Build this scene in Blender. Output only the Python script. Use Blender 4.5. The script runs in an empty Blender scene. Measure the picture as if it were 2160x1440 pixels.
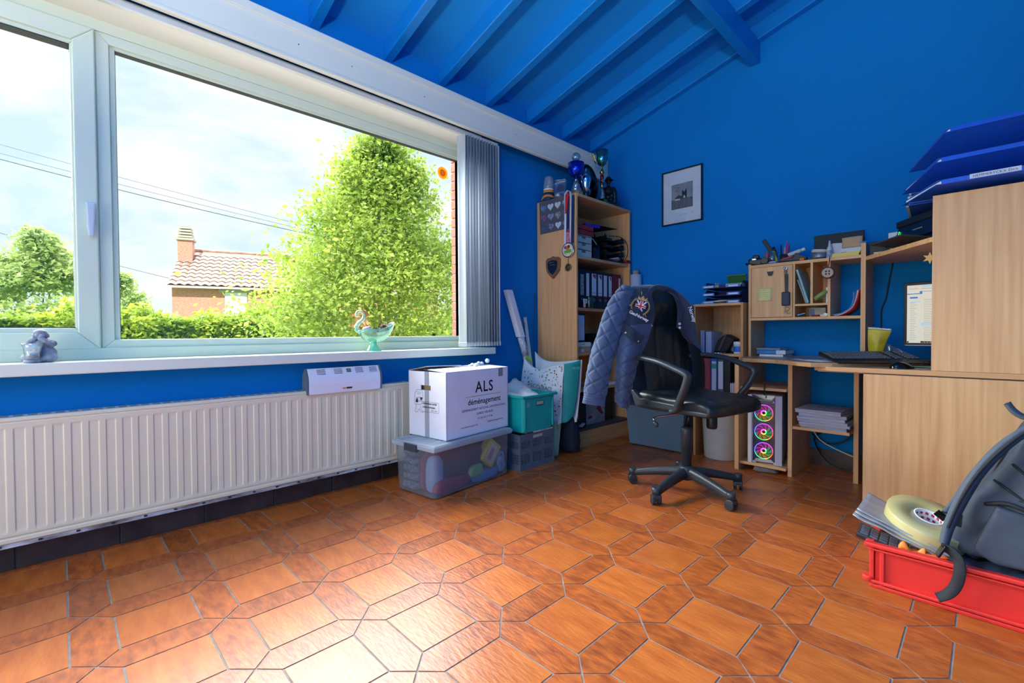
import bpy, bmesh, math, random
from mathutils import Vector, Matrix, noise as mnoise

random.seed(7)
SC = bpy.context.scene
COL = SC.collection
PI = math.pi

# ------------------------------------------------------------------ camera
cam_data = bpy.data.cameras.new('camera')
cam = bpy.data.objects.new('camera', cam_data)
COL.objects.link(cam)
cam_data.sensor_width = 36.0
cam_data.lens = 16.307
cam_data.clip_start = 0.05
cam_data.clip_end = 300
YAW, PITCH, ROLL = 0.79745847, -0.01836672, -0.00607975
_f = Vector((-math.sin(YAW)*math.cos(PITCH), math.cos(YAW)*math.cos(PITCH), math.sin(PITCH)))
_r0 = Vector((math.cos(YAW), math.sin(YAW), 0)); _u0 = _r0.cross(_f)
_r = _r0*math.cos(ROLL)+_u0*math.sin(ROLL); _u = -_r0*math.sin(ROLL)+_u0*math.cos(ROLL)
CAM = Vector((2.774, 0.0, 0.95))
cam.matrix_world = Matrix(((_r.x, _u.x, -_f.x, CAM.x), (_r.y, _u.y, -_f.y, CAM.y), (_r.z, _u.z, -_f.z, CAM.z), (0, 0, 0, 1)))
SC.camera = cam

# ------------------------------------------------------------------ sky
world = bpy.data.worlds.new('sky'); SC.world = world
world.use_nodes = True
wt = world.node_tree; wt.nodes.clear()
def wn(t, **k):
    n = wt.nodes.new(t)
    for a, b in k.items(): setattr(n, a, b)
    return n
w_out = wn('ShaderNodeOutputWorld'); w_bg = wn('ShaderNodeBackground')
w_tc = wn('ShaderNodeTexCoord'); w_map = wn('ShaderNodeMapping')
w_map.inputs['Scale'].default_value = (2.2, 2.2, 5.0)
w_n1 = wn('ShaderNodeTexNoise'); w_n1.inputs['Scale'].default_value = 2.1; w_n1.inputs['Detail'].default_value = 9; w_n1.inputs['Roughness'].default_value = 0.56
w_n1.inputs['Distortion'].default_value = 0.25
w_rp = wn('ShaderNodeValToRGB')
w_rp.color_ramp.elements[0].position = 0.40; w_rp.color_ramp.elements[0].color = (0.70, 0.86, 0.99, 1)
w_rp.color_ramp.elements[1].position = 0.60; w_rp.color_ramp.elements[1].color = (1.0, 1.0, 1.0, 1)
wt.links.new(w_tc.outputs['Generated'], w_map.inputs['Vector'])
wt.links.new(w_map.outputs['Vector'], w_n1.inputs['Vector'])
wt.links.new(w_n1.outputs['Fac'], w_rp.inputs['Fac'])
wt.links.new(w_rp.outputs['Color'], w_bg.inputs['Color'])
w_bg.inputs['Strength'].default_value = 1.12
wt.links.new(w_bg.outputs['Background'], w_out.inputs['Surface'])

# ------------------------------------------------------------------ sun, sky glow, added fill light
def sun(name, energy, color, angle_deg, from_dir):
    d = bpy.data.lights.new(name, 'SUN'); d.energy = energy; d.color = color; d.angle = math.radians(angle_deg)
    o = bpy.data.objects.new(name, d); COL.objects.link(o)
    o.rotation_euler = Vector(from_dir).to_track_quat('Z', 'Y').to_euler()
    return o
sun('sun', 9.0, (1.0, 0.95, 0.86), 1.0, (0.62, -0.55, 0.95))
sun('hazy_sky_glow', 28.0, (0.97, 0.985, 1.0), 78, (-0.92, -0.05, 0.62))
def area(name, energy, sx, sy, loc, direction, color=(1, 1, 1)):
    d = bpy.data.lights.new(name, 'AREA'); d.shape = 'RECTANGLE'; d.size = sx; d.size_y = sy; d.energy = energy; d.color = color
    o = bpy.data.objects.new(name, d); COL.objects.link(o); o.location = loc
    o.rotation_euler = (-Vector(direction)).to_track_quat('Z', 'Y').to_euler()
    return o
area('rear_fill_light', 70, 2.5, 2.1, (1.75, -2.62, 1.15), (0, 1, 0), (1.0, 0.98, 0.95))  # fill light added behind the camera to brighten the room

vs = SC.view_settings
SC.display_settings.display_device = 'sRGB'
vs.view_transform = 'Standard'; vs.look = 'None'; vs.exposure = 0.0; vs.gamma = 1.0; vs.use_curve_mapping = False
try:
    SC.cycles.use_denoising = True
    SC.cycles.max_bounces = 10; SC.cycles.diffuse_bounces = 5; SC.cycles.transparent_max_bounces = 24
    SC.cycles.sample_clamp_indirect = 6.0
except Exception:
    pass

# ------------------------------------------------------------------ materials
def srgb(r, g, b):
    f = lambda c: c/12.92 if c <= 0.04045 else ((c+0.055)/1.055)**2.4
    return (f(r/255), f(g/255), f(b/255), 1)
MATS = {}
def mat(name, rgb, rough=0.5, metal=0.0, var=0.0, vscale=8.0, vstretch=(1, 1, 1), rgb2=None, bump=0.0, bscale=60.0, coat=0.0,
        trans=0.0, ior=1.45, emit=None, estr=0.0, spec=0.5, alpha=1.0, sheen=0.0, detail=4.0, bstretch=(1, 1, 1), rand=0.0, coat_rough=0.1):
    """principled material, colour mixed by procedural noise in object space"""
    if name in MATS: return MATS[name]
    m = bpy.data.materials.new(name); m.use_nodes = True
    nt = m.node_tree; p = nt.nodes['Principled BSDF']
    c1 = srgb(*rgb); p.inputs['Base Color'].default_value = c1
    p.inputs['Roughness'].default_value = rough; p.inputs['Metallic'].default_value = metal
    p.inputs['IOR'].default_value = ior; p.inputs['Transmission Weight'].default_value = trans
    p.inputs['Coat Weight'].default_value = coat; p.inputs['Coat Roughness'].default_value = coat_rough
    p.inputs['Specular IOR Level'].default_value = spec; p.inputs['Alpha'].default_value = alpha
    p.inputs['Sheen Weight'].default_value = sheen
    if emit:
        p.inputs['Emission Color'].default_value = srgb(*emit); p.inputs['Emission Strength'].default_value = estr
    if rgb2 is not None or var > 0 or bump > 0:
        tc = nt.nodes.new('ShaderNodeTexCoord')
    if rgb2 is not None or var > 0:
        mp = nt.nodes.new('ShaderNodeMapping'); mp.inputs['Scale'].default_value = vstretch
        nz = nt.nodes.new('ShaderNodeTexNoise'); nz.inputs['Scale'].default_value = vscale; nz.inputs['Detail'].default_value = detail
        nt.links.new(tc.outputs['Object'], mp.inputs['Vector'])
        if rand:
            oi = nt.nodes.new('ShaderNodeObjectInfo'); ad = nt.nodes.new('ShaderNodeVectorMath'); ad.operation = 'ADD'
            ml = nt.nodes.new('ShaderNodeMath'); ml.operation = 'MULTIPLY'; ml.inputs[1].default_value = 57.0
            nt.links.new(oi.outputs['Random'], ml.inputs[0])
            nt.links.new(mp.outputs['Vector'], ad.inputs[0]); nt.links.new(ml.outputs[0], ad.inputs[1])
            nt.links.new(ad.outputs[0], nz.inputs['Vector'])
        else:
            nt.links.new(mp.outputs['Vector'], nz.inputs['Vector'])
        rp = nt.nodes.new('ShaderNodeValToRGB')
        if rgb2 is None:
            k = 1-var; rgb2 = tuple(v*k for v in rgb)
        rp.color_ramp.elements[0].position = 0.33; rp.color_ramp.elements[0].color = srgb(*rgb2)
        rp.color_ramp.elements[1].position = 0.67; rp.color_ramp.elements[1].color = c1
        nt.links.new(nz.outputs['Fac'], rp.inputs['Fac'])
        src = rp.outputs['Color']
        if rand:
            hs = nt.nodes.new('ShaderNodeHueSaturation')
            mr = nt.nodes.new('ShaderNodeMapRange'); mr.inputs['To Min'].default_value = 1-rand; mr.inputs['To Max'].default_value = 1+rand*0.6
            nt.links.new(oi.outputs['Random'], mr.inputs['Value']); nt.links.new(mr.outputs['Result'], hs.inputs['Value'])
            nt.links.new(src, hs.inputs['Color']); src = hs.outputs['Color']
        nt.links.new(src, p.inputs['Base Color'])
    if bump > 0:
        mp2 = nt.nodes.new('ShaderNodeMapping'); mp2.inputs['Scale'].default_value = bstretch
        nb = nt.nodes.new('ShaderNodeTexNoise'); nb.inputs['Scale'].default_value = bscale; nb.inputs['Detail'].default_value = 3
        bp = nt.nodes.new('ShaderNodeBump'); bp.inputs['Strength'].default_value = bump; bp.inputs['Distance'].default_value = 0.01
        nt.links.new(tc.outputs['Object'], mp2.inputs['Vector']); nt.links.new(mp2.outputs['Vector'], nb.inputs['Vector'])
        nt.links.new(nb.outputs['Fac'], bp.inputs['Height']); nt.links.new(bp.outputs['Normal'], p.inputs['Normal'])
    MATS[name] = m
    return m

def clear_mat(name, tint=(255, 255, 255), glossy=0.06, rough=0.02, milky=0.0, milk_rgb=(230, 235, 240)):
    """thin see-through sheet: transparent, a little mirror, optional milky diffuse"""
    if name in MATS: return MATS[name]
    m = bpy.data.materials.new(name); m.use_nodes = True
    nt = m.node_tree; nt.nodes.clear()
    out = nt.nodes.new('ShaderNodeOutputMaterial')
    tr = nt.nodes.new('ShaderNodeBsdfTransparent'); tr.inputs['Color'].default_value = srgb(*tint)
    gl = nt.nodes.new('ShaderNodeBsdfGlossy'); gl.inputs['Roughness'].default_value = rough
    mx = nt.nodes.new('ShaderNodeMixShader'); fr = nt.nodes.new('ShaderNodeLayerWeight'); fr.inputs['Blend'].default_value = 0.12
    mm = nt.nodes.new('ShaderNodeMath'); mm.operation = 'MULTIPLY_ADD'; mm.inputs[1].default_value = 0.6; mm.inputs[2].default_value = glossy
    nt.links.new(fr.outputs['Fresnel'], mm.inputs[0]); nt.links.new(mm.outputs[0], mx.inputs['Fac'])
    base = tr.outputs[0]
    if milky > 0:
        df = nt.nodes.new('ShaderNodeBsdfDiffuse'); df.inputs['Color'].default_value = srgb(*milk_rgb)
        tl = nt.nodes.new('ShaderNodeBsdfTranslucent'); tl.inputs['Color'].default_value = srgb(*milk_rgb)
        dm = nt.nodes.new('ShaderNodeMixShader'); dm.inputs['Fac'].default_value = 0.4
        nt.links.new(df.outputs[0], dm.inputs[1]); nt.links.new(tl.outputs[0], dm.inputs[2])
        m2 = nt.nodes.new('ShaderNodeMixShader'); m2.inputs['Fac'].default_value = milky
        nt.links.new(tr.outputs[0], m2.inputs[1]); nt.links.new(dm.outputs[0], m2.inputs[2]); base = m2.outputs[0]
    nt.links.new(base, mx.inputs[1]); nt.links.new(gl.outputs[0], mx.inputs[2])
    nt.links.new(mx.outputs[0], out.inputs['Surface'])
    MATS[name] = m
    return m

# ------------------------------------------------------------------ mesh building
class B:
    """collects primitive shapes into one mesh"""
    def __init__(s): s.v = []; s.f = []; s.sm = []; s.mi = []; s.cur = 0
    def add(s, vs, fs, smooth=False):
        o = len(s.v); s.v += [tuple(p) for p in vs]
        for q in fs: s.f.append(tuple(i+o for i in q)); s.sm.append(smooth); s.mi.append(s.cur)
        return s
    def mat(s, i): s.cur = i; return s
    def box(s, lo, hi, rot=None, piv=None):
        x0, y0, z0 = lo; x1, y1, z1 = hi
        vs = [Vector(p) for p in ((x0, y0, z0), (x1, y0, z0), (x1, y1, z0), (x0, y1, z0), (x0, y0, z1), (x1, y0, z1), (x1, y1, z1), (x0, y1, z1))]
        if rot is not None:
            c = Vector(piv) if piv is not None else sum(vs, Vector())/8
            R = rot if isinstance(rot, Matrix) else Matrix.Rotation(rot, 3, 'Z')
            vs = [c+R@(p-c) for p in vs]
        return s.add(vs, [(0, 3, 2, 1), (4, 5, 6, 7), (0, 1, 5, 4), (1, 2, 6, 5), (2, 3, 7, 6), (3, 0, 4, 7)])
    def prism(s, poly, d, smooth=False):
        """poly: list of 3d points (planar), extruded by vector d"""
        n = len(poly); d = Vector(d); P = [Vector(p) for p in poly]
        nrm = Vector()
        for i in range(n): nrm += (P[i]-P[0]).cross(P[(i+1) % n]-P[0])
        if nrm.dot(d) > 0: P = P[::-1]
        vs = P+[p+d for p in P]
        fs = [tuple(range(n)), tuple(range(2*n-1, n-1, -1))]
        o = len(s.v); s.add(vs, fs)
        s.add([], [])
        for i in range(n):
            j = (i+1) % n
            s.f.append((o+j, o+i, o+n+i, o+n+j)); s.sm.append(smooth); s.mi.append(s.cur)
        return s
    def cyl(s, p0, p1, r0, r1=None, n=16, caps=True, smooth=True):
        r1 = r0 if r1 is None else r1
        a = Vector(p0); b = Vector(p1); d = (b-a).normalized()
        t = Vector((0, 0, 1)) if abs(d.z) < 0.9 else Vector((1, 0, 0))
        u = d.cross(t).normalized(); w = d.cross(u)
        vs = []
        for i in range(n):
            c = u*math.cos(2*PI*i/n)+w*math.sin(2*PI*i/n); vs += [a+c*r0, b+c*r1]
        o = len(s.v); s.add(vs, [])
        for i in range(n):
            j = (i+1) % n
            s.f.append((o+2*i, o+2*i+1, o+2*j+1, o+2*j)); s.sm.append(smooth); s.mi.append(s.cur)
        if caps:
            s.f.append(tuple(o+2*i for i in range(n))); s.sm.append(False); s.mi.append(s.cur)
            s.f.append(tuple(o+2*i+1 for i in reversed(range(n)))); s.sm.append(False); s.mi.append(s.cur)
        return s
    def tube(s, pts, r, n=8, caps=True, flat=1.0, up=None):
        """swept tube through pts; r number or list; flat squashes second axis"""
        P = [Vector(p) for p in pts]; m = len(P); R = r if isinstance(r, (list, tuple)) else [r]*m
        o = len(s.v); prev = None
        for i in range(m):
            d = (P[min(i+1, m-1)]-P[max(i-1, 0)]).normalized()
            t = Vector(up) if up is not None else (prev if prev is not None else (Vector((0, 0, 1)) if abs(d.z) < 0.9 else Vector((1, 0, 0))))
            u = d.cross(t)
            if u.length < 1e-5: u = d.cross(Vector((0.3, 1, 0.2)))
            u.normalize(); w = u.cross(d).normalized(); prev = w
            for k in range(n):
                a = 2*PI*k/n; s.v.append(tuple(P[i]+u*math.cos(a)*R[i]+w*math.sin(a)*R[i]*flat))
        for i in range(m-1):
            for k in range(n):
                l = (k+1) % n
                s.f.append((o+i*n+k, o+i*n+l, o+(i+1)*n+l, o+(i+1)*n+k)); s.sm.append(True); s.mi.append(s.cur)
        if caps:
            s.f.append(tuple(o+k for k in reversed(range(n)))); s.sm.append(False); s.mi.append(s.cur)
            s.f.append(tuple(o+(m-1)*n+k for k in range(n))); s.sm.append(False); s.mi.append(s.cur)
        return s
    def lathe(s, prof, c=(0, 0, 0), n=24, cap=True, sx=1.0, sy=1.0):
        """profile of (r,z) turned about vertical axis at c"""
        o = len(s.v); c = Vector(c); m = len(prof)
        for r, z in prof:
            for k in range(n):
                a = 2*PI*k/n; s.v.append((c.x+r*math.cos(a)*sx, c.y+r*math.sin(a)*sy, c.z+z))
        for i in range(m-1):
            for k in range(n):
                l = (k+1) % n
                s.f.append((o+i*n+k, o+i*n+l, o+(i+1)*n+l, o+(i+1)*n+k)); s.sm.append(True); s.mi.append(s.cur)
        if cap:
            if prof[0][0] > 1e-6: s.f.append(tuple(o+k for k in reversed(range(n)))); s.sm.append(False); s.mi.append(s.cur)
            if prof[-1][0] > 1e-6: s.f.append(tuple(o+(m-1)*n+k for k in range(n))); s.sm.append(False); s.mi.append(s.cur)
        return s
    def ball(s, c, r, n=16, m=10, sc=(1, 1, 1), rot=None):
        c = Vector(c); o = len(s.v)
        for i in range(m+1):
            th = PI*i/m
            for k in range(n):
                a = 2*PI*k/n
                p = Vector((r*math.sin(th)*math.cos(a)*sc[0], r*math.sin(th)*math.sin(a)*sc[1], r*math.cos(th)*sc[2]))
                if rot is not None: p = rot@p
                s.v.append(tuple(c+p))
        for i in range(m):
            for k in range(n):
                l = (k+1) % n
                s.f.append((o+i*n+k, o+(i+1)*n+k, o+(i+1)*n+l, o+i*n+l)); s.sm.append(True); s.mi.append(s.cur)
        return s
    def grid(s, fn, nu, nv, smooth=True, wrap=False):
        """fn(u,v) -> point for u,v in 0..1"""
        o = len(s.v); mu = nu if wrap else nu+1
        for j in range(nv+1):
            for i in range(mu): s.v.append(tuple(fn(i/nu, j/nv)))
        for j in range(nv):
            for i in range(nu):
                i2 = (i+1) % mu if wrap else i+1
                s.f.append((o+j*mu+i, o+j*mu+i2, o+(j+1)*mu+i2, o+(j+1)*mu+i)); s.sm.append(smooth); s.mi.append(s.cur)
        return s
    def mesh(s, name, bevel=0.0, seg=2, merge=False, solid=0.0):
        me = bpy.data.meshes.new(name)
        me.from_pydata(s.v, [], s.f)
        me.polygons.foreach_set('use_smooth', s.sm)
        me.polygons.foreach_set('material_index', s.mi)
        if bevel > 0 or merge or solid:
            bm = bmesh.new(); bm.from_mesh(me)
            if merge: bmesh.ops.remove_doubles(bm, verts=bm.verts, dist=1e-5)
            if solid:
                bmesh.ops.recalc_face_normals(bm, faces=bm.faces)
                bmesh.ops.solidify(bm, geom=bm.faces[:], thickness=solid)
            if bevel > 0:
                es = [e for e in bm.edges if len(e.link_faces) == 2 and e.calc_face_angle(0) > 0.6]
                if es: bmesh.ops.bevel(bm, geom=es, offset=bevel, segments=seg, profile=0.5, affect='EDGES', clamp_overlap=True)
            bm.to_mesh(me); bm.free()
        me.validate(); me.update()
        return me

def obj(name, b, mats, parent=None, loc=(0, 0, 0), rz=0.0, bevel=0.0, seg=2, merge=False, solid=0.0, rot=None):
    me = b if isinstance(b, bpy.types.Mesh) else b.mesh(name, bevel, seg, merge, solid)
    if mats is not None and not me.materials:
        for m in (mats if isinstance(mats, (list, tuple)) else [mats]): me.materials.append(m)
    o = bpy.data.objects.new(name, me); COL.objects.link(o)
    o.location = loc; o.rotation_euler = rot if rot is not None else (0, 0, rz)
    if parent is not None: o.parent = parent
    return o
def tag(o, label, cat, group=None, kind=None):
    o['label'] = label; o['category'] = cat
    if group: o['group'] = group
    if kind: o['kind'] = kind
    return o
def thing(name, label, cat, loc=(0, 0, 0), rz=0.0, group=None, rot=None):
    o = bpy.data.objects.new(name, None); COL.objects.link(o); o.empty_display_size = 0.05
    o.location = loc; o.rotation_euler = rot if rot is not None else (0, 0, rz)
    return tag(o, label, cat, group)
def struct(name, b, mats, label=None, parent=None, **k):
    o = obj(name, b, mats, parent, **k)
    if parent is None:
        o['kind'] = 'structure'
        if label: o['label'] = label
    return o
def dup(root, loc=None, rz=None, label=None, name=None):
    r = root.copy(); COL.objects.link(r)
    if loc is not None: r.location = loc
    if rz is not None: r.rotation_euler = (0, 0, rz)
    if label: r['label'] = label
    for ch in list(root.children):
        c = ch.copy(); COL.objects.link(c); c.parent = r
        for g in list(ch.children):
            d = g.copy(); COL.objects.link(d); d.parent = c
    return r
FONT_CACHE = {}
def text_b(b, txt, size, origin, ux, uz, align='CENTER', depth=0.0006, spacing=1.0, bold=0.0, sxk=1.0):
    """flat lettering added to builder b: origin point, ux = reading direction, uz = up direction"""
    cu = bpy.data.curves.new('t', 'FONT'); cu.body = txt; cu.size = size; cu.align_x = align; cu.resolution_u = 3
    cu.space_character = spacing; cu.offset = bold
    ob = bpy.data.objects.new('t', cu); COL.objects.link(ob)
    dg = bpy.context.evaluated_depsgraph_get()
    me = bpy.data.meshes.new_from_object(ob.evaluated_get(dg))
    ux = Vector(ux).normalized(); uz = Vector(uz).normalized(); nn = ux.cross(uz); o = Vector(origin)
    b.add([o+ux*v.co.x*sxk+uz*v.co.y+nn*depth for v in me.vertices], [tuple(p.vertices) for p in me.polygons])
    bpy.data.objects.remove(ob); bpy.data.curves.remove(cu); bpy.data.meshes.remove(me)
    return b
def lerp(a, b, t): return a+(b-a)*t
def catmull(pts, n):
    P = [Vector(p) for p in pts]; out = []; m = len(P)
    for i in range(m-1):
        p0 = P[max(i-1, 0)]; p1 = P[i]; p2 = P[i+1]; p3 = P[min(i+2, m-1)]
        for k in range(n):
            t = k/n
            out.append(0.5*((2*p1)+(p2-p0)*t+(2*p0-5*p1+4*p2-p3)*t*t+(3*p1-p0-3*p2+p3)*t**3))
    out.append(P[-1]); return out
def spline_at(pts, t):
    m = len(pts)-1; x = min(max(t*m, 0), m-1e-6); i = int(x); t = x-i
    p0 = pts[max(i-1, 0)]; p1 = pts[i]; p2 = pts[i+1]; p3 = pts[min(i+2, m)]
    return 0.5*((2*p1)+(p2-p0)*t+(2*p0-5*p1+4*p2-p3)*t*t+(3*p1-p0-3*p2+p3)*t**3)
def patch(rows):
    R = [[Vector(p) for p in r] for r in rows]
    def fn(u, v): return spline_at([spline_at(r, u) for r in R], v)
    return fn
def rbox(b, lo, hi, r=0.004, seg=2):
    """bevelled box added to builder"""
    t = B().box(lo, hi); me = t.mesh('tmp', bevel=min(r, 0.49*min(hi[i]-lo[i] for i in range(3))), seg=seg)
    b.add([v.co[:] for v in me.vertices], [tuple(p.vertices) for p in me.polygons]); bpy.data.meshes.remove(me)
    return b

def blob(b, voxel=0.004, smooth=6, name='blob'):
    """fuse overlapping shapes into one continuous skin"""
    me = b.mesh(name); o = bpy.data.objects.new(name, me); COL.objects.link(o)
    md = o.modifiers.new('r', 'REMESH'); md.mode = 'VOXEL'; md.voxel_size = voxel; md.use_smooth_shade = True
    if smooth:
        sm = o.modifiers.new('s', 'SMOOTH'); sm.factor = 0.5; sm.iterations = smooth
    dg = bpy.context.evaluated_depsgraph_get()
    out = bpy.data.meshes.new_from_object(o.evaluated_get(dg)); out.name = name
    bpy.data.objects.remove(o); bpy.data.meshes.remove(me)
    for p in out.polygons: p.use_smooth = True
    return out

# ------------------------------------------------------------------ shared materials
M_WALL = mat('blue_wall_paint', (0, 124, 200), 0.8, var=0.03, vscale=2.0, bump=0.05, bscale=120, spec=0.2)
M_CEIL = mat('blue_ceiling_paint', (26, 144, 218), 0.7, var=0.03, vscale=1.5, spec=0.2)
M_RAFT = mat('blue_rafter_gloss_paint', (14, 128, 206), 0.32, var=0.04, vscale=9.0, vstretch=(0.3, 3, 3), bump=0.05, bscale=40, bstretch=(0.4, 4, 4))
M_PVC = mat('white_window_plastic', (214, 224, 198), 0.28, var=0.015, vscale=1.5)
M_WHITE = mat('white_paint', (232, 232, 212), 0.4, var=0.02, vscale=3)
M_RAD = mat('radiator_enamel', (228, 212, 182), 0.35, var=0.02, vscale=4)
M_WOOD = mat('beech_laminate', (232, 182, 124), 0.42, rgb2=(212, 156, 102), vscale=5.0, vstretch=(9, 9, 0.35), detail=6, bump=0.03, bscale=80, bstretch=(8, 8, 0.3))
M_WOODX = mat('beech_laminate_across', (232, 182, 124), 0.42, rgb2=(212, 156, 102), vscale=5.0, vstretch=(0.35, 9, 9), detail=6)
M_WOODY = mat('beech_laminate_lengthwise', (222, 170, 114), 0.42, rgb2=(200, 144, 92), vscale=5.0, vstretch=(9, 0.35, 9), detail=6)
M_BLACK = mat('black_plastic', (26, 28, 30), 0.4, var=0.1, vscale=6)
M_BLACKM = mat('black_metal', (18, 19, 21), 0.35, metal=0.3)
M_PAPER = mat('white_paper', (236, 236, 232), 0.7, var=0.03, vscale=5)
M_CHROME = mat('chrome', (220, 222, 225), 0.15, metal=1.0)
M_DARK = mat('dark_charcoal_plastic', (40, 43, 47), 0.45, var=0.08, vscale=10)
M_INK = mat('black_ink', (22, 22, 26), 0.6)
M_GLASSTHIN = clear_mat('window_glass', (253, 255, 254), glossy=0.015, rough=0.0)
# ================================================================== ROOM SHELL
XR, YB, YF = 3.35, 3.867, -2.4        # right wall, back wall, rear wall
def ceil_z(x): return 2.858+0.265*x

# ---- floor: grout bed with every tile laid on it
M_GROUT = mat('grey_tile_grout', (150, 138, 128), 0.85, var=0.15, vscale=30)
M_TILE_A = mat('amber_glazed_tile', (198, 108, 42), 0.36, rgb2=(174, 86, 30), vscale=9, vstretch=(1.0, 3.2, 1), detail=8, bump=0.22, bscale=26,
               bstretch=(0.8, 3.0, 1), coat=0.32, coat_rough=0.30, rand=0.10, spec=0.42)
M_TILE_B = mat('dark_amber_glazed_tile', (192, 100, 38), 0.36, rgb2=(142, 66, 26), vscale=18, vstretch=(1.0, 2.4, 1), detail=9, bump=0.25, bscale=30,
               bstretch=(0.8, 3.0, 1), coat=0.32, coat_rough=0.30, rand=0.13, spec=0.42)
floor = struct('floor', B().box((-0.1, YF-0.1, -0.12), (XR+0.1, YB+0.1, -0.002)), M_GROUT, 'amber glazed floor tiles laid in squares framed by pickets')
PX, PY, X0, Y0, HW, G = 0.3313, 0.3216, 0.1715, 0.5435, 0.0555, 0.0032
def tile_mesh(name, poly, m):
    me = B().prism([(x, y, -0.006) for x, y in poly], (0, 0, 0.006)).mesh(name)
    me.materials.append(m); return me
sx, sy = PX/2-HW-G, PY/2-HW-G
T_SQ = tile_mesh('tile_square', [(-sx, -sy), (sx, -sy), (sx, sy), (-sx, sy)], M_TILE_A)
hw = HW-G; lx, ly = PX/2-HW, PY/2-HW; e = G*1.4
T_PX = tile_mesh('tile_picket_across', [(-lx, -hw), (lx, -hw), (lx+HW-e, 0), (lx, hw), (-lx, hw), (-lx-HW+e, 0)], M_TILE_B)
T_PY = tile_mesh('tile_picket_along', [(hw, -ly), (hw, ly), (0, ly+HW-e), (-hw, ly), (-hw, -ly), (0, -ly-HW+e)], M_TILE_B)
cells = []
for i in range(-1, 11):
    for j in range(-10, 12):
        cx, cy = X0+i*PX+PX/2*0, Y0+j*PY
        for me, px, py in ((T_SQ, cx, cy), (T_PX, cx, cy+PY/2), (T_PY, cx+PX/2, cy)):
            if -0.05 < px < XR+0.05 and YF-0.05 < py < YB+0.02:
                d = Vector((px, py, 0))-CAM
                dep = d.dot(_f); u = d.dot(_r)/max(dep, 1e-3); v = d.dot(_u)/max(dep, 1e-3)
                vis = dep > 0.3 and -1.22 < u < 1.2 and v > -0.85
                cells.append((0 if vis else 1, d.length, me, px, py))
cells.sort(key=lambda c: (c[0], c[1]))
rest = B(); M_REST = []
for k, (nv, dl, me, px, py) in enumerate(cells):
    if k < 295 and nv == 0:
        o = obj('tile', me, None, floor, loc=(px, py, 0.0)); 
    else:
        rest.cur = 0 if me is T_SQ else 1
        rest.add([(w.co.x+px, w.co.y+py, w.co.z) for w in me.vertices], [tuple(p.vertices) for p in me.polygons])
ro = obj('tile_field', rest, [M_TILE_A, M_TILE_B], floor); ro['kind'] = 'stuff'

# ---- walls
WO = (-1.25, 2.30, 0.80, 2.40)        # window opening y0 y1 z0 z1
wl = B()
wl.box((-0.21, YF-0.15, -0.12), (0, YB, WO[2])).box((-0.21, YF-0.15, WO[3]), (0, YB, 2.95))
wl.box((-0.21, YF-0.15, WO[2]), (0, WO[0], WO[3])).box((-0.21, WO[1], WO[2]), (0, YB, WO[3]))
struct('wall_left', wl, M_WALL, 'blue painted wall around the long window')
wb = B().prism([(-0.32, YB, -0.12), (XR+0.15, YB, -0.12), (XR+0.15, YB, ceil_z(XR)+0.2), (-0.32, YB, ceil_z(0)+0.1)], (0, 0.15, 0))
struct('wall_back', wb, M_WALL, 'plain blue painted wall behind the desk')
struct('wall_right', B().box((XR, YF-0.15, -0.12), (XR+0.15, YB, ceil_z(XR)+0.2)), M_WALL, 'blue painted wall beside the desk wing')
DO = (0.5, 3.0, 0.0, 2.25)            # opening added in the rear wall to let in fill light
wr = B().box((0, YF-0.15, -0.12), (DO[0], YF, 3.9)).box((DO[1], YF-0.15, -0.12), (XR, YF, 3.9)).box((DO[0], YF-0.15, DO[3]), (DO[1], YF, 3.9)).box((DO[0], YF-0.15, -0.12), (DO[1], YF, 0.0))
struct('wall_rear', wr, M_WALL, 'blue painted wall with the added glazed door')
# glazed door behind the camera, added for fill light
dr = B()
for a in (DO[0], (DO[0]+DO[1])/2-0.05, DO[1]-0.1): dr.box((a, YF-0.11, 0), (a+0.1, YF-0.04, DO[3]))
dr.box((DO[0], YF-0.105, 0), (DO[1], YF-0.045, 0.12)).box((DO[0], YF-0.105, DO[3]-0.1), (DO[1], YF-0.045, DO[3]))
dd = struct('added_door_1', dr, M_PVC, 'white framed glazed door added for fill light')
obj('pane', B().box((DO[0]+0.1, YF-0.085, 0.12), (1.70, YF-0.075, DO[3]-0.1)), M_GLASSTHIN, dd)
obj('pane', B().box((1.80, YF-0.085, 0.12), (DO[1]-0.1, YF-0.075, DO[3]-0.1)), M_GLASSTHIN, dd)

# ---- sloping ceiling with rafters and purlin
cl = B().prism([(-0.4, YF-0.2, ceil_z(-0.4)), (XR+0.2, YF-0.2, ceil_z(XR+0.2)), (XR+0.2, YF-0.2, ceil_z(XR+0.2)+0.12), (-0.4, YF-0.2, ceil_z(-0.4)+0.12)], (0, YB-YF+0.4, 0))
ceiling = struct('ceiling', cl, M_CEIL, 'sloping blue boarded ceiling with painted rafters')
raft_y = [3.835, 3.40, 2.925, 2.46, 2.01, 1.58, 1.10, 0.62, 0.15, -0.32, -0.79, -1.26, -1.73, -2.2]
rl = math.hypot(1, 0.265)
rme = None
for k, ry in enumerate(raft_y):
    if rme is None:
        rb = B().prism([(0.0, -0.031, 2.742), (XR, -0.031, 2.742+0.265*XR), (XR, -0.031, ceil_z(XR)+0.01), (0.0, -0.031, ceil_z(0)+0.01)], (0, 0.062, 0))
        rme = rb.mesh('rafter', bevel=0.005, seg=1); rme.materials.append(M_RAFT)
    obj('rafter', rme, None, ceiling, loc=(0, ry, 0))
obj('purlin', B().box((1.472, YF, 2.995), (1.545, YB, 3.165)), M_RAFT, ceiling, bevel=0.005)
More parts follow.
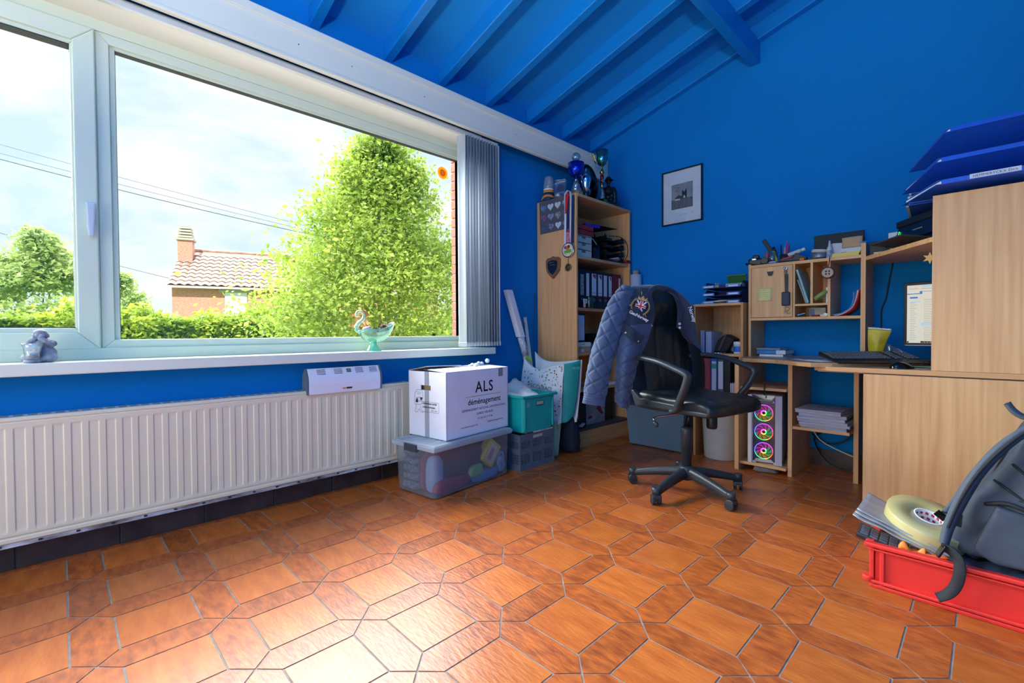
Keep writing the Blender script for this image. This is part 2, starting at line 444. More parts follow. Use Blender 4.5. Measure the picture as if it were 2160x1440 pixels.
# lamp panel added out of view to fill the room with light
cz_ = ceil_z(2.0)-0.14
cl_l = thing('added_ceiling_lamp', 'flat white ceiling lamp panel added for fill light', 'lamp', (2.0, -0.9, cz_))
obj('housing', B().box((-0.62, -0.62, 0.0), (0.62, 0.62, 0.045)), M_WHITE, cl_l, bevel=0.004)
obj('hanger', B().cyl((0, 0, 0.045), (0, 0, 0.14), 0.02, n=12), M_WHITE, cl_l)
ld_ = bpy.data.lights.new('fill_lamp_panel', 'AREA'); ld_.shape = 'SQUARE'; ld_.size = 1.2; ld_.energy = 30; ld_.color = (1.0, 0.97, 0.92)
lo_ = bpy.data.objects.new('fill_lamp_panel', ld_); COL.objects.link(lo_); lo_.location = (0, 0, -0.004); lo_.parent = cl_l
# torchiere added behind the viewer to brighten the ceiling
fl_l = thing('added_floor_lamp', 'slim white uplighter floor lamp added to brighten the ceiling', 'lamp', (2.75, -0.45, 0))
obj('base', B().lathe([(0, 0), (0.15, 0), (0.15, 0.015), (0.02, 0.03), (0, 0.03)], n=28), M_WHITE, fl_l)
obj('pole', B().cyl((0, 0, 0.02), (0, 0, 1.72), 0.013, n=12), M_WHITE, fl_l)
obj('bowl_shade', B().lathe([(0.0, 1.70), (0.03, 1.70), (0.16, 1.80), (0.19, 1.84), (0.185, 1.84), (0.15, 1.80), (0.0, 1.72)], n=32), M_WHITE, fl_l)
ud_ = bpy.data.lights.new('fill_uplight', 'AREA'); ud_.shape = 'DISK'; ud_.size = 0.3; ud_.energy = 150; ud_.color = (1.0, 0.98, 0.95)
uo_ = bpy.data.objects.new('fill_uplight', ud_); COL.objects.link(uo_); uo_.location = (0, 0, 1.835); uo_.rotation_euler = (PI, 0, 0); uo_.parent = fl_l
# ---- skirting of dark brown tiles along the window wall
M_SKIRT = mat('dark_brown_skirting_tile', (74, 58, 52), 0.4, rgb2=(52, 40, 38), vscale=9, rand=0.08)
M_SKG = mat('skirting_grout', (120, 110, 104), 0.9)
bs = struct('baseboard_left', B().box((-0.002, YF, 0), (0.006, YB, 0.112)), M_SKG, 'dark brown tiled skirting under the radiator')
skm = B().box((0, -0.1615, 0.0), (0.011, 0.1615, 0.115)).mesh('skirting_tile', bevel=0.0015, seg=1); skm.materials.append(M_SKIRT)
yy = -0.143-0.1638
while yy-0.3276 > YF: yy -= 0.3276
while yy < YB:
    obj('tile', skm, None, bs, loc=(0.004, yy, 0)); yy += 0.3276
bs2 = struct('baseboard_back', B().box((0, YB-0.006, 0), (XR, YB+0.002, 0.112)), M_SKG, 'dark brown tiled skirting behind the desk')
for k in range(10): obj('tile', B().box((0.003+k*0.3276, YB-0.013, 0), (0.003+k*0.3276+0.323, YB-0.004, 0.115)), M_SKIRT, bs2)

# ---- the long window
M_GASK = mat('black_window_gasket', (28, 30, 32), 0.6)
fx0, fx1 = -0.135, -0.062
wf = B()
wy0, wy1 = WO[0], WO[1]
wf.box((fx0, wy0, 0.841), (fx1+0.012, wy1, 0.893)).box((fx0, wy0, 2.335), (fx1, wy1, 2.40))
wf.box((fx0, wy0, 0.893), (fx1, wy0+0.07, 2.335)).box((fx0, wy1-0.045, 0.893), (fx1, wy1, 2.335))
win = struct('window_1', wf, M_PVC, 'long white plastic window with fixed pane and casement', bevel=0.003)
def ring(b, y0, y1, z0, z1, w, xa, xb):
    """picture-frame of four mitred rails"""
    o = [(y0, z0), (y1, z0), (y1, z1), (y0, z1)]; i = [(y0+w, z0+w), (y1-w, z0+w), (y1-w, z1-w), (y0+w, z1-w)]
    for k in range(4):
        l = (k+1) % 4
        b.prism([(xa, *o[k]), (xa, *o[l]), (xa, *i[l]), (xa, *i[k])], (xb-xa, 0, 0))
    return b
obj('fixed_frame', ring(B(), 0.141, 2.272, 0.885, 2.335, 0.045, fx0+0.01, fx1-0.004), M_PVC, win, bevel=0.003)
obj('glazing_bead', ring(B(), 0.186, 2.24, 0.905, 2.30, 0.022, fx0+0.01, fx1-0.018), M_PVC, win, bevel=0.004)
obj('gasket', ring(B(), 0.206, 2.222, 0.925, 2.281, 0.004, fx0+0.012, fx1-0.024), M_GASK, win)
obj('mullion', B().box((fx0, 0.075, 0.893), (fx1-0.006, 0.141, 2.335)), M_PVC, win, bevel=0.003)
obj('sash', ring(B(), -1.13, 0.136, 0.888, 2.330, 0.075, fx0+0.01, fx1+0.014), M_PVC, win, bevel=0.005)
obj('sash_bead', ring(B(), -1.075, 0.077, 0.96, 2.262, 0.024, fx0+0.01, fx1+0.0), M_PVC, win, bevel=0.004)
obj('gasket', ring(B(), -1.052, 0.056, 0.984, 2.238, 0.004, fx0+0.012, fx1-0.006), M_GASK, win)
obj('pane', B().box((-0.112, 0.20, 0.92), (-0.106, 2.226, 2.285)), M_GLASSTHIN, win)
obj('pane', B().box((-0.112, -1.06, 0.98), (-0.106, 0.06, 2.242)), M_GLASSTHIN, win)
hb = B().box((-0.05, 0.098, 1.43), (-0.036, 0.124, 1.53))
hd = obj('handle', B().prism([(-0.036, 0.1, 1.395), (-0.036, 0.122, 1.395), (-0.036, 0.128, 1.545), (-0.036, 0.094, 1.545)], (0.016, 0, 0)), mat('matt_silver_handle', (196, 206, 214), 0.4), win, bevel=0.007, seg=3)
obj('handle_base', hb, M_PVC, hd, bevel=0.004)
obj('window_sill', B().box((-0.07, wy0-0.05, 0.79), (0.13, 2.407, 0.841)), M_WHITE, win, bevel=0.004)
M_SOF = mat('cream_soffit', (240, 238, 222), 0.5)
obj('soffit', B().box((-0.135, wy0, 2.385), (0.10, wy1, 2.43)), M_SOF, win)

# ---- pelmet board over the window
pel = thing('curtain_pelmet', 'long white painted pelmet board above the window', 'pelmet', (0, 0, 0))
obj('board', B().box((0.150, YF, 2.432), (0.170, YB-0.002, 2.578)), M_WHITE, pel)
obj('top_moulding', B().box((0.138, YF, 2.575), (0.178, YB-0.002, 2.625)), M_WHITE, pel, bevel=0.006)
obj('bottom_moulding', B().box((0.140, YF, 2.415), (0.174, YB-0.002, 2.437)), M_WHITE, pel, bevel=0.006)
obj('top_board', B().box((0.0, YF, 2.60), (0.15, YB-0.002, 2.615)), M_WHITE, pel)
for yk in (0.95, 1.25, 1.75, 2.6): obj('screw', B().cyl((0.169, yk, 2.51), (0.1715, yk, 2.51), 0.003, n=8), M_DARK, pel)
# ---- vertical blind drawn to the right
M_SLAT = mat('grey_blue_blind_fabric', (142, 154, 166), 0.7, rgb2=(120, 132, 146), vscale=60, vstretch=(1, 1, 0.02))
M_SLATL = mat('pale_blind_fabric', (205, 212, 212), 0.7, var=0.05, vscale=40, vstretch=(1, 1, 0.05))
M_CLEARP = clear_mat('clear_plastic', (240, 245, 248), glossy=0.12, rough=0.1, milky=0.35)
vb = thing('vertical_blind', 'grey blue vertical blind slats gathered at the right of the window', 'blind', (0, 0, 0))
obj('headrail', B().box((0.096, wy0, 2.384), (0.124, 2.45, 2.412)), mat('headrail_aluminium', (214, 216, 210), 0.35, metal=0.3), vb, bevel=0.003)
nsl = 13
for k in range(nsl):
    yk = 2.105+k*0.0275; ang = math.radians(24+8*math.sin(k*2.1))
    c, s_ = math.cos(ang), math.sin(ang); hwid = 0.040
    pale = k in (0, nsl-1)
    def slat(u, v, yk=yk, c=c, s_=s_, hwid=hwid):
        t = (u-0.5)*2
        bow = 0.007*(1-t*t)
        return (0.105+t*hwid*c-bow*s_, yk+t*hwid*s_*0.55+bow*c, lerp(0.872, 2.388, v))
    o = obj('slat', B().grid(slat, 6, 1), M_SLATL if pale else M_SLAT, vb, solid=0.0012)
    obj('slat_weight', B().box((0.062, yk-0.004, 0.853), (0.148, yk+0.008, 0.885), rot=0.12), M_CLEARP, o, bevel=0.002)
cord = [(0.11, 0.42+0.05*k, 2.412-0.018*math.sin(PI*k/22)) for k in range(23)]
obj('cord', B().tube(cord, 0.0012, 5), M_WHITE, vb)
# sunflower sticker on the glass
stk = thing('window_sticker', 'round orange sunflower sticker on the window glass', 'sticker', (-0.103, 2.088, 2.158))
M_STK = clear_mat('orange_sticker', (255, 170, 30), 0.02, 0.3, milky=0.85, milk_rgb=(255, 186, 40)); M_STK2 = clear_mat('yellow_sticker_centre', (255, 225, 90), 0.02, 0.3, milky=0.8, milk_rgb=(255, 226, 100))
sb = B()
for k in range(24):
    a = 2*PI*k/24; a2 = a+2*PI/48; a0 = a-2*PI/48
    sb.add([(0, 0, 0), (0, 0.040*math.cos(a0), 0.040*math.sin(a0)), (0, 0.052*math.cos(a), 0.052*math.sin(a)), (0, 0.040*math.cos(a2), 0.040*math.sin(a2))], [(0, 1, 2, 3)])
obj('petals', sb, M_STK, stk, solid=0.0006)
obj('ring', B().prism([(0.0012, 0.026*math.cos(2*PI*k/24), 0.026*math.sin(2*PI*k/24)) for k in range(24)], (0.0006, 0, 0)), clear_mat('deep_orange_sticker', (235, 120, 10), 0.02, 0.3, milky=0.85, milk_rgb=(248, 150, 24)), stk)
obj('centre', B().prism([(0.002, 0.013*math.cos(2*PI*k/16), 0.013*math.sin(2*PI*k/16)) for k in range(16)], (0.0006, 0, 0)), M_STK2, stk)

# ================================================================== OUTSIDE
M_LAWN = mat('lawn_grass', (96, 128, 48), 0.9, rgb2=(70, 100, 34), vscale=3)
struct('ground', B().box((-70, -45, -0.5), (-0.33, 60, -0.15)), M_LAWN, 'green lawn and ground outside the window')
struct('added_terrace', B().box((-6.0, -8, -0.16), (-0.33, 10, -0.13)), mat('pale_bounce_paving', (156, 152, 144), 0.8, var=0.06, vscale=2), 'pale paving added below the window to bounce light')  # unseen paving added to bounce light up onto the ceiling
# brick return beside the window
M_BRK = mat('red_facing_brick', (190, 112, 88), 0.8, rgb2=(160, 84, 66), vscale=14, rand=0.12); M_MORT = mat('pale_mortar', (196, 188, 178), 0.9)
br = struct('wall_outside', B().box((-0.215, 2.262, -0.4), (-0.14, 2.60, 2.7)), M_MORT, 'red brick outer return beside the window')
bm1 = B().box((-0.034, 0, 0), (0.034, 0.10, 0.062)).mesh('brick', bevel=0.002, seg=1); bm1.materials.append(M_BRK)
for k in range(28): obj('brick', bm1, None, br, loc=(-0.182, 2.25, 0.62+k*0.073))

def leafmat(name, rgb, rgb2):
    m = mat(name, rgb, 0.5, rgb2=rgb2, vscale=1.7, detail=6)
    p = m.node_tree.nodes['Principled BSDF']
    nt = m.node_tree; out = nt.nodes['Material Output']
    tl = nt.nodes.new('ShaderNodeBsdfTranslucent'); mx = nt.nodes.new('ShaderNodeMixShader'); mx.inputs['Fac'].default_value = 0.42
    src = p.inputs['Base Color'].links[0].from_socket
    hs = nt.nodes.new('ShaderNodeHueSaturation'); hs.inputs['Value'].default_value = 1.25; hs.inputs['Hue'].default_value = 0.49
    nt.links.new(src, hs.inputs['Color']); nt.links.new(hs.outputs['Color'], tl.inputs['Color'])
    nt.links.new(p.outputs[0], mx.inputs[1]); nt.links.new(tl.outputs[0], mx.inputs[2]); nt.links.new(mx.outputs[0], out.inputs['Surface'])
    return m
M_LEAF = leafmat('bright_hornbeam_leaf', (156, 176, 70), (98, 128, 38))
M_LEAFH = leafmat('hedge_leaf', (162, 182, 62), (100, 132, 38))
M_LEAFD = leafmat('dark_hedge_leaf', (74, 108, 50), (44, 74, 34))
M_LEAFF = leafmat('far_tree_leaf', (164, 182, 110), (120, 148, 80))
M_BARK = mat('grey_brown_bark', (140, 124, 96), 0.9, rgb2=(100, 86, 66), vscale=12, vstretch=(1, 1, 0.3))
rng = random.Random(11)
def leaves(b, pts, size, jit=0.4):
    """one folded leaf of four corner points per spot"""
    for p in pts:
        d = Vector((rng.gauss(0, 1), rng.gauss(0, 1), rng.gauss(0, 0.6)-0.15)).normalized()
        t = Vector((rng.gauss(0, 1), rng.gauss(0, 1), rng.gauss(0, 1))); w = d.cross(t).normalized()
        L = size*(1+rng.uniform(-jit, jit)); p = Vector(p)
        n = d.cross(w)*L*0.12
        b.add([p, p+d*L*0.5+w*L*0.28+n, p+d*L, p+d*L*0.5-w*L*0.28+n], [(0, 1, 2, 3)])
def hedge(name, label, x0, x1, y0, y1, h, n, m, size=0.10):
    t = thing(name, label, 'hedge', ((x0+x1)/2, (y0+y1)/2, -0.15))
    ox, oy = (x0+x1)/2, (y0+y1)/2
    core = B().box((x0-ox+0.12, y0-oy, 0), (x1-ox-0.12, y1-oy, h-0.1))
    obj('hedge_core', core, mat('hedge_inside', (96, 122, 40), 0.9), t)
    b = B(); P = []
    for _ in range(n):
        y = rng.uniform(y0, y1); r = rng.random()
        bump = 0.10*math.sin(y*2.1)+0.08*math.sin(y*5.3+1)+0.05*math.sin(y*11)
        if r < 0.62: P.append((x1+rng.gauss(0, 0.09)+bump*0.8-ox, y-oy, rng.uniform(0.3, h)))
        else: P.append((rng.uniform(x0, x1)-ox, y-oy, h+bump+abs(rng.gauss(0, 0.10))-0.05))
    leaves(b, P, size)
    f = obj('foliage', b, m, t); f['kind'] = 'stuff'
    return t
hedge('garden_hedge', 'long bright green clipped hedge across the garden', -10.6, -9.5, -4.0, 15.0, 1.46, 42000, M_LEAFH, 0.115)
hedge('side_hedge', 'dark green hedge behind the tree at right of the window', -9.0, -7.2, 8.2, 14.5, 1.62, 7000, M_LEAFD, 0.10)
def tree(name, label, base, h, rx, ry, n, m, size, trunk=0.05, low=0.22, seed=3, shape=1.0, ntr=3, clus=70, group=None):
    t = thing(name, label, 'tree', base, group=group)
    r = random.Random(seed)
    for k in range(ntr):
        a = 2*PI*k/ntr+0.7; top = (math.cos(a)*rx*0.28, math.sin(a)*ry*0.28, h*0.62)
        mid = (math.cos(a)*rx*0.10, math.sin(a)*ry*0.10, h*0.25)
        obj('trunk', B().tube(catmull([(math.cos(a)*trunk*1.5, math.sin(a)*trunk*1.5, 0), mid, top], 5), [trunk*(1-0.07*q) for q in range(11)], 7), M_BARK, t)
    b = B(); P = []
    cl = []
    for _ in range(clus):
        z = r.uniform(low, 1.0); a = r.uniform(0, 2*PI)
        wz = (1-(z-0.34)/0.67) if z > 0.34 else (1-((0.34-z)/0.34)**2*0.35)
        wz = max(wz, 0.03)**(0.75*shape)
        rr = wz*math.sqrt(r.uniform(0.25, 1))
        cl.append((math.cos(a)*rr*rx, math.sin(a)*rr*ry, z*h, 0.10+0.16*wz))
    for _ in range(n):
        c = r.choice(cl); s_ = c[3]*h*0.33
        P.append((c[0]+r.gauss(0, s_), c[1]+r.gauss(0, s_), c[2]+r.gauss(0, s_*0.6)))
    leaves(b, P, size)
    f = obj('foliage', b, m, t); f['kind'] = 'stuff'
    return t
tree('hornbeam_tree', 'bright green bushy tree in the middle of the window', (-5.45, 4.55, -0.15), 4.75, 1.9, 1.9, 46000, M_LEAF, 0.085, trunk=0.05, low=0.24, seed=5, ntr=4, clus=150)
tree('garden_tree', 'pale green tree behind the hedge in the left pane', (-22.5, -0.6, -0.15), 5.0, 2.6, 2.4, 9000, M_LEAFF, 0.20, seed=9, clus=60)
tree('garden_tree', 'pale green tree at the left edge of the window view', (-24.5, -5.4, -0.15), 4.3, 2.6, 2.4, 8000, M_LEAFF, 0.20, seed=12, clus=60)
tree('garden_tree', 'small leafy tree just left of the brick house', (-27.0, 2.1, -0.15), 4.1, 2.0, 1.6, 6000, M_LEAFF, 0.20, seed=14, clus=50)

# brick house across the garden
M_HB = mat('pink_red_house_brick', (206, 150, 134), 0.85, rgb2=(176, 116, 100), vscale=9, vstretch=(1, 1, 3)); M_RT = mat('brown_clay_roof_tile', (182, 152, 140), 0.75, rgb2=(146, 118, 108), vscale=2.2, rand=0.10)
M_HW = mat('white_house_frame', (214, 216, 216), 0.6)
hs = thing('brick_house', 'red brick house with brown tiled roof beyond the hedge', 'house', (-34.3, 5.1, -0.15), rz=0)
HD = Vector((4.6, 13.6, 0)).normalized()                      # along the facade
HN = Vector((HD.y, -HD.x, 0))                                 # towards us
def hp(a, n, z): return HD*a+HN*n+Vector((0, 0, z))
def hbox(b, a0, a1, n0, n1, z0, z1):
    b.prism([hp(a0, n0, z0), hp(a1, n0, z0), hp(a1, n1, z0), hp(a0, n1, z0)], (0, 0, z1-z0)); return b
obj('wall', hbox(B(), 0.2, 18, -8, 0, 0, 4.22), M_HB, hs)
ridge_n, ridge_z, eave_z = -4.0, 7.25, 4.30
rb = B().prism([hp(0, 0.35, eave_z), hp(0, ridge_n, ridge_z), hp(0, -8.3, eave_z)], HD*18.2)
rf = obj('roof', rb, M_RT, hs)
# pantiles: one object per tile of the nearest slope, as far as they can be told apart
slope = (hp(0, ridge_n, ridge_z)-hp(0, 0.35, eave_z)); SLN = slope.length; slope.normalize()
nrm = HD.cross(slope).normalized()
if nrm.z < 0: nrm = -nrm
def ptile(u, v):
    a = u*0.46; h = 0.06*math.sin(u*PI)**2*1.6-0.02*(u > 0.85)
    return HD*a+slope*(v*0.56)+nrm*(h+0.05*(1-v)+0.02)
pt = B().grid(ptile, 6, 1).mesh('roof_tile'); pt.materials.append(M_RT)
for i in range(24):
    for j in range(9):
        p = hp(0.0, 0.35, eave_z)+HD*(i*0.46)+slope*(j*0.53)
        obj('roof_tile', pt, None, rf, loc=p)
rest = B()
for i in range(24, 39):
    for j in range(9):
        p = hp(0.0, 0.35, eave_z)+HD*(i*0.46)+slope*(j*0.53)
        rest.add([p+v.co for v in pt.vertices], [tuple(q.vertices) for q in pt.polygons])
for j in range(0): pass
rr = obj('roof_tile_field', rest, M_RT, rf); rr['kind'] = 'stuff'
obj('ridge_tiles', B().tube([hp(a, ridge_n, ridge_z+0.04) for a in (0, 6, 12, 18.2)], 0.13, 8), M_RT, hs)
obj('gutter', hbox(B(), -0.05, 18.2, 0.32, 0.46, eave_z-0.14, eave_z-0.02), M_HW, hs)
ch = obj('chimney', hbox(B(), 0.12, 0.98, -3.3, -2.4, 4.0, 7.75), M_HB, hs)
obj('chimney_cap', hbox(B(), 0.02, 1.08, -3.4, -2.3, 7.72, 7.86), mat('concrete_cap', (168, 164, 156), 0.9), ch)
for k in range(4):
    obj('louvre', hbox(B(), 0.12+0.03*k, 0.98-0.03*k, -3.3, -2.4, 7.92+k*0.2, 8.05+k*0.2), mat('concrete_cap', (168, 164, 156), 0.9), ch)
obj('vent', hbox(B(), 0.3, 0.8, -3.1, -2.6, 7.8, 8.7), mat('dark_vent', (90, 86, 84), 0.9), ch)
for a, blind in ((3.15, True), (7.1, False)):
    w = obj('window', hbox(B(), a, a+1.3, -0.05, 0.08, 2.3, 3.95), M_HW, hs)
    obj('pane', hbox(B(), a+0.15, a+1.15, 0.02, 0.10, 2.4, 3.8), mat('pale_window_blind', (206, 214, 222), 0.5) if blind else M_HB, w)
    obj('lintel', hbox(B(), a-0.35, a+1.65, 0.0, 0.11, 3.95, 4.14), mat('concrete_cap', (168, 164, 156), 0.9), w)
# overhead wires
M_WIRE = mat('dark_cable', (70, 82, 96), 0.6)
def wire(label, p0, p1, sag, r):
    pts = [Vector(p0).lerp(Vector(p1), t/16)-Vector((0, 0, sag*4*(t/16)*(1-t/16))) for t in range(17)]
    c = pts[0]; tag(obj('overhead_wire', B().tube([p-c for p in pts], r, 5), M_WIRE, loc=c), label, 'wire', 'overhead power lines')
wire('uppermost overhead wire crossing the sky', (-27, -4.2, 9.55), (-21, 14.5, 5.85), 0.15, 0.010)
wire('middle overhead wire crossing the sky', (-27, -4.2, 9.15), (-21, 14.5, 5.7), 0.16, 0.010)
wire('thick lowest overhead wire of the three', (-27, -4.2, 8.93), (-21, 14.5, 5.62), 0.25, 0.020)
wire('single low wire running to the brick house', (-28, -4.5, 6.35), (-33.9, 5.3, 4.55), 0.12, 0.014)
# bird feeder hanging in the tree
bf = thing('bird_feeder', 'small brown wooden bird feeder under the tree', 'bird feeder', (-4.55, 3.55, 1.06))
M_FEED = mat('reddish_brown_wood', (176, 110, 70), 0.7, var=0.1)
obj('roof', B().prism([(0, -0.17, 0.16), (0, 0.17, 0.16), (0, 0.0, 0.28)], (0.24, 0, 0)), M_FEED, bf)
obj('house', B().box((0.03, -0.10, 0.03), (0.21, 0.10, 0.17)), mat('pale_feeder_wood', (206, 160, 110), 0.7), bf)
obj('tray', B().box((0, -0.15, 0), (0.24, 0.15, 0.03)), M_FEED, bf)
obj('post', B().cyl((0.12, 0, -1.2), (0.12, 0, 0.0), 0.02, n=8), M_FEED, bf)
# ================================================================== WINDOW SIDE
# ---- radiator
rad = thing('radiator', 'long cream panel radiator below the window', 'radiator', (0, 0.45, 0.1))
RY0, RY1, RZ0, RZ1 = -1.25, 1.20, 0.035, 0.53            # local: y minus 0.45, z minus 0.1
ys = []
p0 = -0.119-0.45
k0 = int((RY0+0.02-p0)/0.0548); k1 = int((RY1-0.02-p0)/0.0548)
prof = [(-0.0270, 0), (-0.0180, 0), (-0.0165, 0.25), (-0.0140, 0.85), (-0.0125, 1), (0.0125, 1), (0.0140, 0.85), (0.0165, 0.25), (0.0180, 0)]
ys = [(RY0, 0)]
for k in range(k0, k1+1):
    for dy, h in prof:
        y = p0+k*0.0548+dy
        if RY0+0.02 < y < RY1-0.02: ys.append((y, h))
ys.append((RY1, 0))
zs = [(0.035, 0, 0.006), (0.040, 0, 0), (0.052, 0, 0), (0.058, 0, 0.003), (0.066, 0, 0), (0.074, 0, 0), (0.080, .35, 0), (0.086, .8, 0), (0.094, 1, 0), (0.474, 1, 0), (0.482, .8, 0), (0.487, .35, 0), (0.491, 0, 0), (0.508, 0, 0), (0.512, 0, 0.004), (0.517, 0, 0), (0.524, 0, 0.001), (0.530, 0, 0.006)]
vs_, fs_ = [], []
for z, hz_, dx in zs:
    for y, h in ys: vs_.append((0.110-0.0030*h*hz_-dx, y, z))
n = len(ys)
for j in range(len(zs)-1):
    for i in range(n-1): fs_.append((j*n+i, j*n+i+1, (j+1)*n+i+1, (j+1)*n+i))
obj('front_panel', B().add(vs_, fs_, False), M_RAD, rad)
obj('body', B().box((0.035, RY0+0.004, 0.05), (0.098, RY1-0.004, 0.515)), M_RAD, rad)
M_GRILLE = mat('radiator_grille_grey', (196, 200, 190), 0.4, var=0.05)
gr_ = obj('top_grille', B().box((0.030, RY0, 0.520), (0.106, RY1, 0.531)), M_GRILLE, rad, bevel=0.002)
sl = B()
for k in range(60):
    y = RY0+0.02+k*0.0402; sl.box((0.045, y, 0.531), (0.09, y+0.028, 0.5316))
obj('slots', sl, mat('grille_slot_grey', (128, 132, 124), 0.6), gr_)
obj('side_cover', B().box((0.030, RY1-0.002, 0.04), (0.108, RY1+0.004, 0.531)), M_RAD, rad, bevel=0.002)
M_PEEL = mat('peeling_primer', (206, 202, 204), 0.6, rgb2=(96, 88, 84), vscale=16, vstretch=(1, 0.6, 3), detail=8)
obj('bottom_strip', B().box((0.096, RY0+0.003, 0.018), (0.103, RY1-0.003, 0.036)), M_PEEL, rad)
clip = B().box((-0.003, -0.006, 0), (0.003, 0.006, 0.007)).mesh('clip'); clip.materials.append(M_DARK)
for k in range(22): obj('clip', clip, None, rad, loc=(0.104, RY0+0.06+k*0.112, 0.025))
obj('bracket', B().box((0.0, -0.62, 0.2), (0.036, -0.58, 0.45)), M_RAD, rad)
obj('bracket', B().box((0.0, 0.95, 0.2), (0.036, 0.99, 0.45)), M_RAD, rad)
# ---- slim fan heater booster standing on the radiator
hb = thing('radiator_fan', 'slim white radiator fan with vent slots on top of the radiator', 'fan', (0.0, 0.985, 0.6315))
hp_ = [(0.118, -0.022), (0.124, -0.024), (0.128, 0.03), (0.124, 0.075), (0.098, 0.122), (0.090, 0.122), (0.060, 0.085), (0.052, 0.001), (0.108, 0.001)]
obj('housing', B().prism([(x, 0.012, z) for x, z in hp_], (0, 0.436, 0)), mat('glossy_white_plastic', (232, 230, 238), 0.18), hb, bevel=0.002)
for yk in (0.0, 0.448): obj('end_cap', B().prism([(x-0.002, yk, z) for x, z in hp_], (0, 0.012, 0)), mat('petrol_grey_plastic', (92, 106, 116), 0.4), hb)
def fan_face(y, t):        # point on sloped top face
    return (lerp(0.124, 0.098, t), y, lerp(0.075, 0.122, t))
for yk in (0.085, 0.185, 0.315, 0.405):
    g = B()
    for r_ in range(4):
        a = fan_face(yk-0.024, 0.28+0.17*r_); c = fan_face(yk+0.024, 0.28+0.17*r_)
        g.tube([Vector(a)+Vector((0.0006, 0, 0.0004)), Vector(c)+Vector((0.0006, 0, 0.0004))], 0.0017, 6)
    obj('vent_slots', g, mat('vent_shadow_brown', (96, 74, 78), 0.7), hb)
g = B(); a = [fan_face(0.236, 0.35), fan_face(0.264, 0.35), fan_face(0.264, 0.8), fan_face(0.236, 0.8)]
obj('display', g.prism([Vector(p)+Vector((-0.001, 0, -0.0005)) for p in a], (0.0022, 0, 0.0012)), mat('lcd_grey', (112, 122, 118), 0.2), hb)
lg = B(); text_b(lg, 'speedcomfort', 0.014, (0.1268, 0.26, -0.006), (0, 1, 0), (0.02, 0, 1), 'CENTER', 0.0016, 1.0, 0.0)
lgo = B().box((0.1262, 0.205, -0.004), (0.1276, 0.226, 0.004))
obj('logo', lgo, mat('orange_print', (222, 130, 60), 0.5), hb)
obj('logo', B().box((0.1262, 0.229, -0.005), (0.1276, 0.262, 0.005)), M_INK, hb)

# ---- laughing buddha with glass tealight
M_STONE = mat('grey_stone_resin', (164, 168, 178), 0.8, rgb2=(104, 108, 120), vscale=22, detail=6)
bud = thing('buddha_figurine', 'small grey stone buddha covering its mouth on the window sill', 'figurine', (0.042, -0.052, 0.842), rz=-0.45)
b = B()
b.ball((0, 0, 0.035), 0.05, sc=(0.75, 1.0, 0.72)).ball((-0.004, 0, 0.068), 0.036, sc=(0.9, 1.0, 0.9)).ball((0.004, 0, 0.112), 0.024, sc=(1, 0.92, 1.0))
b.ball((0.018, 0.036, 0.018), 0.02, sc=(1.3, 1.1, 0.9)).ball((0.018, -0.036, 0.018), 0.02, sc=(1.3, 1.1, 0.9)).ball((0.038, 0.012, 0.011), 0.013, sc=(1.2, 1.5, 0.8)).ball((0.038, -0.014, 0.011), 0.013, sc=(1.2, 1.5, 0.8))
for s_ in (-1, 1):
    b.tube([(-0.004, s_*0.036, 0.078), (0.012, s_*0.036, 0.070), (0.026, s_*0.022, 0.088), (0.030, s_*0.006, 0.101)], [0.015, 0.013, 0.010, 0.008], 10)
    b.ball((0.004, s_*0.024, 0.108), 0.007, sc=(0.6, 0.6, 1.3)).ball((0.022, s_*0.012, 0.108), 0.009)
b.ball((0.028, 0, 0.112), 0.006).ball((0.014, 0, 0.122), 0.02, sc=(1, 0.9, 0.6))
obj('body', blob(b, 0.0022, 3, 'buddha_body'), M_STONE, bud)
fb = B()
for s_ in (-1, 1): fb.tube([(0.0265, s_*0.013, 0.119), (0.0285, s_*0.008, 0.1205), (0.0285, s_*0.004, 0.1195)], 0.0012, 5)
obj('closed_eyes', fb, mat('dark_stone_line', (70, 72, 80), 0.9), bud)
tl = thing('tealight_glass', 'flared clear glass tealight cup in front of the buddha', 'candle holder', (0.093, -0.078, 0.842))
obj('saucer', B().lathe([(0.0, 0), (0.026, 0), (0.027, 0.01), (0.022, 0.012), (0, 0.012)], n=24), M_STONE, tl)
obj('glass', B().lathe([(0.0, 0.013), (0.023, 0.013), (0.024, 0.03), (0.026, 0.06), (0.034, 0.078), (0.032, 0.078), (0.0235, 0.06), (0.021, 0.03), (0.0, 0.028)], n=28), clear_mat('frosted_cup_glass', (226, 238, 242), 0.14, 0.05, milky=0.22, milk_rgb=(222, 236, 244)), tl)
obj('candle', B().lathe([(0, 0.029), (0.0195, 0.029), (0.0195, 0.046), (0, 0.046)], n=20), mat('white_wax', (240, 240, 244), 0.5), tl)

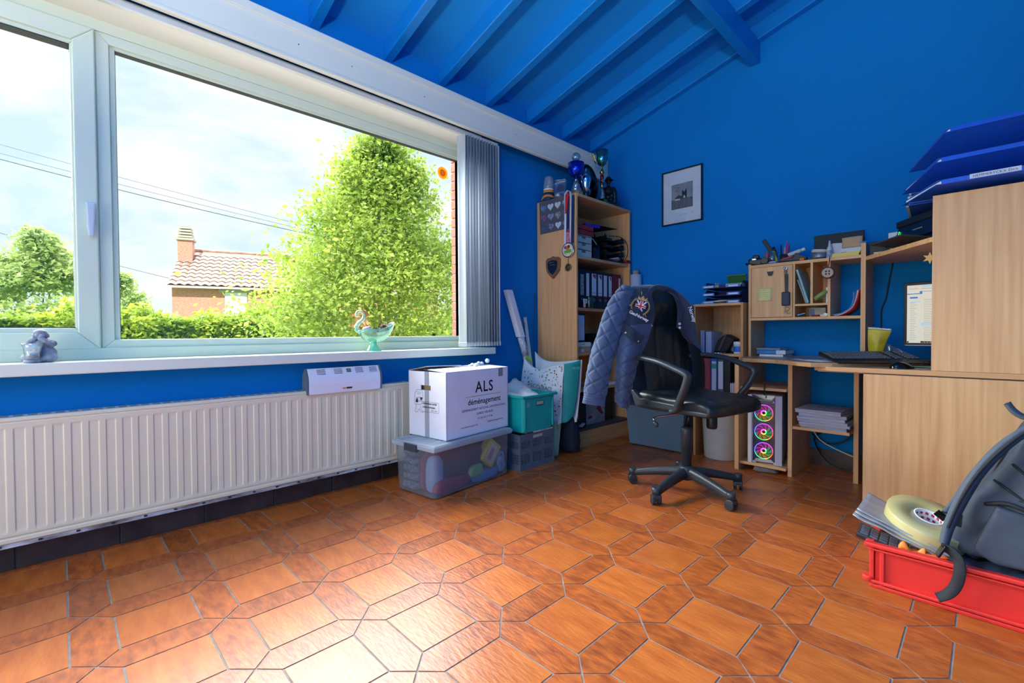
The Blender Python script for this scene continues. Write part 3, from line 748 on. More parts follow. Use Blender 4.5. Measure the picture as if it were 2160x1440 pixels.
# ---- glass swan bowl with pine cones
M_SWAN = clear_mat('pale_green_glass', (214, 240, 230), 0.16, 0.02, milky=0.12, milk_rgb=(190, 236, 220))
sw = thing('glass_swan_bowl', 'pale green glass bowl shaped like a swan on the window sill', 'bowl', (0.045, 1.430, 0.8412))
obj('foot', B().lathe([(0.0, 0), (0.052, 0.0), (0.047, 0.006), (0.03, 0.03), (0.02, 0.046), (0.024, 0.058), (0.0, 0.058)], n=22), clear_mat('green_glass_foot', (176, 232, 212), 0.18, 0.05, milky=0.4, milk_rgb=(150, 228, 200)), sw)
def bowl(u, v, t=0.0):
    a = 2*PI*u; r = math.sin(v*PI/2)
    ly_ = 0.098 if math.sin(a) < 0 else 0.15
    x = (0.062-t)*r*math.cos(a); y = (ly_-t)*r*math.sin(a)*(1 if math.sin(a) < 0 else 1)
    z = 0.055+t+0.075*(1-math.cos(v*PI/2))+0.055*max(0, y/0.15)**2*r+0.01*abs(math.cos(a))*r
    return (x, y, z)
obj('bowl', B().grid(lambda u, v: bowl(u, v), 40, 10, wrap=True), M_SWAN, sw, solid=0.004)
obj('neck', B().tube(catmull([(0, -0.085, 0.118), (0, -0.112, 0.142), (0, -0.100, 0.172), (0, -0.07, 0.198), (0, -0.062, 0.228), (0, -0.080, 0.250), (0, -0.104, 0.246), (0, -0.110, 0.226), (0, -0.104, 0.214)], 6),
     [0.015-0.0085*min(1, q/28)+(0.003 if 38 < q < 46 else 0) for q in range(49)], 10), M_SWAN, sw)
M_CONE = mat('brown_pine_cone', (120, 92, 72), 0.8, rgb2=(70, 52, 44), vscale=40)
def cone(label, loc, r, tilt):
    t = thing('pine_cone', label, 'pine cone', loc, group='pine cones in the glass bowl', rot=tilt)
    b = B().ball((0, 0, 0), r*0.62, 10, 8, sc=(1, 1, 1.2))
    obj('core', b, M_CONE, t)
    b = B()
    for k in range(34):
        a = k*2.39996; z = (k/33-0.5)*1.9; w = math.sqrt(max(0.05, 1-z*z/1.25))
        d = Vector((math.cos(a)*w, math.sin(a)*w, z*0.5+0.25)); p = Vector((math.cos(a)*w*r*0.55, math.sin(a)*w*r*0.55, z*r*0.68)); sd = Vector((-math.sin(a), math.cos(a), 0))
        b.add([p-sd*r*0.12, p+sd*r*0.12, p+d*r*0.45+sd*r*0.2, p+d*r*0.5, p+d*r*0.45-sd*r*0.2], [(0, 1, 2, 3, 4)])
    obj('scales', b, M_CONE, t)
cone('largest brown pine cone in the glass swan bowl', (0.045, 1.505, 0.990), 0.034, (1.2, 0.3, 0))
cone('small dark pine cone at the middle of the glass swan bowl', (0.065, 1.435, 0.970), 0.022, (0.4, 1.1, 0.5))
tag(obj('shell', blob(B().ball((0, 0, 0), 0.022, sc=(1, 1.2, 0.8)).ball((0.008, 0.012, 0.008), 0.012), 0.003, 4, 'shell'), mat('pale_shell', (210, 204, 200), 0.4, var=0.1, vscale=40), loc=(0.045, 1.385, 0.978)), 'pale round shell in the swan bowl next to the neck', 'shell')

# ---- moving box lettered ALS
A = math.radians(7.0)
als = thing('moving_box', 'white cardboard removal box lettered ALS on the plastic storage box', 'box', (0.554, 1.623, 0.3145), rz=A)
# local: x from -0.343 (wall side) to 0 (room side), y from 0 to 0.575
M_CARD = mat('white_cardboard', (232, 230, 236), 0.65, var=0.025, vscale=5); M_CARDI = mat('brown_cardboard', (186, 158, 122), 0.8, var=0.06, vscale=20)
LW, LL, LH = 0.343, 0.575, 0.402
bx = B()
bx.box((-LW, 0, 0), (0, LL, 0.004)).box((-0.005, 0, 0), (0, LL, LH)).box((-LW, 0, 0), (-LW+0.005, LL, LH)).box((-LW, LL-0.005, 0), (0, LL, LH))
# near side with a hand hole
hy0, hy1, hz0, hz1 = -0.225, -0.135, 0.288, 0.318
bx.box((-LW, 0, 0), (hy0, 0.005, LH)).box((hy1, 0, 0), (0, 0.005, LH)).box((hy0, 0, 0), (hy1, 0.005, hz0)).box((hy0, 0, hz1), (hy1, 0.005, LH))
obj('body', bx, M_CARD, als)
obj('inside', B().box((hy0-0.05, 0.03, 0.2), (hy1+0.05, 0.035, 0.38)), M_CARDI, als)
def flap(pts, m=M_CARD): return B().prism(pts, (0, 0, 0.004))
obj('flap', B().prism([(0, 0.004, LH), (0, LL, LH), (-0.165, LL, LH+0.006), (-0.165, 0.004, LH+0.010)], (0, 0, 0.004)), M_CARD, als)
obj('flap', B().prism([(-LW, 0.004, LH), (-0.175, 0.004, LH+0.030), (-0.175, 0.30, LH+0.020), (-LW, 0.30, LH)], (0, 0, 0.004)), M_CARD, als)
obj('flap', B().prism([(-LW, 0.30, LH), (-0.17, 0.30, LH+0.012), (-0.17, LL, LH+0.004), (-LW, LL, LH)], (0, 0, 0.004)), M_CARD, als)
obj('flap_edge', B().prism([(-LW, 0.003, LH), (-0.175, 0.003, LH+0.028), (-0.175, 0.001, LH+0.033), (-LW, 0.001, LH+0.005)], (0, 0.002, 0)), M_CARDI, als)
pb = B()
rg = random.Random(4)
for k in range(16):
    c = Vector((-0.17+rg.uniform(-.03, .03), 0.37+k*0.011+rg.uniform(-.01, .01), LH+0.012+(0.03 if k > 9 else 0.004)*rg.random()))
    pb.ball(c, 0.016*rg.uniform(.6, 1.2), 7, 5, sc=(1, 1, rg.uniform(.3, 1.0)))
obj('crumpled_paper', pb, M_PAPER, als)
tp = B().box((-0.19, -0.0012, 0), (-0.150, 0, hz0)).box((-0.19, -0.0012, hz1), (-0.150, 0, LH)).box((-0.197, -0.001, LH+0.0105), (-0.16, LL, LH+0.0125))
obj('packing_tape', tp, clear_mat('clear_packing_tape', (236, 238, 240), 0.12, 0.15, milky=0.25), als)
obj('packing_tape', B().box((0.0, LL-0.10, LH-0.055), (0.0008, LL-0.055, LH)), clear_mat('clear_packing_tape', (236, 238, 240), 0.12, 0.15, milky=0.25), als)
pr = B(); ux, uz = (0, 1, 0), (0, 0, 1)
text_b(pr, 'ALS', 0.098, (0.0, 0.335, 0.262), ux, uz, 'CENTER', 0.0008, 1.12, 0.0012)
text_b(pr, 'déménagement', 0.050, (0.0, 0.338, 0.188), ux, uz, 'CENTER', 0.0008, 1.02, 0.0006)
text_b(pr, 'DÉMÉNAGEMENT NATIONAL & INTERNATIONAL', 0.0205, (0.0, 0.338, 0.150), ux, uz, 'CENTER', 0.0008, 1.0, 0, 0.92)
text_b(pr, 'GARDE -MEUBLES', 0.0205, (0.0, 0.338, 0.120), ux, uz, 'CENTER', 0.0008)
text_b(pr, '+32 (0) 475 27 57 98', 0.017, (0.0, 0.338, 0.090), ux, uz, 'CENTER', 0.0008)
text_b(pr, 'www.alsdemenagement.be', 0.0145, (0.0, 0.195, 0.052), ux, uz, 'CENTER', 0.0008)
text_b(pr, 'info@alsdemenagement.be', 0.0145, (0.0, 0.440, 0.058), ux, uz, 'CENTER', 0.0008)
obj('lettering', pr, M_INK, als)
obj('yellow_rule', B().box((0.0, 0.165, 0.237), (0.0009, 0.50, 0.2405)), mat('mustard_print', (206, 176, 84), 0.6), als)
# mover emblem and caption on the near side
em = B(); ux = (1, 0, 0)
text_b(em, 'Déménageur agréé', 0.0165, (-0.2085, 0.0, 0.203), ux, uz, 'LEFT', 0.0022, 1.0, 0.0003)
text_b(em, 'erkend verhuizer', 0.0165, (-0.2085, 0.0, 0.181), ux, uz, 'LEFT', 0.0022, 1.0, 0.0003)
text_b(em, 'CBD - BKV', 0.012, (-0.075, 0.0, 0.163), ux, uz, 'RIGHT', 0.0022)
def line(b, pts, r=0.0008):
    for a, c in zip(pts, pts[1:]):
        a = Vector((a[0], -0.0016, a[1])); c = Vector((c[0], -0.0016, c[1])); d = (c-a).normalized(); w = Vector((-d.z, 0, d.x))*r
        b.add([a-w, c-w, c+w, a+w], [(0, 1, 2, 3)])
line(em, [(-0.213, 0.156), (-0.066, 0.156), (-0.062, 0.16), (-0.062, 0.214), (-0.066, 0.218), (-0.213, 0.218)])
line(em, [(-0.282, 0.20), (-0.282, 0.262), (-0.262, 0.288), (-0.215, 0.288), (-0.205, 0.262), (-0.208, 0.235), (-0.222, 0.218), (-0.213, 0.205)])
line(em, [(-0.282, 0.20), (-0.275, 0.192), (-0.26, 0.196), (-0.235, 0.196), (-0.213, 0.205)])
line(em, [(-0.270, 0.190), (-0.275, 0.168), (-0.282, 0.15), (-0.262, 0.146), (-0.24, 0.17), (-0.22, 0.148), (-0.206, 0.15), (-0.232, 0.19)])
em.add([(-0.276, -0.0016, 0.208), (-0.25, -0.0016, 0.208), (-0.262, -0.0016, 0.242)], [(0, 1, 2)]); em.add([(-0.232, -0.0016, 0.242), (-0.208, -0.0016, 0.24), (-0.222, -0.0016, 0.222)], [(0, 1, 2)])
ci = [(-0.241+0.013*math.cos(2*PI*k/14), 0.229+0.013*math.sin(2*PI*k/14)) for k in range(15)]; line(em, ci)
line(em, [(-0.262, 0.272), (-0.222, 0.272)]); line(em, [(-0.262, 0.262), (-0.228, 0.262)])
obj('emblem_print', em, M_INK, als)

# ---- clear plastic storage box and what is in it
A2 = math.radians(6.5)
st = thing('storage_box', 'large clear plastic storage box with white lid under the removal box', 'storage box', (0.597, 1.506, 0.0), rz=A2)
M_CLBOX = clear_mat('cloudy_clear_plastic', (244, 247, 250), 0.04, 0.22, milky=0.11, milk_rgb=(240, 244, 250))
M_LID = clear_mat('cloudy_lid_plastic', (240, 244, 250), 0.08, 0.25, milky=0.6, milk_rgb=(236, 242, 246))
SW, SL, SH = 0.345, 0.655, 0.282
def tub(w, l, h, t, r, flare, z0=0.006, n=5, zlev=(0, 0.02, 0.5, 1.0)):
    """open rounded tub: x -w..0, y 0..l"""
    def outline(off, rr):
        pts = []
        for cx, cy, a0 in ((-rr+off, rr-off, -PI/2), (-rr+off, l-rr+off, 0), (-w+rr-off, l-rr+off, PI/2), (-w+rr-off, rr-off, PI)):
            for k in range(n+1):
                a = a0+PI/2*k/n; pts.append((cx+rr*math.cos(a), cy+rr*math.sin(a)))
        return pts
    b = B(); m = 4*(n+1); rings = []
    for q in zlev: rings.append([(x, y, z0+q*h) for x, y in outline(flare*q-0.004*(q == 0), r)])
    inner = [[(x, y, max(p[0][2], z0+t)) for x, y in outline(-t+flare*q, max(r-t, 0.002))] for q, p in zip(zlev, rings)]
    allr = rings+inner[::-1]
    vs = [p for ring_ in allr for p in ring_]
    fs = []
    for j in range(len(allr)-1):
        for i in range(m): fs.append((j*m+i, j*m+(i+1) % m, (j+1)*m+(i+1) % m, (j+1)*m+i))
    fs.append(tuple(reversed(range(m)))); fs.append(tuple((len(allr)-1)*m+i for i in range(m)))
    b.add(vs, fs, False); return b
obj('tub', tub(SW, SL, SH-0.006, 0.0035, 0.03, 0.008), M_CLBOX, st)
rim = B()
for z0, z1, ov in ((0.276, 0.283, 0.017), (0.283, 0.304, 0.021), (0.304, 0.311, 0.014)):
    rbox(rim, (-SW-ov, -ov, z0), (ov, SL+ov, z1), 0.02 if z1-z0 > .04 else 0.003)
obj('lid', rim, M_LID, st)
rd = B()
for k in range(7): rd.box((-SW+0.02+k*0.046, 0.012, 0.311), (-SW+0.03+k*0.046, SL-0.012, 0.3135))
obj('lid_ribs', rd, M_LID, st)
obj('latch', B().box((-0.235, -0.033, 0.262), (-0.125, -0.020, 0.306)), mat('dark_grey_latch', (58, 64, 74), 0.35), st, bevel=0.004)
obj('latch', B().box((-0.235, SL+0.020, 0.262), (-0.125, SL+0.033, 0.306)), mat('dark_grey_latch', (58, 64, 74), 0.35), st, bevel=0.004)
ft = B()
for fy in (0.03, SL-0.09):
    for fx in (-SW+0.03, -0.08): ft.box((fx, fy, 0), (fx+0.05, fy+0.06, 0.007))
obj('feet', ft, M_CLBOX, st)
ca, sa = math.cos(A2), math.sin(A2)
def inbox(x, y, z): return (0.597+x*ca-y*sa, 1.506+x*sa+y*ca, z)
def cloth_lump(name, label, cat, c, size, m, seed=1, rot=0.0, amp=0.22, freq=9.0, seg=22):
    """soft folded heap: a rounded slab with noise folds"""
    b = B(); sx_, sy_, sz_ = size
    def fn(u, v):
        a = 2*PI*u; th = PI*v
        q = lambda s_: math.copysign(abs(s_)**0.55, s_)
        p = Vector((q(math.cos(a))*q(math.sin(th))*sx_/2, q(math.sin(a))*q(math.sin(th))*sy_/2, -q(math.cos(th))*sz_/2))
        d = mnoise.noise(Vector((p.x*freq+seed, p.y*freq, p.z*freq*2.5)))
        return p*(1+amp*d)
    b.grid(fn, seg, seg//2, wrap=True)
    return tag(obj(name, b, m, loc=c, rz=rot), label, cat)
M_TOW = mat('grey_terry_towel', (128, 138, 158), 0.95, rgb2=(76, 86, 110), vscale=60, vstretch=(1, 1, 2))
for k, (zz, hh) in enumerate(((0.012, 0.05), (0.064, 0.046), (0.112, 0.05), (0.164, 0.044), (0.210, 0.042))):
    b = B()
    def tw(u, v, hh=hh, k=k):
        a = 2*PI*u; th = PI*v; q = lambda s_, e=0.35: math.copysign(abs(s_)**e, s_)
        x = q(math.cos(a))*q(math.sin(th))*0.072; y = q(math.sin(a))*q(math.sin(th))*0.09
        return (x+0.004*math.sin(y*90+k), y, hh/2-q(math.cos(th), 0.5)*hh/2+0.003*math.sin(x*120+k*2))
    o = obj('folded_towel', b.grid(tw, 28, 12, wrap=True), M_TOW, loc=inbox(-0.25, 0.105, zz), rz=A2)
    tag(o, ('lowest', 'second lowest', 'middle', 'second highest', 'topmost')[k]+' grey towel folded at the left end of the storage box', 'towel', 'towels in the storage box')
def bx(name, label, cat, lo, hi, m, rot=None, bevel=0.004, base=None):
    c = [(lo[i]+hi[i])/2 for i in range(3)]; h = [(hi[i]-lo[i])/2 for i in range(3)]
    p = inbox(*c)
    o = obj(name, B().box((-h[0], -h[1], -h[2]), h), m, loc=p, rot=rot or (0, 0, A2), bevel=bevel); return tag(o, label, cat)
cloth_lump('folded_fabric', 'dark purple fabric standing between towels and books in the storage box', 'fabric', inbox(-0.152, 0.12, 0.125), (0.03, 0.19, 0.23), mat('plum_cloth', (140, 50, 96), 0.9), 3, A2, 0.12)
cloth_lump('folded_fabric', 'pale blue fabric at the near corner of the storage box', 'fabric', inbox(-0.085, 0.075, 0.12), (0.07, 0.10, 0.21), mat('pale_blue_cloth', (138, 166, 196), 0.9), 5, A2, 0.1)
cloth_lump('folded_fabric', 'dark grey heap of fabric in the middle of the storage box', 'fabric', inbox(-0.13, 0.33, 0.125), (0.20, 0.30, 0.225), mat('charcoal_cloth', (48, 48, 58), 0.95), 8, A2, 0.15)
cloth_lump('folded_fabric', 'dark red fabric at the bottom of the storage box', 'fabric', inbox(-0.045, 0.17, 0.05), (0.07, 0.29, 0.075), mat('dark_red_cloth', (150, 36, 64), 0.9), 2, A2, 0.12)
cloth_lump('folded_fabric', 'light green cloth in the middle of the storage box', 'fabric', inbox(-0.030, 0.365, 0.088), (0.05, 0.125, 0.075), mat('light_green_cloth', (150, 190, 110), 0.9), 4, A2, 0.2)
cloth_lump('folded_fabric', 'sky blue cloth at the bottom of the storage box right of the red one', 'fabric', inbox(-0.045, 0.455, 0.042), (0.07, 0.25, 0.065), mat('sky_blue_cloth', (92, 142, 184), 0.9), 6, A2, 0.15)
cloth_lump('folded_fabric', 'white and blue striped cloth at the far end of the storage box', 'fabric', inbox(-0.04, 0.605, 0.09), (0.06, 0.07, 0.13), mat('striped_cloth', (210, 214, 222), 0.9, rgb2=(90, 104, 140), vscale=30, vstretch=(1, 4, 1)), 7, A2, 0.15)
yp = thing('yellow_packet', 'yellow packet with a pale label tilted inside the storage box', 'packet', inbox(-0.040, 0.500, 0.172), rot=(math.radians(-38), 0, A2))
obj('body', B().box((-0.03, -0.062, -0.078), (0.03, 0.062, 0.078)), mat('yellow_packet', (240, 204, 50), 0.5), yp, bevel=0.008)
obj('label', B().box((0.0302, -0.042, -0.062), (0.0312, 0.042, 0.056)), mat('cream_label', (232, 214, 176), 0.6), yp)
lb = B()
for q in range(3): lb.box((0.0312, -0.02+q*0.012, -0.052), (0.0318, -0.014+q*0.012, 0.03))
obj('print', lb, mat('red_print', (190, 70, 50), 0.6), yp)

# ---- grey folding crate
M_GC = mat('grey_crate_plastic', (92, 102, 114), 0.5, var=0.06, vscale=8)
gc = thing('folding_crate', 'grey perforated folding crate on the floor', 'crate', (0.551, 2.24, 0.0), rz=0.01)
CW, CL, CH = 0.34, 0.36, 0.248
g = B().box((-CW, 0, 0.0), (0, CL, 0.012))
obj('floor_panel', g, M_GC, gc)
def lattice(axis, cols, label=None):
    """one perforated wall seen face on: a = along wall 0..L"""
    L = CL if axis == 'y' else CW
    b = B()
    def bxw(a0, a1, z0, z1, d0=0.0, d1=0.006):
        if axis == 'y': b.box((-d1, a0, z0), (-d0, a1, z1))
        else: b.box((-a1, d0, z0), (-a0, d1, z1))
    bxw(0, L, 0, 0.03, -0.003, 0.01); bxw(0, L, 0.122, 0.136, -0.002, 0.008); bxw(0, L, 0.205, CH, -0.003, 0.01)
    cw = L/cols
    for c in range(cols+1): bxw(max(0, c*cw-0.014), min(L, c*cw+0.014), 0.03, 0.205, -0.001, 0.008)
    for z0, z1 in ((0.03, 0.122), (0.136, 0.205)):
        for c in range(cols):
            a0, a1 = c*cw+0.014, (c+1)*cw-0.014; nb = 6; st_ = (a1-a0)/nb
            bxw(a0, a1, z1-0.012, z1); bxw(a0, a1, z0, z0+0.014)
            for q in range(nb+1): bxw(a0+q*st_-0.0028, a0+q*st_+0.0028, z0, z1, 0.001, 0.005)
            nr = 4
            for q in range(1, nr): zz = lerp(z0+0.014, z1-0.012, q/nr); bxw(a0, a1, zz-0.0022, zz+0.0022, 0.001, 0.005)
    return b
obj('lattice_wall', lattice('y', 3), M_GC, gc)
obj('lattice_wall', lattice('x', 3), M_GC, gc)
obj('lattice_wall', lattice('y', 3), M_GC, gc, loc=(-CW+0.006, 0, 0))
obj('lattice_wall', lattice('x', 3), M_GC, gc, loc=(0, CL-0.006, 0))
obj('grip_hole', B().box((-0.001, 0.13, 0.212), (0.0042, 0.23, 0.234)), mat('grip_cream', (176, 168, 150), 0.8), gc, bevel=0.003)  # cream block set into the grip
mg = thing('magazine', 'red and white magazine lying on the grey crate', 'magazine', (0.556, 2.30, 0.2485), rz=0.03)
obj('pages', B().box((-0.22, 0, 0), (0, 0.29, 0.011)), mat('magazine_cover_red', (120, 44, 50), 0.5), mg)
obj('spine_title', B().box((0.0, 0.07, 0.0015), (0.0008, 0.285, 0.0105)), M_PAPER, mg)
lt = B(); text_b(lt, 'VLAANDEREN', 0.011, (0.0008, 0.18, 0.002), (0, 1, 0), (0, 0, 1), 'CENTER', 0.0006, 1.1)
obj('spine_letters', lt, M_INK, mg)

# ---- teal crate on the grey one
M_TEAL = mat('teal_plastic', (14, 168, 160), 0.4, var=0.05, vscale=4)
tc_ = thing('teal_crate', 'teal plastic crate stacked on the grey folding crate', 'crate', (0.562, 2.262, 0.2605), rz=0.02)
TW, TL, TH = 0.36, 0.305, 0.258
obj('tub', tub(TW, TL, TH, 0.004, 0.022, 0.018, z0=0.0), M_TEAL, tc_)
rm = B()
for (lo, hi) in (((-TW-0.032, -0.03, 0), (0.032, -0.014, 0)), ((-TW-0.032, TL+0.014, 0), (0.032, TL+0.03, 0)), ((0.016, -0.03, 0), (0.032, TL+0.03, 0)), ((-TW-0.032, -0.03, 0), (-TW-0.016, TL+0.03, 0))):
    rm.box((lo[0], lo[1], TH-0.018), (hi[0], hi[1], TH))
obj('rim', rm, M_TEAL, tc_, bevel=0.004)
obj('foot_ring', tub(TW-0.02, TL-0.02, 0.03, 0.003, 0.02, 0.002, z0=0.0), M_TEAL, tc_, loc=(0.0, 0.01, 0.0))
obj('corner_rib', B().box((0.006, -0.004, 0.02), (0.016, 0.012, TH-0.02)), M_TEAL, tc_, bevel=0.003)
obj('corner_rib', B().box((0.006, TL-0.012, 0.02), (0.016, TL+0.004, TH-0.02)), M_TEAL, tc_, bevel=0.003)
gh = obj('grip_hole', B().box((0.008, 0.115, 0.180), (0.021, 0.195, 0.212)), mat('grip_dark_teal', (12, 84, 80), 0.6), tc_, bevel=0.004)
obj('grip_pale', B().box((0.0155, 0.118, 0.188), (0.0215, 0.185, 0.210)), mat('grip_cream', (176, 168, 150), 0.8), gh)  # pale block set into the dark teal grip
obj('price_sticker', B().box((0.0165, 0.018, 0.178), (0.0178, 0.046, 0.204)), mat('grey_sticker', (120, 160, 170), 0.6), tc_)
# white plastic bag bulging out of the teal crate
def bagtop(u, v):
    x = lerp(0.215, 0.545, u); y = lerp(2.285, 2.545, v)
    z = 0.455+0.14*(1-u)**1.1*math.sin(PI*min(1, 0.25+0.75*(1-abs(v-0.35))))+0.05*math.sin(PI*v)
    z += 0.018*mnoise.noise(Vector((x*14, y*14, 1)))+0.012*mnoise.noise(Vector((x*34, y*30, 4)))
    if u in (0, 1) or v in (0, 1): z = 0.44
    return (x-0.38, y-2.41, z-0.40)
o = obj('carrier_bag', B().grid(bagtop, 26, 22), mat('crumpled_white_plastic', (226, 222, 214), 0.35, bump=0.3, bscale=60), loc=(0.38, 2.41, 0.40), solid=0.002)
tag(o, 'crumpled white plastic bag filling the teal crate', 'bag')

# ---- eco bag with coloured sprig print
M_ECO = mat('white_bag_plastic', (222, 226, 224), 0.35, bump=0.12, bscale=14)
eb = thing('shopping_bag', 'white sprigged shopping bag with teal side beside the bookcase', 'bag', (0.40, 2.74, 0.0))
ofs = Vector((0.40, 2.74, 0))
W = lambda *p: Vector(p)-ofs
front = patch([[W(.170, 2.645, .20), W(.30, 2.70, .235), (W(.42, 2.715, .225)), W(.505, 2.735, .258)],
               [W(.160, 2.640, .40), W(.30, 2.665, .42), W(.42, 2.69, .42), W(.515, 2.735, .42)],
               [W(.170, 2.645, .58), W(.29, 2.675, .60), W(.42, 2.70, .60), W(.525, 2.735, .58)],
               [W(.185, 2.66, .745), W(.29, 2.70, .665), W(.41, 2.72, .690), W(.535, 2.735, .712)]])
obj('front_sheet', B().grid(lambda u, v: front(u, v)+Vector((0, 0.010*mnoise.noise(Vector((u*5, v*4, 2))), 0)), 24, 18), M_ECO, eb, solid=0.0015)
side = patch([[W(.505, 2.737, .258), W(.545, 2.765, .27), W(.565, 2.815, .315)], [W(.520, 2.737, .45), W(.56, 2.775, .45), W(.585, 2.83, .46)], [W(.535, 2.737, .712), W(.585, 2.785, .725), W(.612, 2.84, .742)]])
M_TEALBAG = mat('teal_bag_plastic', (26, 146, 142), 0.4, bump=0.15, bscale=12)
obj('side_sheet', B().grid(lambda u, v: side(u, v), 10, 14), M_TEALBAG, eb, solid=0.0015)
backp = patch([[W(.24, 2.74, .20), W(.35, 2.82, .22), W(.565, 2.85, .26)], [W(.24, 2.745, .5), W(.34, 2.83, .5), W(.585, 2.87, .5)], [W(.235, 2.735, .80), W(.31, 2.82, .72), W(.612, 2.86, .742)]])
obj('back_sheet', B().grid(lambda u, v: backp(u, v), 12, 10), M_ECO, eb, solid=0.0015)
obj('green_corner', B().grid(lambda u, v: W(lerp(.195, .255, u), 2.675, lerp(.735, .772, v)-0.02*u), 4, 3), mat('lime_print', (128, 178, 66), 0.5), eb, solid=0.002)
pal = [('red', (196, 60, 66)), ('lime', (132, 176, 60)), ('orange', (214, 160, 60)), ('sky', (60, 160, 190)), ('dark_green', (70, 110, 70)), ('maroon', (120, 60, 70))]
rg = random.Random(21)
for nm, c in pal:
    pb = B()
    for k in range(26):
        u, v = rg.uniform(0.03, 0.97), rg.uniform(0.03, 0.95)
        p = front(u, v); px_ = front(u+0.01, v)-p; pz_ = front(u, v+0.01)-p; px_.normalize(); pz_.normalize(); nn = px_.cross(pz_)
        if nn.y > 0: nn = -nn
        r_ = rg.uniform(0.0035, 0.008); el = rg.uniform(0.45, 1.0); th = rg.uniform(0, PI)
        pts = []
        for q in range(8):
            a = 2*PI*q/8; x_, y_ = r_*math.cos(a), r_*el*math.sin(a)
            pts.append(p+nn*0.004+px_*(x_*math.cos(th)-y_*math.sin(th))+pz_*(x_*math.sin(th)+y_*math.cos(th)))
        pb.add(pts, [tuple(range(8))])
    obj(nm+'_sprig_print', pb, mat(nm+'_print_ink', c, 0.6), eb)
lt = B(); p = front(0.55, 0.60); text_b(lt, 'ECO-BAG', 0.045, p+Vector((-0.02, -0.020, -0.06)), Vector((1, 0.15, -0.12)), (0, 0.02, 1), 'CENTER', 0.001)
obj('lettering', lt, mat('grey_ink', (96, 110, 104), 0.6), eb)
lt = B(); text_b(lt, 'eco', 0.04, side(0.72, 0.86)+Vector((0.004, -0.006, 0)), (0.62, 0.78, 0), (0, 0, 1), 'CENTER', 0.001)
obj('side_lettering', lt, mat('pale_teal_ink', (120, 200, 196), 0.6), eb)
lower = patch([[W(.40, 2.70, .0), W(.45, 2.705, .0), W(.47, 2.74, .0)], [W(.385, 2.69, .13), W(.45, 2.70, .13), W(.485, 2.74, .13)], [W(.38, 2.70, .27), W(.45, 2.71, .27), W(.50, 2.745, .27)]])
obj('leek_print_bottom', B().grid(lambda u, v: lower(u, v), 10, 10), mat('leek_print', (196, 208, 176), 0.45, rgb2=(86, 122, 40), vscale=9, vstretch=(3, 3, 0.5)), eb, solid=0.0015)
cloth_lump('dark_trousers', 'dark navy fabric hanging below the shopping bag beside the bookcase', 'fabric', (0.475, 2.868, 0.155), (0.17, 0.12, 0.30), mat('navy_fabric', (24, 30, 46), 0.9), 9, 0.0, 0.2, 8)

# ---- leaning tubes in the corner
pt_ = thing('poster_tube', 'tall white and grey cardboard tube leaning against the blue wall', 'tube', (0.22, 2.93, 0.0))
def along(t): return Vector((lerp(0.0, -0.175, t), lerp(0, -0.31, t), lerp(0.02, 1.30, t)))
obj('lower_tube', B().cyl(along(0), along(0.58), 0.027, n=18), mat('grey_tube', (176, 184, 196), 0.35), pt_)
obj('label_wrap', B().cyl(along(0.58), along(0.70), 0.0275, n=18), mat('printed_label', (214, 216, 222), 0.5, rgb2=(150, 156, 170), vscale=60), pt_)
obj('upper_carton', B().prism([along(0.70)+Vector(d) for d in ((-.028, -.028, 0), (.028, -.028, 0), (.028, .028, 0), (-.028, .028, 0))], along(1.0)-along(0.70)), mat('white_carton', (226, 224, 226), 0.6), pt_, bevel=0.003)
wp = thing('white_pole', 'thin white pole with a brass knob leaning beside the bookcase', 'pole', (0.10, 2.955, 0.0))
def al2(t): return Vector((lerp(0.0, -0.075, t), lerp(0, -0.115, t), lerp(0.0, 1.075, t)))
obj('shaft', B().cyl(al2(0), al2(1), 0.014, n=12), M_WHITE, wp)
obj('cap', B().cyl(al2(1), al2(1)+Vector((0, -.002, .008)), 0.016, 0.013, n=12), M_WHITE, wp)
obj('knob', B().ball(al2(0.955)+Vector((0.0, -0.020, 0)), 0.010).cyl(al2(0.955), al2(0.955)+Vector((0, -0.016, 0)), 0.006, n=8), mat('brass', (190, 150, 80), 0.3, metal=1.0), wp)
o = obj('wall_cable', B().tube(catmull([(0.006, 2.985, 1.30), (0.006, 2.978, 1.15), (0.006, 2.965, 1.0), (0.03, 2.945, 0.85), (0.05, 2.94, 0.6), (0.02, 2.975, 0.01)], 6), 0.003, 6), mat('blue_grey_cable', (40, 70, 110), 0.6))
tag(o, 'thin dark cable running down the wall beside the bookcase', 'cable')
# ================================================================== BOOKCASE IN THE CORNER
bc = thing('bookcase', 'tall beech bookcase in the corner of the room', 'bookcase', (0, 3.012, 0))
BX, BW, BH = 0.442, 0.818, 2.082
obj('side_panel', B().box((0.013, 0, 0), (BX, 0.020, BH)), M_WOOD, bc, bevel=0.0015)
obj('side_panel', B().box((0.013, BW-0.020, 0), (BX, BW, BH)), M_WOOD, bc, bevel=0.0015)
obj('top_panel', B().box((0.013, 0.018, BH-0.024), (BX+0.004, BW+0.002, BH)), M_WOODY, bc, bevel=0.0015)
obj('back_panel', B().box((0.013, 0.018, 0.05), (0.020, BW-0.018, BH-0.02)), M_WOOD, bc)
obj('bottom_panel', B().box((0.02, 0.018, 0.128), (BX-0.004, BW-0.018, 0.150)), mat('dark_shelf_board', (78, 74, 76), 0.5, var=0.1), bc)  # bottom board coloured darker than the other shelves
obj('plinth', B().box((BX-0.02, 0.018, 0), (BX-0.002, BW-0.018, 0.130)), M_WOODY, bc)
def shelf_poly(z, bow):
    pts = [(0.02, 0.019, z)]
    for k in range(13):
        t = k/12; pts.append((BX-0.012-bow*math.sin(PI*t*0.9+0.15), lerp(0.019, BW-0.019, t), z))
    pts.append((0.02, BW-0.019, z)); return pts
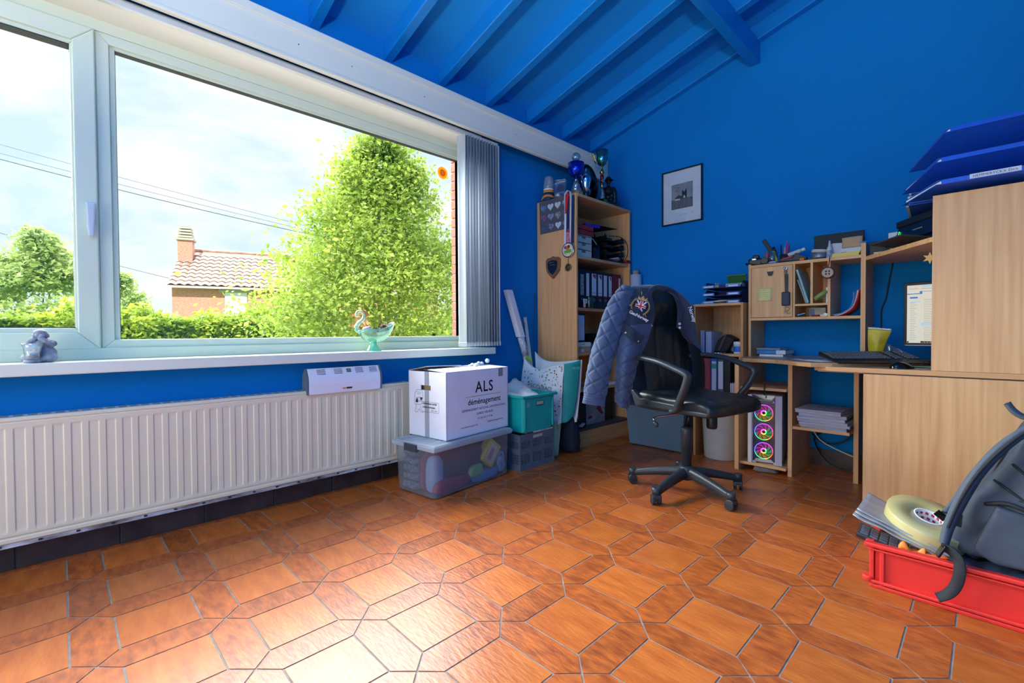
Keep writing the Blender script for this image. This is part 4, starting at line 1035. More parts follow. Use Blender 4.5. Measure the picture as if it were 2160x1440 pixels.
for z, bow in ((1.558, 0.0), (1.132, 0.03), (0.757, 0.012), (0.455, 0.012)):
    obj('shelf', B().prism(shelf_poly(z, bow), (0, 0, 0.024)), M_WOODY, bc, bevel=0.0012)

# ---- on the side panel
M_MAG = mat('dark_grey_magnetic_sheet', (84, 86, 92), 0.55)
ph = thing('heart_photo_sheet', 'dark grey sheet of heart shaped photos on the bookcase side', 'photo sheet', (0.19, 3.0105, 1.935))
obj('sheet', B().prism([(-0.148, 0, 0.142), (-0.137, 0, -0.133), (0.165, 0, -0.128), (0.165, 0, 0.150)], (0, -0.0022, 0)), M_MAG, ph)
def heart(cx, cz, s, y):
    pts = []
    for k in range(20):
        a = 2*PI*k/20
        pts.append((cx+s*0.056*16*math.sin(a)**3, y, cz+s*0.056*(13*math.cos(a)-5*math.cos(2*a)-2*math.cos(3*a)-math.cos(4*a))))
    return pts
hcol = [(130, 170, 200), (190, 208, 206), (192, 206, 206), (150, 190, 215), (176, 110, 150), (170, 186, 200), (170, 180, 176), (120, 130, 160), (90, 110, 150), (150, 160, 180), (190, 204, 204), (140, 150, 170)]
for r in range(3):
    for c in range(4):
        cc = hcol[r*4+c]; plain = (r, c) in ((0, 1), (0, 2), (2, 2))
        m = mat('heart_photo_%d' % (r*4+c), cc, 0.4) if plain else mat('heart_photo_%d' % (r*4+c), cc, 0.4, rgb2=(cc[0]*0.45, cc[1]*0.5, cc[2]*0.6), vscale=60)
        obj('heart_photo', B().prism(heart(-0.098+c*0.079+r*0.003, 0.086-r*0.084, 0.037, -0.0022), (0, -0.0012, 0)), m, ph)
pl = thing('shield_plaque', 'wooden shield plaque with dark blue plate on the bookcase side', 'plaque', (0.203, 3.0105, 1.503))
def shield(s, y, dx=0):
    p = [(-0.08, 0.062), (-0.058, 0.082), (-0.02, 0.084), (0.0, 0.095), (0.02, 0.084), (0.058, 0.082), (0.08, 0.062), (0.078, 0.01), (0.07, -0.03), (0.04, -0.066), (0.0, -0.098), (-0.04, -0.066), (-0.07, -0.03), (-0.078, 0.01)]
    return [(x*s+dx, y, z*s) for x, z in p]
obj('wooden_base', B().prism(shield(1.0, 0), (0, -0.016, 0)), mat('mahogany_wood', (146, 92, 62), 0.4, var=0.2, vscale=10, vstretch=(1, 1, 6)), pl, bevel=0.004)
obj('gilt_edge', B().prism(shield(0.76, -0.016), (0, -0.003, 0)), mat('dull_gold', (190, 156, 90), 0.35, metal=0.7), pl)
obj('plate', B().prism(shield(0.68, -0.019), (0, -0.0015, 0)), mat('midnight_enamel', (22, 34, 52), 0.3), pl)
tx = B().box((-0.032, -0.0212, 0.036), (-0.018, -0.0205, 0.042)).box((-0.029, -0.0212, 0.032), (-0.024, -0.0205, 0.046)).box((-0.016, -0.0212, 0.037), (0.018, -0.0205, 0.041)).box((-0.024, -0.0212, 0.018), (0.028, -0.0205, 0.022))
obj('engraving', tx, mat('dull_gold', (190, 156, 90), 0.35, metal=0.7), pl)
md = thing('bronze_medallion', 'small round bronze medallion hanging on the bookcase side', 'medallion', (0.362, 3.0105, 1.486))
M_BRZ = mat('aged_bronze', (122, 112, 74), 0.4, metal=0.7, rgb2=(70, 64, 44), vscale=60)
obj('disc', B().cyl((0, 0, 0), (0, -0.007, 0), 0.033, n=26), M_BRZ, md, bevel=0.001)
obj('rim', B().tube([(0.031*math.cos(2*PI*k/26), -0.008, 0.031*math.sin(2*PI*k/26)) for k in range(27)], 0.003, 6), mat('dull_gold', (190, 156, 90), 0.35, metal=0.7), md)
obj('relief', B().ball((0, -0.007, 0), 0.016, sc=(0.7, 0.2, 1.1)), M_BRZ, md)
obj('hook', B().tube([(0, -0.003, 0.033), (0.002, -0.005, 0.045), (-0.002, -0.004, 0.058), (0, -0.002, 0.075)], 0.0018, 5), M_BRZ, md)
# carnival medal on a ribbon
me_ = thing('ribbon_medal', 'large round medal on a red white and blue ribbon over the bookcase corner', 'medal', (0.374, 3.0, 1.625))
M_RIB = mat('navy_ribbon', (18, 40, 92), 0.6); M_RIBW = mat('white_ribbon_edge', (214, 218, 226), 0.6); M_RIBR = mat('red_ribbon', (190, 36, 44), 0.6)
def strap(x0, x1, w, m, y0=-0.004, nm='ribbon'):
    b = B().prism([(x0-w, y0, 0.05), (x0+w, y0, 0.05), (x1+w, y0, 0.44), (x1-w, y0, 0.44)], (0, -0.0015, 0)); return obj(nm, b, m, me_)
strap(-0.028, -0.020, 0.018, M_RIBW); strap(0.035, 0.044, 0.016, M_RIB, -0.0062); strap(0.022, 0.030, 0.006, M_RIBW, -0.008, 'ribbon_edge')
strap(-0.012, -0.002, 0.012, M_RIB, -0.0062)
obj('ribbon_fold', B().tube([(-0.034, -0.006, 0.40), (-0.030, -0.006, 0.462), (-0.005, -0.004, 0.486), (0.022, -0.006, 0.47), (0.034, -0.006, 0.40)], 0.012, 8, flat=0.25), M_RIBW, me_)
obj('ribbon_red_fold', B().prism([(-0.024, -0.012, 0.455), (0.012, -0.012, 0.462), (-0.012, -0.012, 0.30), (-0.030, -0.012, 0.30)], (0, -0.001, 0)), M_RIBR, me_)
obj('ribbon_red_tip', B().prism([(-0.022, -0.011, 0.05), (0.026, -0.011, 0.05), (0.014, -0.011, 0.17), (-0.004, -0.011, 0.17)], (0, -0.001, 0)), M_RIBR, me_)
lt = B(); text_b(lt, 'SAINTE', 0.026, (0.004, -0.0125, 0.06), (0, 0, 1), (-1, 0, 0.1), 'LEFT', 0.0008); text_b(lt, 'FLORINE', 0.02, (0.020, -0.0125, 0.06), (0, 0, 1), (-1, 0, 0.1), 'LEFT', 0.0008)
obj('ribbon_lettering', lt, M_RIBW, me_)
obj('disc', B().cyl((0, -0.006, 0), (0, -0.014, 0), 0.062, n=34), M_CHROME, me_, bevel=0.0015)
obj('face', B().cyl((0, -0.014, 0), (0, -0.0152, 0), 0.053, n=34), mat('cream_enamel', (226, 214, 180), 0.3), me_)
def disc(cx, cz, rx, rz, y=-0.0152, n=14): return B().prism([(cx+rx*math.cos(2*PI*k/n), y, cz+rz*math.sin(2*PI*k/n)) for k in range(n)], (0, -0.0008, 0))
obj('car_print', B().prism([(-0.036, -0.0152, -0.028), (0.04, -0.0152, -0.022), (0.038, -0.0152, 0.0), (0.012, -0.0152, 0.01), (-0.01, -0.0152, 0.0), (-0.036, -0.0152, -0.006)], (0, -0.0009, 0)), mat('green_enamel', (90, 170, 70), 0.3), me_)
for cx in (-0.02, 0.022): obj('wheel_print', disc(cx, -0.031, 0.010, 0.009, -0.0162), mat('yellow_enamel', (230, 200, 70), 0.3), me_)
obj('figure_print', disc(-0.004, 0.018, 0.016, 0.02, -0.0154), mat('orange_enamel', (214, 96, 50), 0.3), me_)
obj('figure_print', disc(0.012, 0.026, 0.011, 0.014, -0.0158), mat('maroon_enamel', (120, 30, 60), 0.3), me_)
obj('figure_print', disc(-0.026, 0.022, 0.01, 0.014, -0.0156), mat('violet_enamel', (96, 60, 140), 0.3), me_)

# ---- trophies and things on top
TZ = 2.0825
def lath(nm, prof, m, parent, n=28, **k): return obj(nm, B().lathe(prof, n=n), m, parent, **k)
bb = thing('baby_bottle', 'baby bottle with orange and navy sleeve and clear cap', 'bottle', (0.105, 3.062, TZ))
lath('sleeve', [(0, 0), (0.055, 0), (0.058, 0.02), (0.050, 0.055), (0.046, 0.075), (0, 0.075)], mat('navy_sleeve', (30, 44, 92), 0.5), bb)
obj('sleeve_band', B().tube([(0.054*math.cos(a), 0.054*math.sin(a), 0.030+0.014*math.sin(a*1.5)) for a in [2*PI*k/24 for k in range(25)]], 0.010, 8), mat('orange_sleeve', (204, 142, 50), 0.5), bb)
lath('collar', [(0.045, 0.075), (0.047, 0.078), (0.047, 0.095), (0, 0.095)], mat('orange_sleeve', (204, 142, 50), 0.5), bb)
lath('ring', [(0.044, 0.095), (0.045, 0.112), (0.03, 0.118), (0, 0.118)], mat('white_plastic', (230, 230, 226), 0.4), bb)
lath('cap', [(0.046, 0.108), (0.046, 0.13), (0.043, 0.17), (0.037, 0.205), (0.028, 0.218), (0, 0.22)], clear_mat('clear_cap', (232, 238, 244), 0.12, 0.08, milky=0.3), bb)
gb = thing('crystal_block', 'clear crystal award block with dark engraving', 'award', (0.215, 3.085, TZ), rz=0.4)
obj('block', B().box((-0.05, -0.018, 0), (0.05, 0.018, 0.17)), clear_mat('crystal', (206, 222, 232), 0.18, 0.02, milky=0.10), gb, bevel=0.004)
obj('engraving', B().ball((0, 0, 0.095), 0.032, 12, 8, sc=(0.9, 0.15, 1.2)), mat('dark_engraving', (46, 50, 48), 0.8), gb)
bl = thing('bell_ornament', 'tiny white bell ornament beside the crystal block', 'ornament', (0.235, 3.035, TZ))
lath('bell', [(0, 0), (0.002, 0.0), (0.002, 0.016), (0.026, 0.018), (0.02, 0.028), (0.010, 0.045), (0.0, 0.05)], mat('pale_silver', (200, 208, 208), 0.3, metal=0.4), bl, 16)
M_BLUEM = mat('blue_chrome', (18, 58, 190), 0.12, metal=0.85); M_GOLD = mat('bright_gold', (212, 176, 96), 0.16, metal=1.0); M_SILV = mat('polished_silver', (196, 208, 220), 0.12, metal=1.0)
M_CRYS = clear_mat('cut_glass', (200, 222, 236), 0.3, 0.03, milky=0.18, milk_rgb=(190, 214, 232))
t1 = thing('trophy_cup', 'blue metal trophy cup topped by a crystal ball', 'trophy', (0.385, 3.085, TZ), group='trophies on the bookcase')
obj('plinth', B().box((-0.035, -0.03, 0), (0.05, 0.03, 0.03)), mat('pale_marble', (150, 132, 116), 0.4, var=0.2, vscale=30), t1, bevel=0.002)
lath('glass_foot', [(0, 0.03), (0.046, 0.03), (0.040, 0.048), (0.043, 0.052), (0.030, 0.075), (0.033, 0.080), (0.016, 0.115), (0.012, 0.122)], M_CRYS, t1)
lath('knop', [(0.010, 0.118), (0.017, 0.126), (0.010, 0.138), (0.010, 0.15)], M_SILV, t1)
lath('cup', [(0.0, 0.148), (0.018, 0.150), (0.05, 0.17), (0.064, 0.205), (0.067, 0.268), (0.064, 0.268), (0.06, 0.21), (0.0, 0.165)], M_BLUEM, t1)
lath('cup_lid', [(0.066, 0.268), (0.03, 0.276), (0.01, 0.279), (0, 0.28)], M_BLUEM, t1)
obj('crystal_ball', B().ball((0, 0, 0.318), 0.037, 12, 7), M_CRYS, t1)
t2 = thing('trophy_cup', 'slim silver lidded trophy cup', 'trophy', (0.395, 3.205, TZ), group='trophies on the bookcase')
lath('foot', [(0, 0), (0.026, 0), (0.024, 0.008), (0.008, 0.022), (0.010, 0.034), (0.006, 0.042)], M_SILV, t2)
lath('vase', [(0.006, 0.042), (0.018, 0.055), (0.034, 0.10), (0.044, 0.155), (0.042, 0.178), (0.030, 0.19), (0.014, 0.196)], M_SILV, t2)
lath('lid', [(0.020, 0.194), (0.016, 0.204), (0.007, 0.212), (0.006, 0.235), (0.010, 0.240), (0.004, 0.25), (0.0, 0.262)], M_SILV, t2)
for s_ in (-1, 1): obj('handle', B().tube(catmull([(0, s_*0.040, 0.165), (0, s_*0.058, 0.15), (0, s_*0.056, 0.12), (0, s_*0.036, 0.105)], 5), 0.0035, 6), M_SILV, t2)
dp = thing('black_award_disc', 'round black award plate standing on edge', 'award', (0.285, 3.37, TZ), rz=0.10)
M_BLKG = mat('glossy_black', (16, 18, 22), 0.12)
obj('plate', B().cyl((-0.008, 0, 0.178), (0.008, 0, 0.178), 0.172, n=48), M_BLKG, dp, bevel=0.004)
obj('rim', B().tube([(0.008, 0.164*math.cos(2*PI*k/40), 0.178+0.164*math.sin(2*PI*k/40)) for k in range(41)], 0.009, 8), mat('black_rim', (22, 22, 26), 0.3), dp)
obj('round_badge', B().cyl((0.008, -0.02, 0.255), (0.013, -0.02, 0.255), 0.06, n=30), mat('smoked_glass', (70, 84, 96), 0.08), dp, bevel=0.002)
lt = B(); text_b(lt, '9', 0.07, (0.014, 0.02, 0.09), (0, 1, 0), (0, 0, 1), 'CENTER', 0.001)
obj('number', lt, M_RIBW, dp)
obj('stand', B().box((-0.05, -0.06, 0), (0.04, 0.06, 0.008)), M_BLKG, dp)
t3 = thing('trophy_cup', 'tall gold and teal trophy cup with red stem', 'trophy', (0.385, 3.455, TZ), group='trophies on the bookcase')
M_TEALM = mat('teal_chrome', (70, 158, 156), 0.15, metal=0.9); M_REDM = mat('red_chrome', (196, 40, 36), 0.15, metal=0.8)
obj('plinth', B().box((-0.035, -0.035, 0), (0.04, 0.035, 0.04)), M_BLKG, t3, bevel=0.002)
obj('name_plate', B().box((0.04, -0.028, 0.006), (0.0415, 0.028, 0.034)), M_GOLD, t3)
lath('foot', [(0, 0.04), (0.030, 0.04), (0.028, 0.05), (0.022, 0.085), (0.010, 0.13), (0.008, 0.14)], M_CRYS, t3)
lath('stem', [(0.008, 0.135), (0.014, 0.16), (0.014, 0.255), (0.010, 0.27)], M_GOLD, t3)
lath('stem_band', [(0.0145, 0.215), (0.0165, 0.22), (0.0165, 0.25), (0.0145, 0.255)], M_REDM, t3)
lath('stem_band', [(0.0145, 0.17), (0.016, 0.175), (0.0145, 0.2)], M_REDM, t3)
lath('neck', [(0.010, 0.265), (0.022, 0.275), (0.012, 0.295), (0.008, 0.32), (0.014, 0.34)], M_GOLD, t3)
lath('bowl', [(0.010, 0.335), (0.036, 0.35), (0.05, 0.385), (0.055, 0.47), (0.052, 0.47), (0.046, 0.385), (0.0, 0.35)], M_TEALM, t3)
obj('gold_leaf', B().grid(lambda u, v: (0.04*math.cos(2.6+u*1.6)*(1+0.35*v), -0.012+0.05*math.sin(3.7+u*1.5)*(1+0.45*v), 0.35+0.085*v+0.02*math.sin(u*PI)), 8, 6), M_GOLD, t3, solid=0.002)
obj('medal_badge', B().cyl((0.015, -0.006, 0.20), (0.022, -0.008, 0.20), 0.015, n=18), M_SILV, t3)
# bronze fireman statue
fm = thing('statuette', 'dark bronze statuette of a crouching fireman in a helmet', 'statuette', (0.35, 3.605, TZ), rz=-0.7)
M_DBRZ = mat('dark_patinated_bronze', (48, 56, 58), 0.38, metal=0.6, rgb2=(24, 30, 34), vscale=30)
b = B()
b.ball((0, 0, 0.15), 0.042, sc=(0.85, 1.1, 1.25)).ball((0, 0, 0.095), 0.046, sc=(1.0, 1.1, 0.9)).ball((0.006, 0, 0.238), 0.025, sc=(0.95, 0.9, 1.15)).cyl((0, 0, 0.19), (0.004, 0, 0.225), 0.015, n=10)
b.tube([(0, 0.035, 0.10), (0.06, 0.045, 0.10), (0.058, 0.045, 0.03), (0.075, 0.045, 0.012)], [0.024, 0.021, 0.016, 0.014], 10)
b.tube([(0, -0.035, 0.085), (0.045, -0.04, 0.06), (0.0, -0.045, 0.025), (-0.03, -0.045, 0.02)], [0.024, 0.022, 0.018, 0.014], 10)
b.tube([(0, 0.05, 0.18), (0.025, 0.062, 0.13), (0.06, 0.04, 0.12)], [0.017, 0.014, 0.011], 10).tube([(0, -0.05, 0.18), (0.02, -0.062, 0.13), (0.06, -0.02, 0.115)], [0.017, 0.014, 0.011], 10)
b.ball((0.066, 0.034, 0.118), 0.013).ball((0.066, -0.014, 0.113), 0.013).ball((0.026, 0, 0.236), 0.006)
b.ball((0.07, 0.0, 0.045), 0.03, sc=(1.1, 0.9, 1.2)).ball((0.078, 0.01, 0.09), 0.017).ball((0.085, -0.01, 0.02), 0.03, sc=(1.3, 1.1, 0.6))
obj('figure', blob(b, 0.0035, 3, 'fireman'), M_DBRZ, fm)
lath('helmet', [(0.042, 0.0), (0.044, 0.004), (0.028, 0.008), (0.026, 0.022), (0.014, 0.036), (0, 0.04)], M_DBRZ, fm, 20, loc=(0.004, 0, 0.247))
obj('base', B().box((-0.06, -0.07, 0), (0.11, 0.07, 0.014)), M_DBRZ, fm, bevel=0.004)
gv = thing('glass_vase', 'straight clear glass vase behind the statuette', 'vase', (0.285, 3.72, TZ))
lath('glass', [(0, 0), (0.045, 0), (0.045, 0.22), (0.042, 0.22), (0.042, 0.01), (0, 0.01)], clear_mat('blue_tinted_glass', (176, 206, 220), 0.12, 0.02), gv)

# ---- first shelf
S1 = 1.5825
M_BEIGE = mat('beige_drawer_plastic', (196, 194, 178), 0.5)
dw = thing('drawer_organiser', 'beige plastic desk drawer organiser on the upper shelf', 'organiser', (0.405, 3.045, S1))
obj('case', B().box((-0.30, 0, 0), (-0.004, 0.006, 0.185)).box((-0.30, 0.225, 0), (-0.004, 0.231, 0.185)).box((-0.30, 0, 0.179), (-0.004, 0.231, 0.185)).box((-0.30, 0, 0), (-0.004, 0.231, 0.004)), M_BEIGE, dw)
for k in range(3):
    d_ = obj('drawer', B().box((-0.28, 0.008, 0.006+k*0.058), (0.0, 0.223, 0.056+k*0.058)), M_BEIGE if k else mat('pale_beige_plastic', (206, 206, 192), 0.5), dw, bevel=0.003)
    obj('finger_notch', B().box((-0.002, 0.09, 0.036+k*0.058), (0.001, 0.14, 0.057+k*0.058)), mat('shadow_olive', (110, 106, 88), 0.7), d_)
M_REDB = mat('red_binder_card', (164, 34, 44), 0.45, var=0.06)
for k, (lab, z0, dy, dx) in enumerate((('lower red ring binder lying on the drawer organiser', 0.1865, 0.02, 0.02), ('upper red ring binder lying on the drawer organiser', 0.2275, 0.0, 0.015))):
    t = thing('ring_binder', lab, 'binder', (0.412+dx*0.3, 3.045+dy, S1+z0), rz=0.06-0.05*k, group='red binders lying down')
    obj('cover', B().box((-0.29, 0, 0), (0.0, 0.24, 0.003)).box((-0.29, 0, 0.035), (0.0, 0.24, 0.038)).box((-0.003, 0.0, 0), (0, 0.24, 0.038)), M_REDB, t, bevel=0.001)
    obj('papers', B().box((-0.28, 0.006, 0.004), (-0.006, 0.23, 0.022)), M_PAPER, t)
fo = thing('blue_folder', 'dark blue folder lying on top of the red binders', 'folder', (0.39, 3.20, S1+0.267), rz=-0.2)
obj('cover', B().box((-0.26, 0, 0), (0, 0.17, 0.026)), mat('cobalt_folder', (28, 44, 150), 0.4), fo, bevel=0.002)
obj('flap', B().prism([(0.0, 0.10, 0.026), (-0.02, 0.40, 0.022), (-0.22, 0.32, 0.026), (-0.2, 0.1, 0.026)], (0, 0, 0.003)), M_BLACK, fo)
o = obj('loose_paper', B().grid(lambda u, v: (lerp(-0.1, 0.1, u), lerp(-0.07, 0.07, v), 0.012*math.sin(u*3+v*2)), 8, 6), M_PAPER, loc=(0.25, 3.12, S1+0.285), solid=0.001)
tag(o, 'curled white sheet on top of the red binders', 'paper')
# black magazine file with pale papers
mf = thing('magazine_file', 'black magazine file holding pale papers on the upper shelf', 'magazine file', (0.40, 3.295, S1))
obj('side', B().prism([(0, 0, 0), (-0.26, 0, 0), (-0.26, 0, 0.27), (-0.06, 0, 0.25), (0, 0, 0.10)], (0, 0.004, 0)), M_BLACK, mf)
obj('side', B().prism([(0, 0.10, 0), (-0.26, 0.10, 0), (-0.26, 0.10, 0.27), (-0.06, 0.10, 0.25), (0, 0.10, 0.10)], (0, 0.004, 0)), M_BLACK, mf)
obj('front', B().box((-0.004, 0.0, 0), (0.0, 0.104, 0.10)).box((-0.26, 0, 0), (0, 0.104, 0.004)), M_BLACK, mf)
for k in range(2):
    obj('papers', B().grid(lambda u, v, k=k: (lerp(-0.02, -0.23, v)+0.02*k, 0.015+0.045*k+0.05*u*v, lerp(0.13, 0.245, v**0.7)+0.025*math.sin(v*PI)), 4, 8), mat('pale_lilac_paper', (206, 206, 222), 0.7), mf, solid=0.006)
# stack of black letter trays
for k, lab in enumerate(('lowest', 'second', 'third', 'topmost')):
    t = thing('letter_tray', lab+' black letter tray of the stack on the upper shelf', 'letter tray', (0.40, 3.50, S1+0.002+k*0.062), rz=-0.05, group='black letter trays')
    obj('tray', B().box((-0.30, 0, 0), (0, 0.255, 0.003)).box((-0.30, 0, 0), (0, 0.003, 0.045)).box((-0.30, 0.252, 0), (0, 0.255, 0.045)).box((-0.30, 0, 0), (-0.297, 0.255, 0.045)), M_BLACK, t)
    obj('lip', B().box((-0.004, 0, 0), (0.002, 0.08, 0.024)).box((-0.004, 0.175, 0), (0.002, 0.255, 0.024)), M_BLACK, t)
    p_ = obj('post', B().cyl((-0.02, 0.004, 0), (-0.02, 0.004, 0.061), 0.004, n=6).cyl((-0.02, 0.251, 0), (-0.02, 0.251, 0.061), 0.004, n=6), M_BLACKM, t)
o = obj('loose_paper', B().grid(lambda u, v: (lerp(-0.09, 0.09, u), lerp(-0.11, 0.11, v), 0.004+0.02*u*(1-v)), 6, 6), mat('pale_lilac_paper', (206, 206, 222), 0.7), loc=(0.345, 3.63, S1+0.012), rz=0.5, solid=0.001)
tag(o, 'pale sheet of paper sticking out of the lowest black tray', 'paper')
rt = thing('red_label_holder', 'small red plastic tag clipped at the end of the upper shelf', 'tag', (0.432, 3.748, S1+0.006))
obj('tag', B().box((0, 0, 0), (0.014, 0.085, 0.030)), mat('red_plastic', (176, 24, 40), 0.35), rt, bevel=0.004)
obj('clip', B().box((-0.02, -0.01, -0.0), (0.004, 0.004, 0.012)), M_BLACK, rt)
o = obj('cable_loop', B().tube(catmull([(0.34, 3.62, S1+0.252), (0.40, 3.72, S1+0.245), (0.425, 3.79, S1+0.19), (0.43, 3.80, S1+0.11), (0.43, 3.765, S1+0.04)], 7), 0.003, 6), M_BLACK)
tag(o, 'thin black cable looping past the letter trays', 'cable')

# ---- second shelf: ring binders
S2 = 1.1565
def lever_binder(label, y, w, body, labcol, lab_w, group, x=0.385, h=0.325, z=S2, logo=False, red=False, depth=0.27, lab_z=(0.115, 0.300), ring=True, par=None):
    t = thing('ring_binder', label, 'binder', (x, y, z), group=group)
    obj('cover', B().box((-depth, 0, 0), (0, 0.003, h)).box((-depth, w-0.003, 0), (0, w, h)).box((-0.003, 0, 0), (0.0, w, h)), body, t, bevel=0.001)
    obj('pages', B().box((-depth+0.005, 0.004, 0.004), (-0.006, w-0.004, h-0.02)), M_PAPER, t)
    if labcol is not None:
        l = obj('spine_label', B().box((0, (w-lab_w)/2, lab_z[0]), (0.0009, (w+lab_w)/2, lab_z[1])), labcol, t)
        if logo:
            y0, y1, zt = (w-lab_w)/2, (w+lab_w)/2, lab_z[1]
            obj('label_logo', B().prism([(0.0009, y0+0.012, zt-0.006), (0.0009, y1-0.008, zt-0.006), (0.0009, y1-0.008, zt-0.045), (0.0009, y0+0.022, zt-0.025)], (0.0005, 0, 0)), mat('logo_red', (176, 44, 52), 0.5), l)
            obj('label_rule', B().box((0.0009, y0+0.004, lab_z[0]+0.02), (0.0013, y1-0.004, lab_z[0]+0.024)), mat('grey_ink', (96, 110, 104), 0.6), l)
        if red: obj('label_foot', B().box((0, (w-lab_w)/2, lab_z[0]-0.009), (0.0009, (w+lab_w)/2, lab_z[0])), mat('logo_red', (176, 44, 52), 0.5), l)
    if ring:
        obj('finger_ring', B().tube([(0.001, w/2+0.011*math.cos(2*PI*k/14), 0.078+0.011*math.sin(2*PI*k/14)) for k in range(15)], 0.002, 5), M_CHROME, t)
    return t
M_BIND = mat('black_binder_card', (20, 27, 33), 0.4, var=0.15, vscale=12)
M_LABW = mat('white_spine_label', (206, 212, 220), 0.6); M_LABT = mat('typed_spine_label', (186, 184, 176), 0.7, rgb2=(120, 118, 112), vscale=45, vstretch=(1, 1, 2))
GB = 'ring binders on the middle shelf'
lever_binder('black ring binder with typed grey label next to the left side panel', 3.040, 0.083, M_BIND, M_LABT, 0.050, GB, lab_z=(0.11, 0.31))
lever_binder('second black ring binder from the left with two piece grey label', 3.1245, 0.075, M_BIND, M_LABT, 0.046, GB, lab_z=(0.11, 0.285))
lever_binder('black ring binder with narrow plain white label and green dot', 3.2010, 0.080, M_BIND, M_LABW, 0.040, GB, lab_z=(0.105, 0.30))
lever_binder('first black ring binder with white label and red logo', 3.2825, 0.098, M_BIND, M_LABW, 0.066, GB, logo=True, red=True, lab_z=(0.115, 0.302))
lever_binder('second black ring binder with white label and red logo', 3.3820, 0.080, M_BIND, M_LABW, 0.060, GB, logo=True, red=True, lab_z=(0.115, 0.300))
lever_binder('black ring binder with white label and paper tab on top', 3.4635, 0.078, M_BIND, M_LABW, 0.050, GB, red=True, lab_z=(0.115, 0.300))
lever_binder('narrow black ring binder with red logo next to the red binder', 3.5430, 0.072, M_BIND, M_LABW, 0.046, GB, logo=True, red=True, lab_z=(0.115, 0.298))
lever_binder('wide dark red ring binder standing beside the black ones', 3.6165, 0.082, mat('dark_red_binder_card', (128, 22, 42), 0.4), None, 0, GB, x=0.39)
lever_binder('thin dark red binder with white label at the end of the row', 3.6995, 0.045, mat('dark_red_binder_card', (128, 22, 42), 0.4), M_LABW, 0.026, GB, x=0.39, ring=False, lab_z=(0.14, 0.29))
mg_ = thing('glass_jar', 'dark green glass jar in front of the binders', 'jar', (0.402, 3.235, S2))
# stands proud at the shelf edge
mg_.location = (0.412, 3.228, S2)
lath('jar', [(0, 0), (0.026, 0), (0.030, 0.01), (0.032, 0.075), (0.029, 0.09), (0.031, 0.094), (0.028, 0.094), (0, 0.088)], mat('bottle_green_glass', (22, 52, 54), 0.1, coat=0.5), mg_)
pg = thing('pink_figurine', 'tiny pink white figurine with a white sign on the binder shelf', 'figurine', (0.412, 3.160, S2))
obj('body', blob(B().ball((0, 0, 0.016), 0.014, 10, 8, sc=(0.8, 1, 1.1)).ball((0, 0, 0.034), 0.013, 10, 8), 0.002, 3, 'figurine'), mat('pale_pink_ceramic', (196, 168, 170), 0.4), pg)
obj('sign', B().box((0.004, -0.026, 0.040), (0.010, 0.026, 0.076)), M_PAPER, pg, bevel=0.003)
lt = B()
for k in range(3): lt.box((0.010, -0.019, 0.048+k*0.008), (0.0106, 0.019-0.006*k, 0.051+k*0.008))
obj('sign_print', lt, M_INK, pg)

# ---- third shelf
S3 = 0.7815
lever_binder('thin pale box file next to the left panel on the third shelf', 3.036, 0.050, mat('pale_wood_file', (176, 150, 110), 0.6), M_LABW, 0.032, 'files on the third shelf', z=S3+0.088, h=0.25, ring=False, lab_z=(0.06, 0.21))
lever_binder('grey labelled box file on the third shelf', 3.10, 0.10, M_BIND, M_LABW, 0.080, 'files on the third shelf', z=S3+0.088, h=0.24, lab_z=(0.015, 0.225), ring=False)
sb_ = thing('carton', 'small two tone card box with white lid on the third shelf', 'box', (0.405, 3.045, S3))
obj('base', B().box((-0.18, 0, 0), (0, 0.205, 0.055)), mat('pale_brown_card', (190, 166, 126), 0.7), sb_, bevel=0.002)
obj('lid', B().box((-0.183, -0.003, 0.052), (0.003, 0.208, 0.0865)), M_PAPER, sb_, bevel=0.002)
obj('label', B().box((0.0, 0.07, 0.004), (0.001, 0.115, 0.030)), M_LABW, sb_)
lt = B(); text_b(lt, 'BOXES', 0.016, (0.003, 0.105, 0.064), (0, 1, 0), (0, 0, 1), 'CENTER', 0.0008); obj('lettering', lt, M_INK, sb_)
o = tag(obj('teal_booklet', B().box((-0.1, 0, 0), (0, 0.07, 0.075)), mat('petrol_blue_card', (40, 110, 140), 0.5), loc=(0.405, 3.262, S3), bevel=0.002), 'petrol blue card box next to the white lidded carton', 'box')
o = tag(obj('book_stack', B().box((-0.24, 0, 0), (0, 0.30, 0.16)), M_BLACK, loc=(0.36, 3.42, S3), bevel=0.004), 'black box in the dark end of the third shelf', 'box')
# ---- fourth shelf and bottom
S4 = 0.4795
o = tag(obj('magazine', B().box((-0.21, 0, 0), (0, 0.26, 0.012)), mat('magazine_grey_red', (176, 168, 168), 0.5, rgb2=(170, 60, 60), vscale=9), loc=(0.415, 3.05, S4), rz=0.05), 'thin red and grey magazine lying on the fourth shelf', 'magazine')
o = tag(obj('magazine', B().box((-0.21, 0, 0), (0, 0.24, 0.016)), M_PAPER, loc=(0.41, 3.42, S4), rz=-0.03), 'white booklet lying further back on the fourth shelf', 'magazine')
S5 = 0.1505
gb_ = thing('game_box', 'white printed box with red pictures at the bottom of the bookcase', 'box', (0.365, 3.235, S5), rz=0.0)
obj('box', B().box((-0.10, 0, 0), (0, 0.285, 0.24)), mat('grey_white_print', (170, 172, 178), 0.5, rgb2=(130, 132, 140), vscale=14), gb_, bevel=0.003)
obj('red_picture', B().prism([(0, 0.15, 0.13), (0, 0.20, 0.17), (0, 0.24, 0.10), (0, 0.27, 0.07), (0, 0.22, 0.075), (0, 0.19, 0.10)], (0.001, 0, 0)), mat('picture_red', (130, 40, 50), 0.5), gb_)
obj('red_title', B().box((0, 0.035, 0.05), (0.001, 0.09, 0.072)), mat('picture_red', (130, 40, 50), 0.5), gb_)
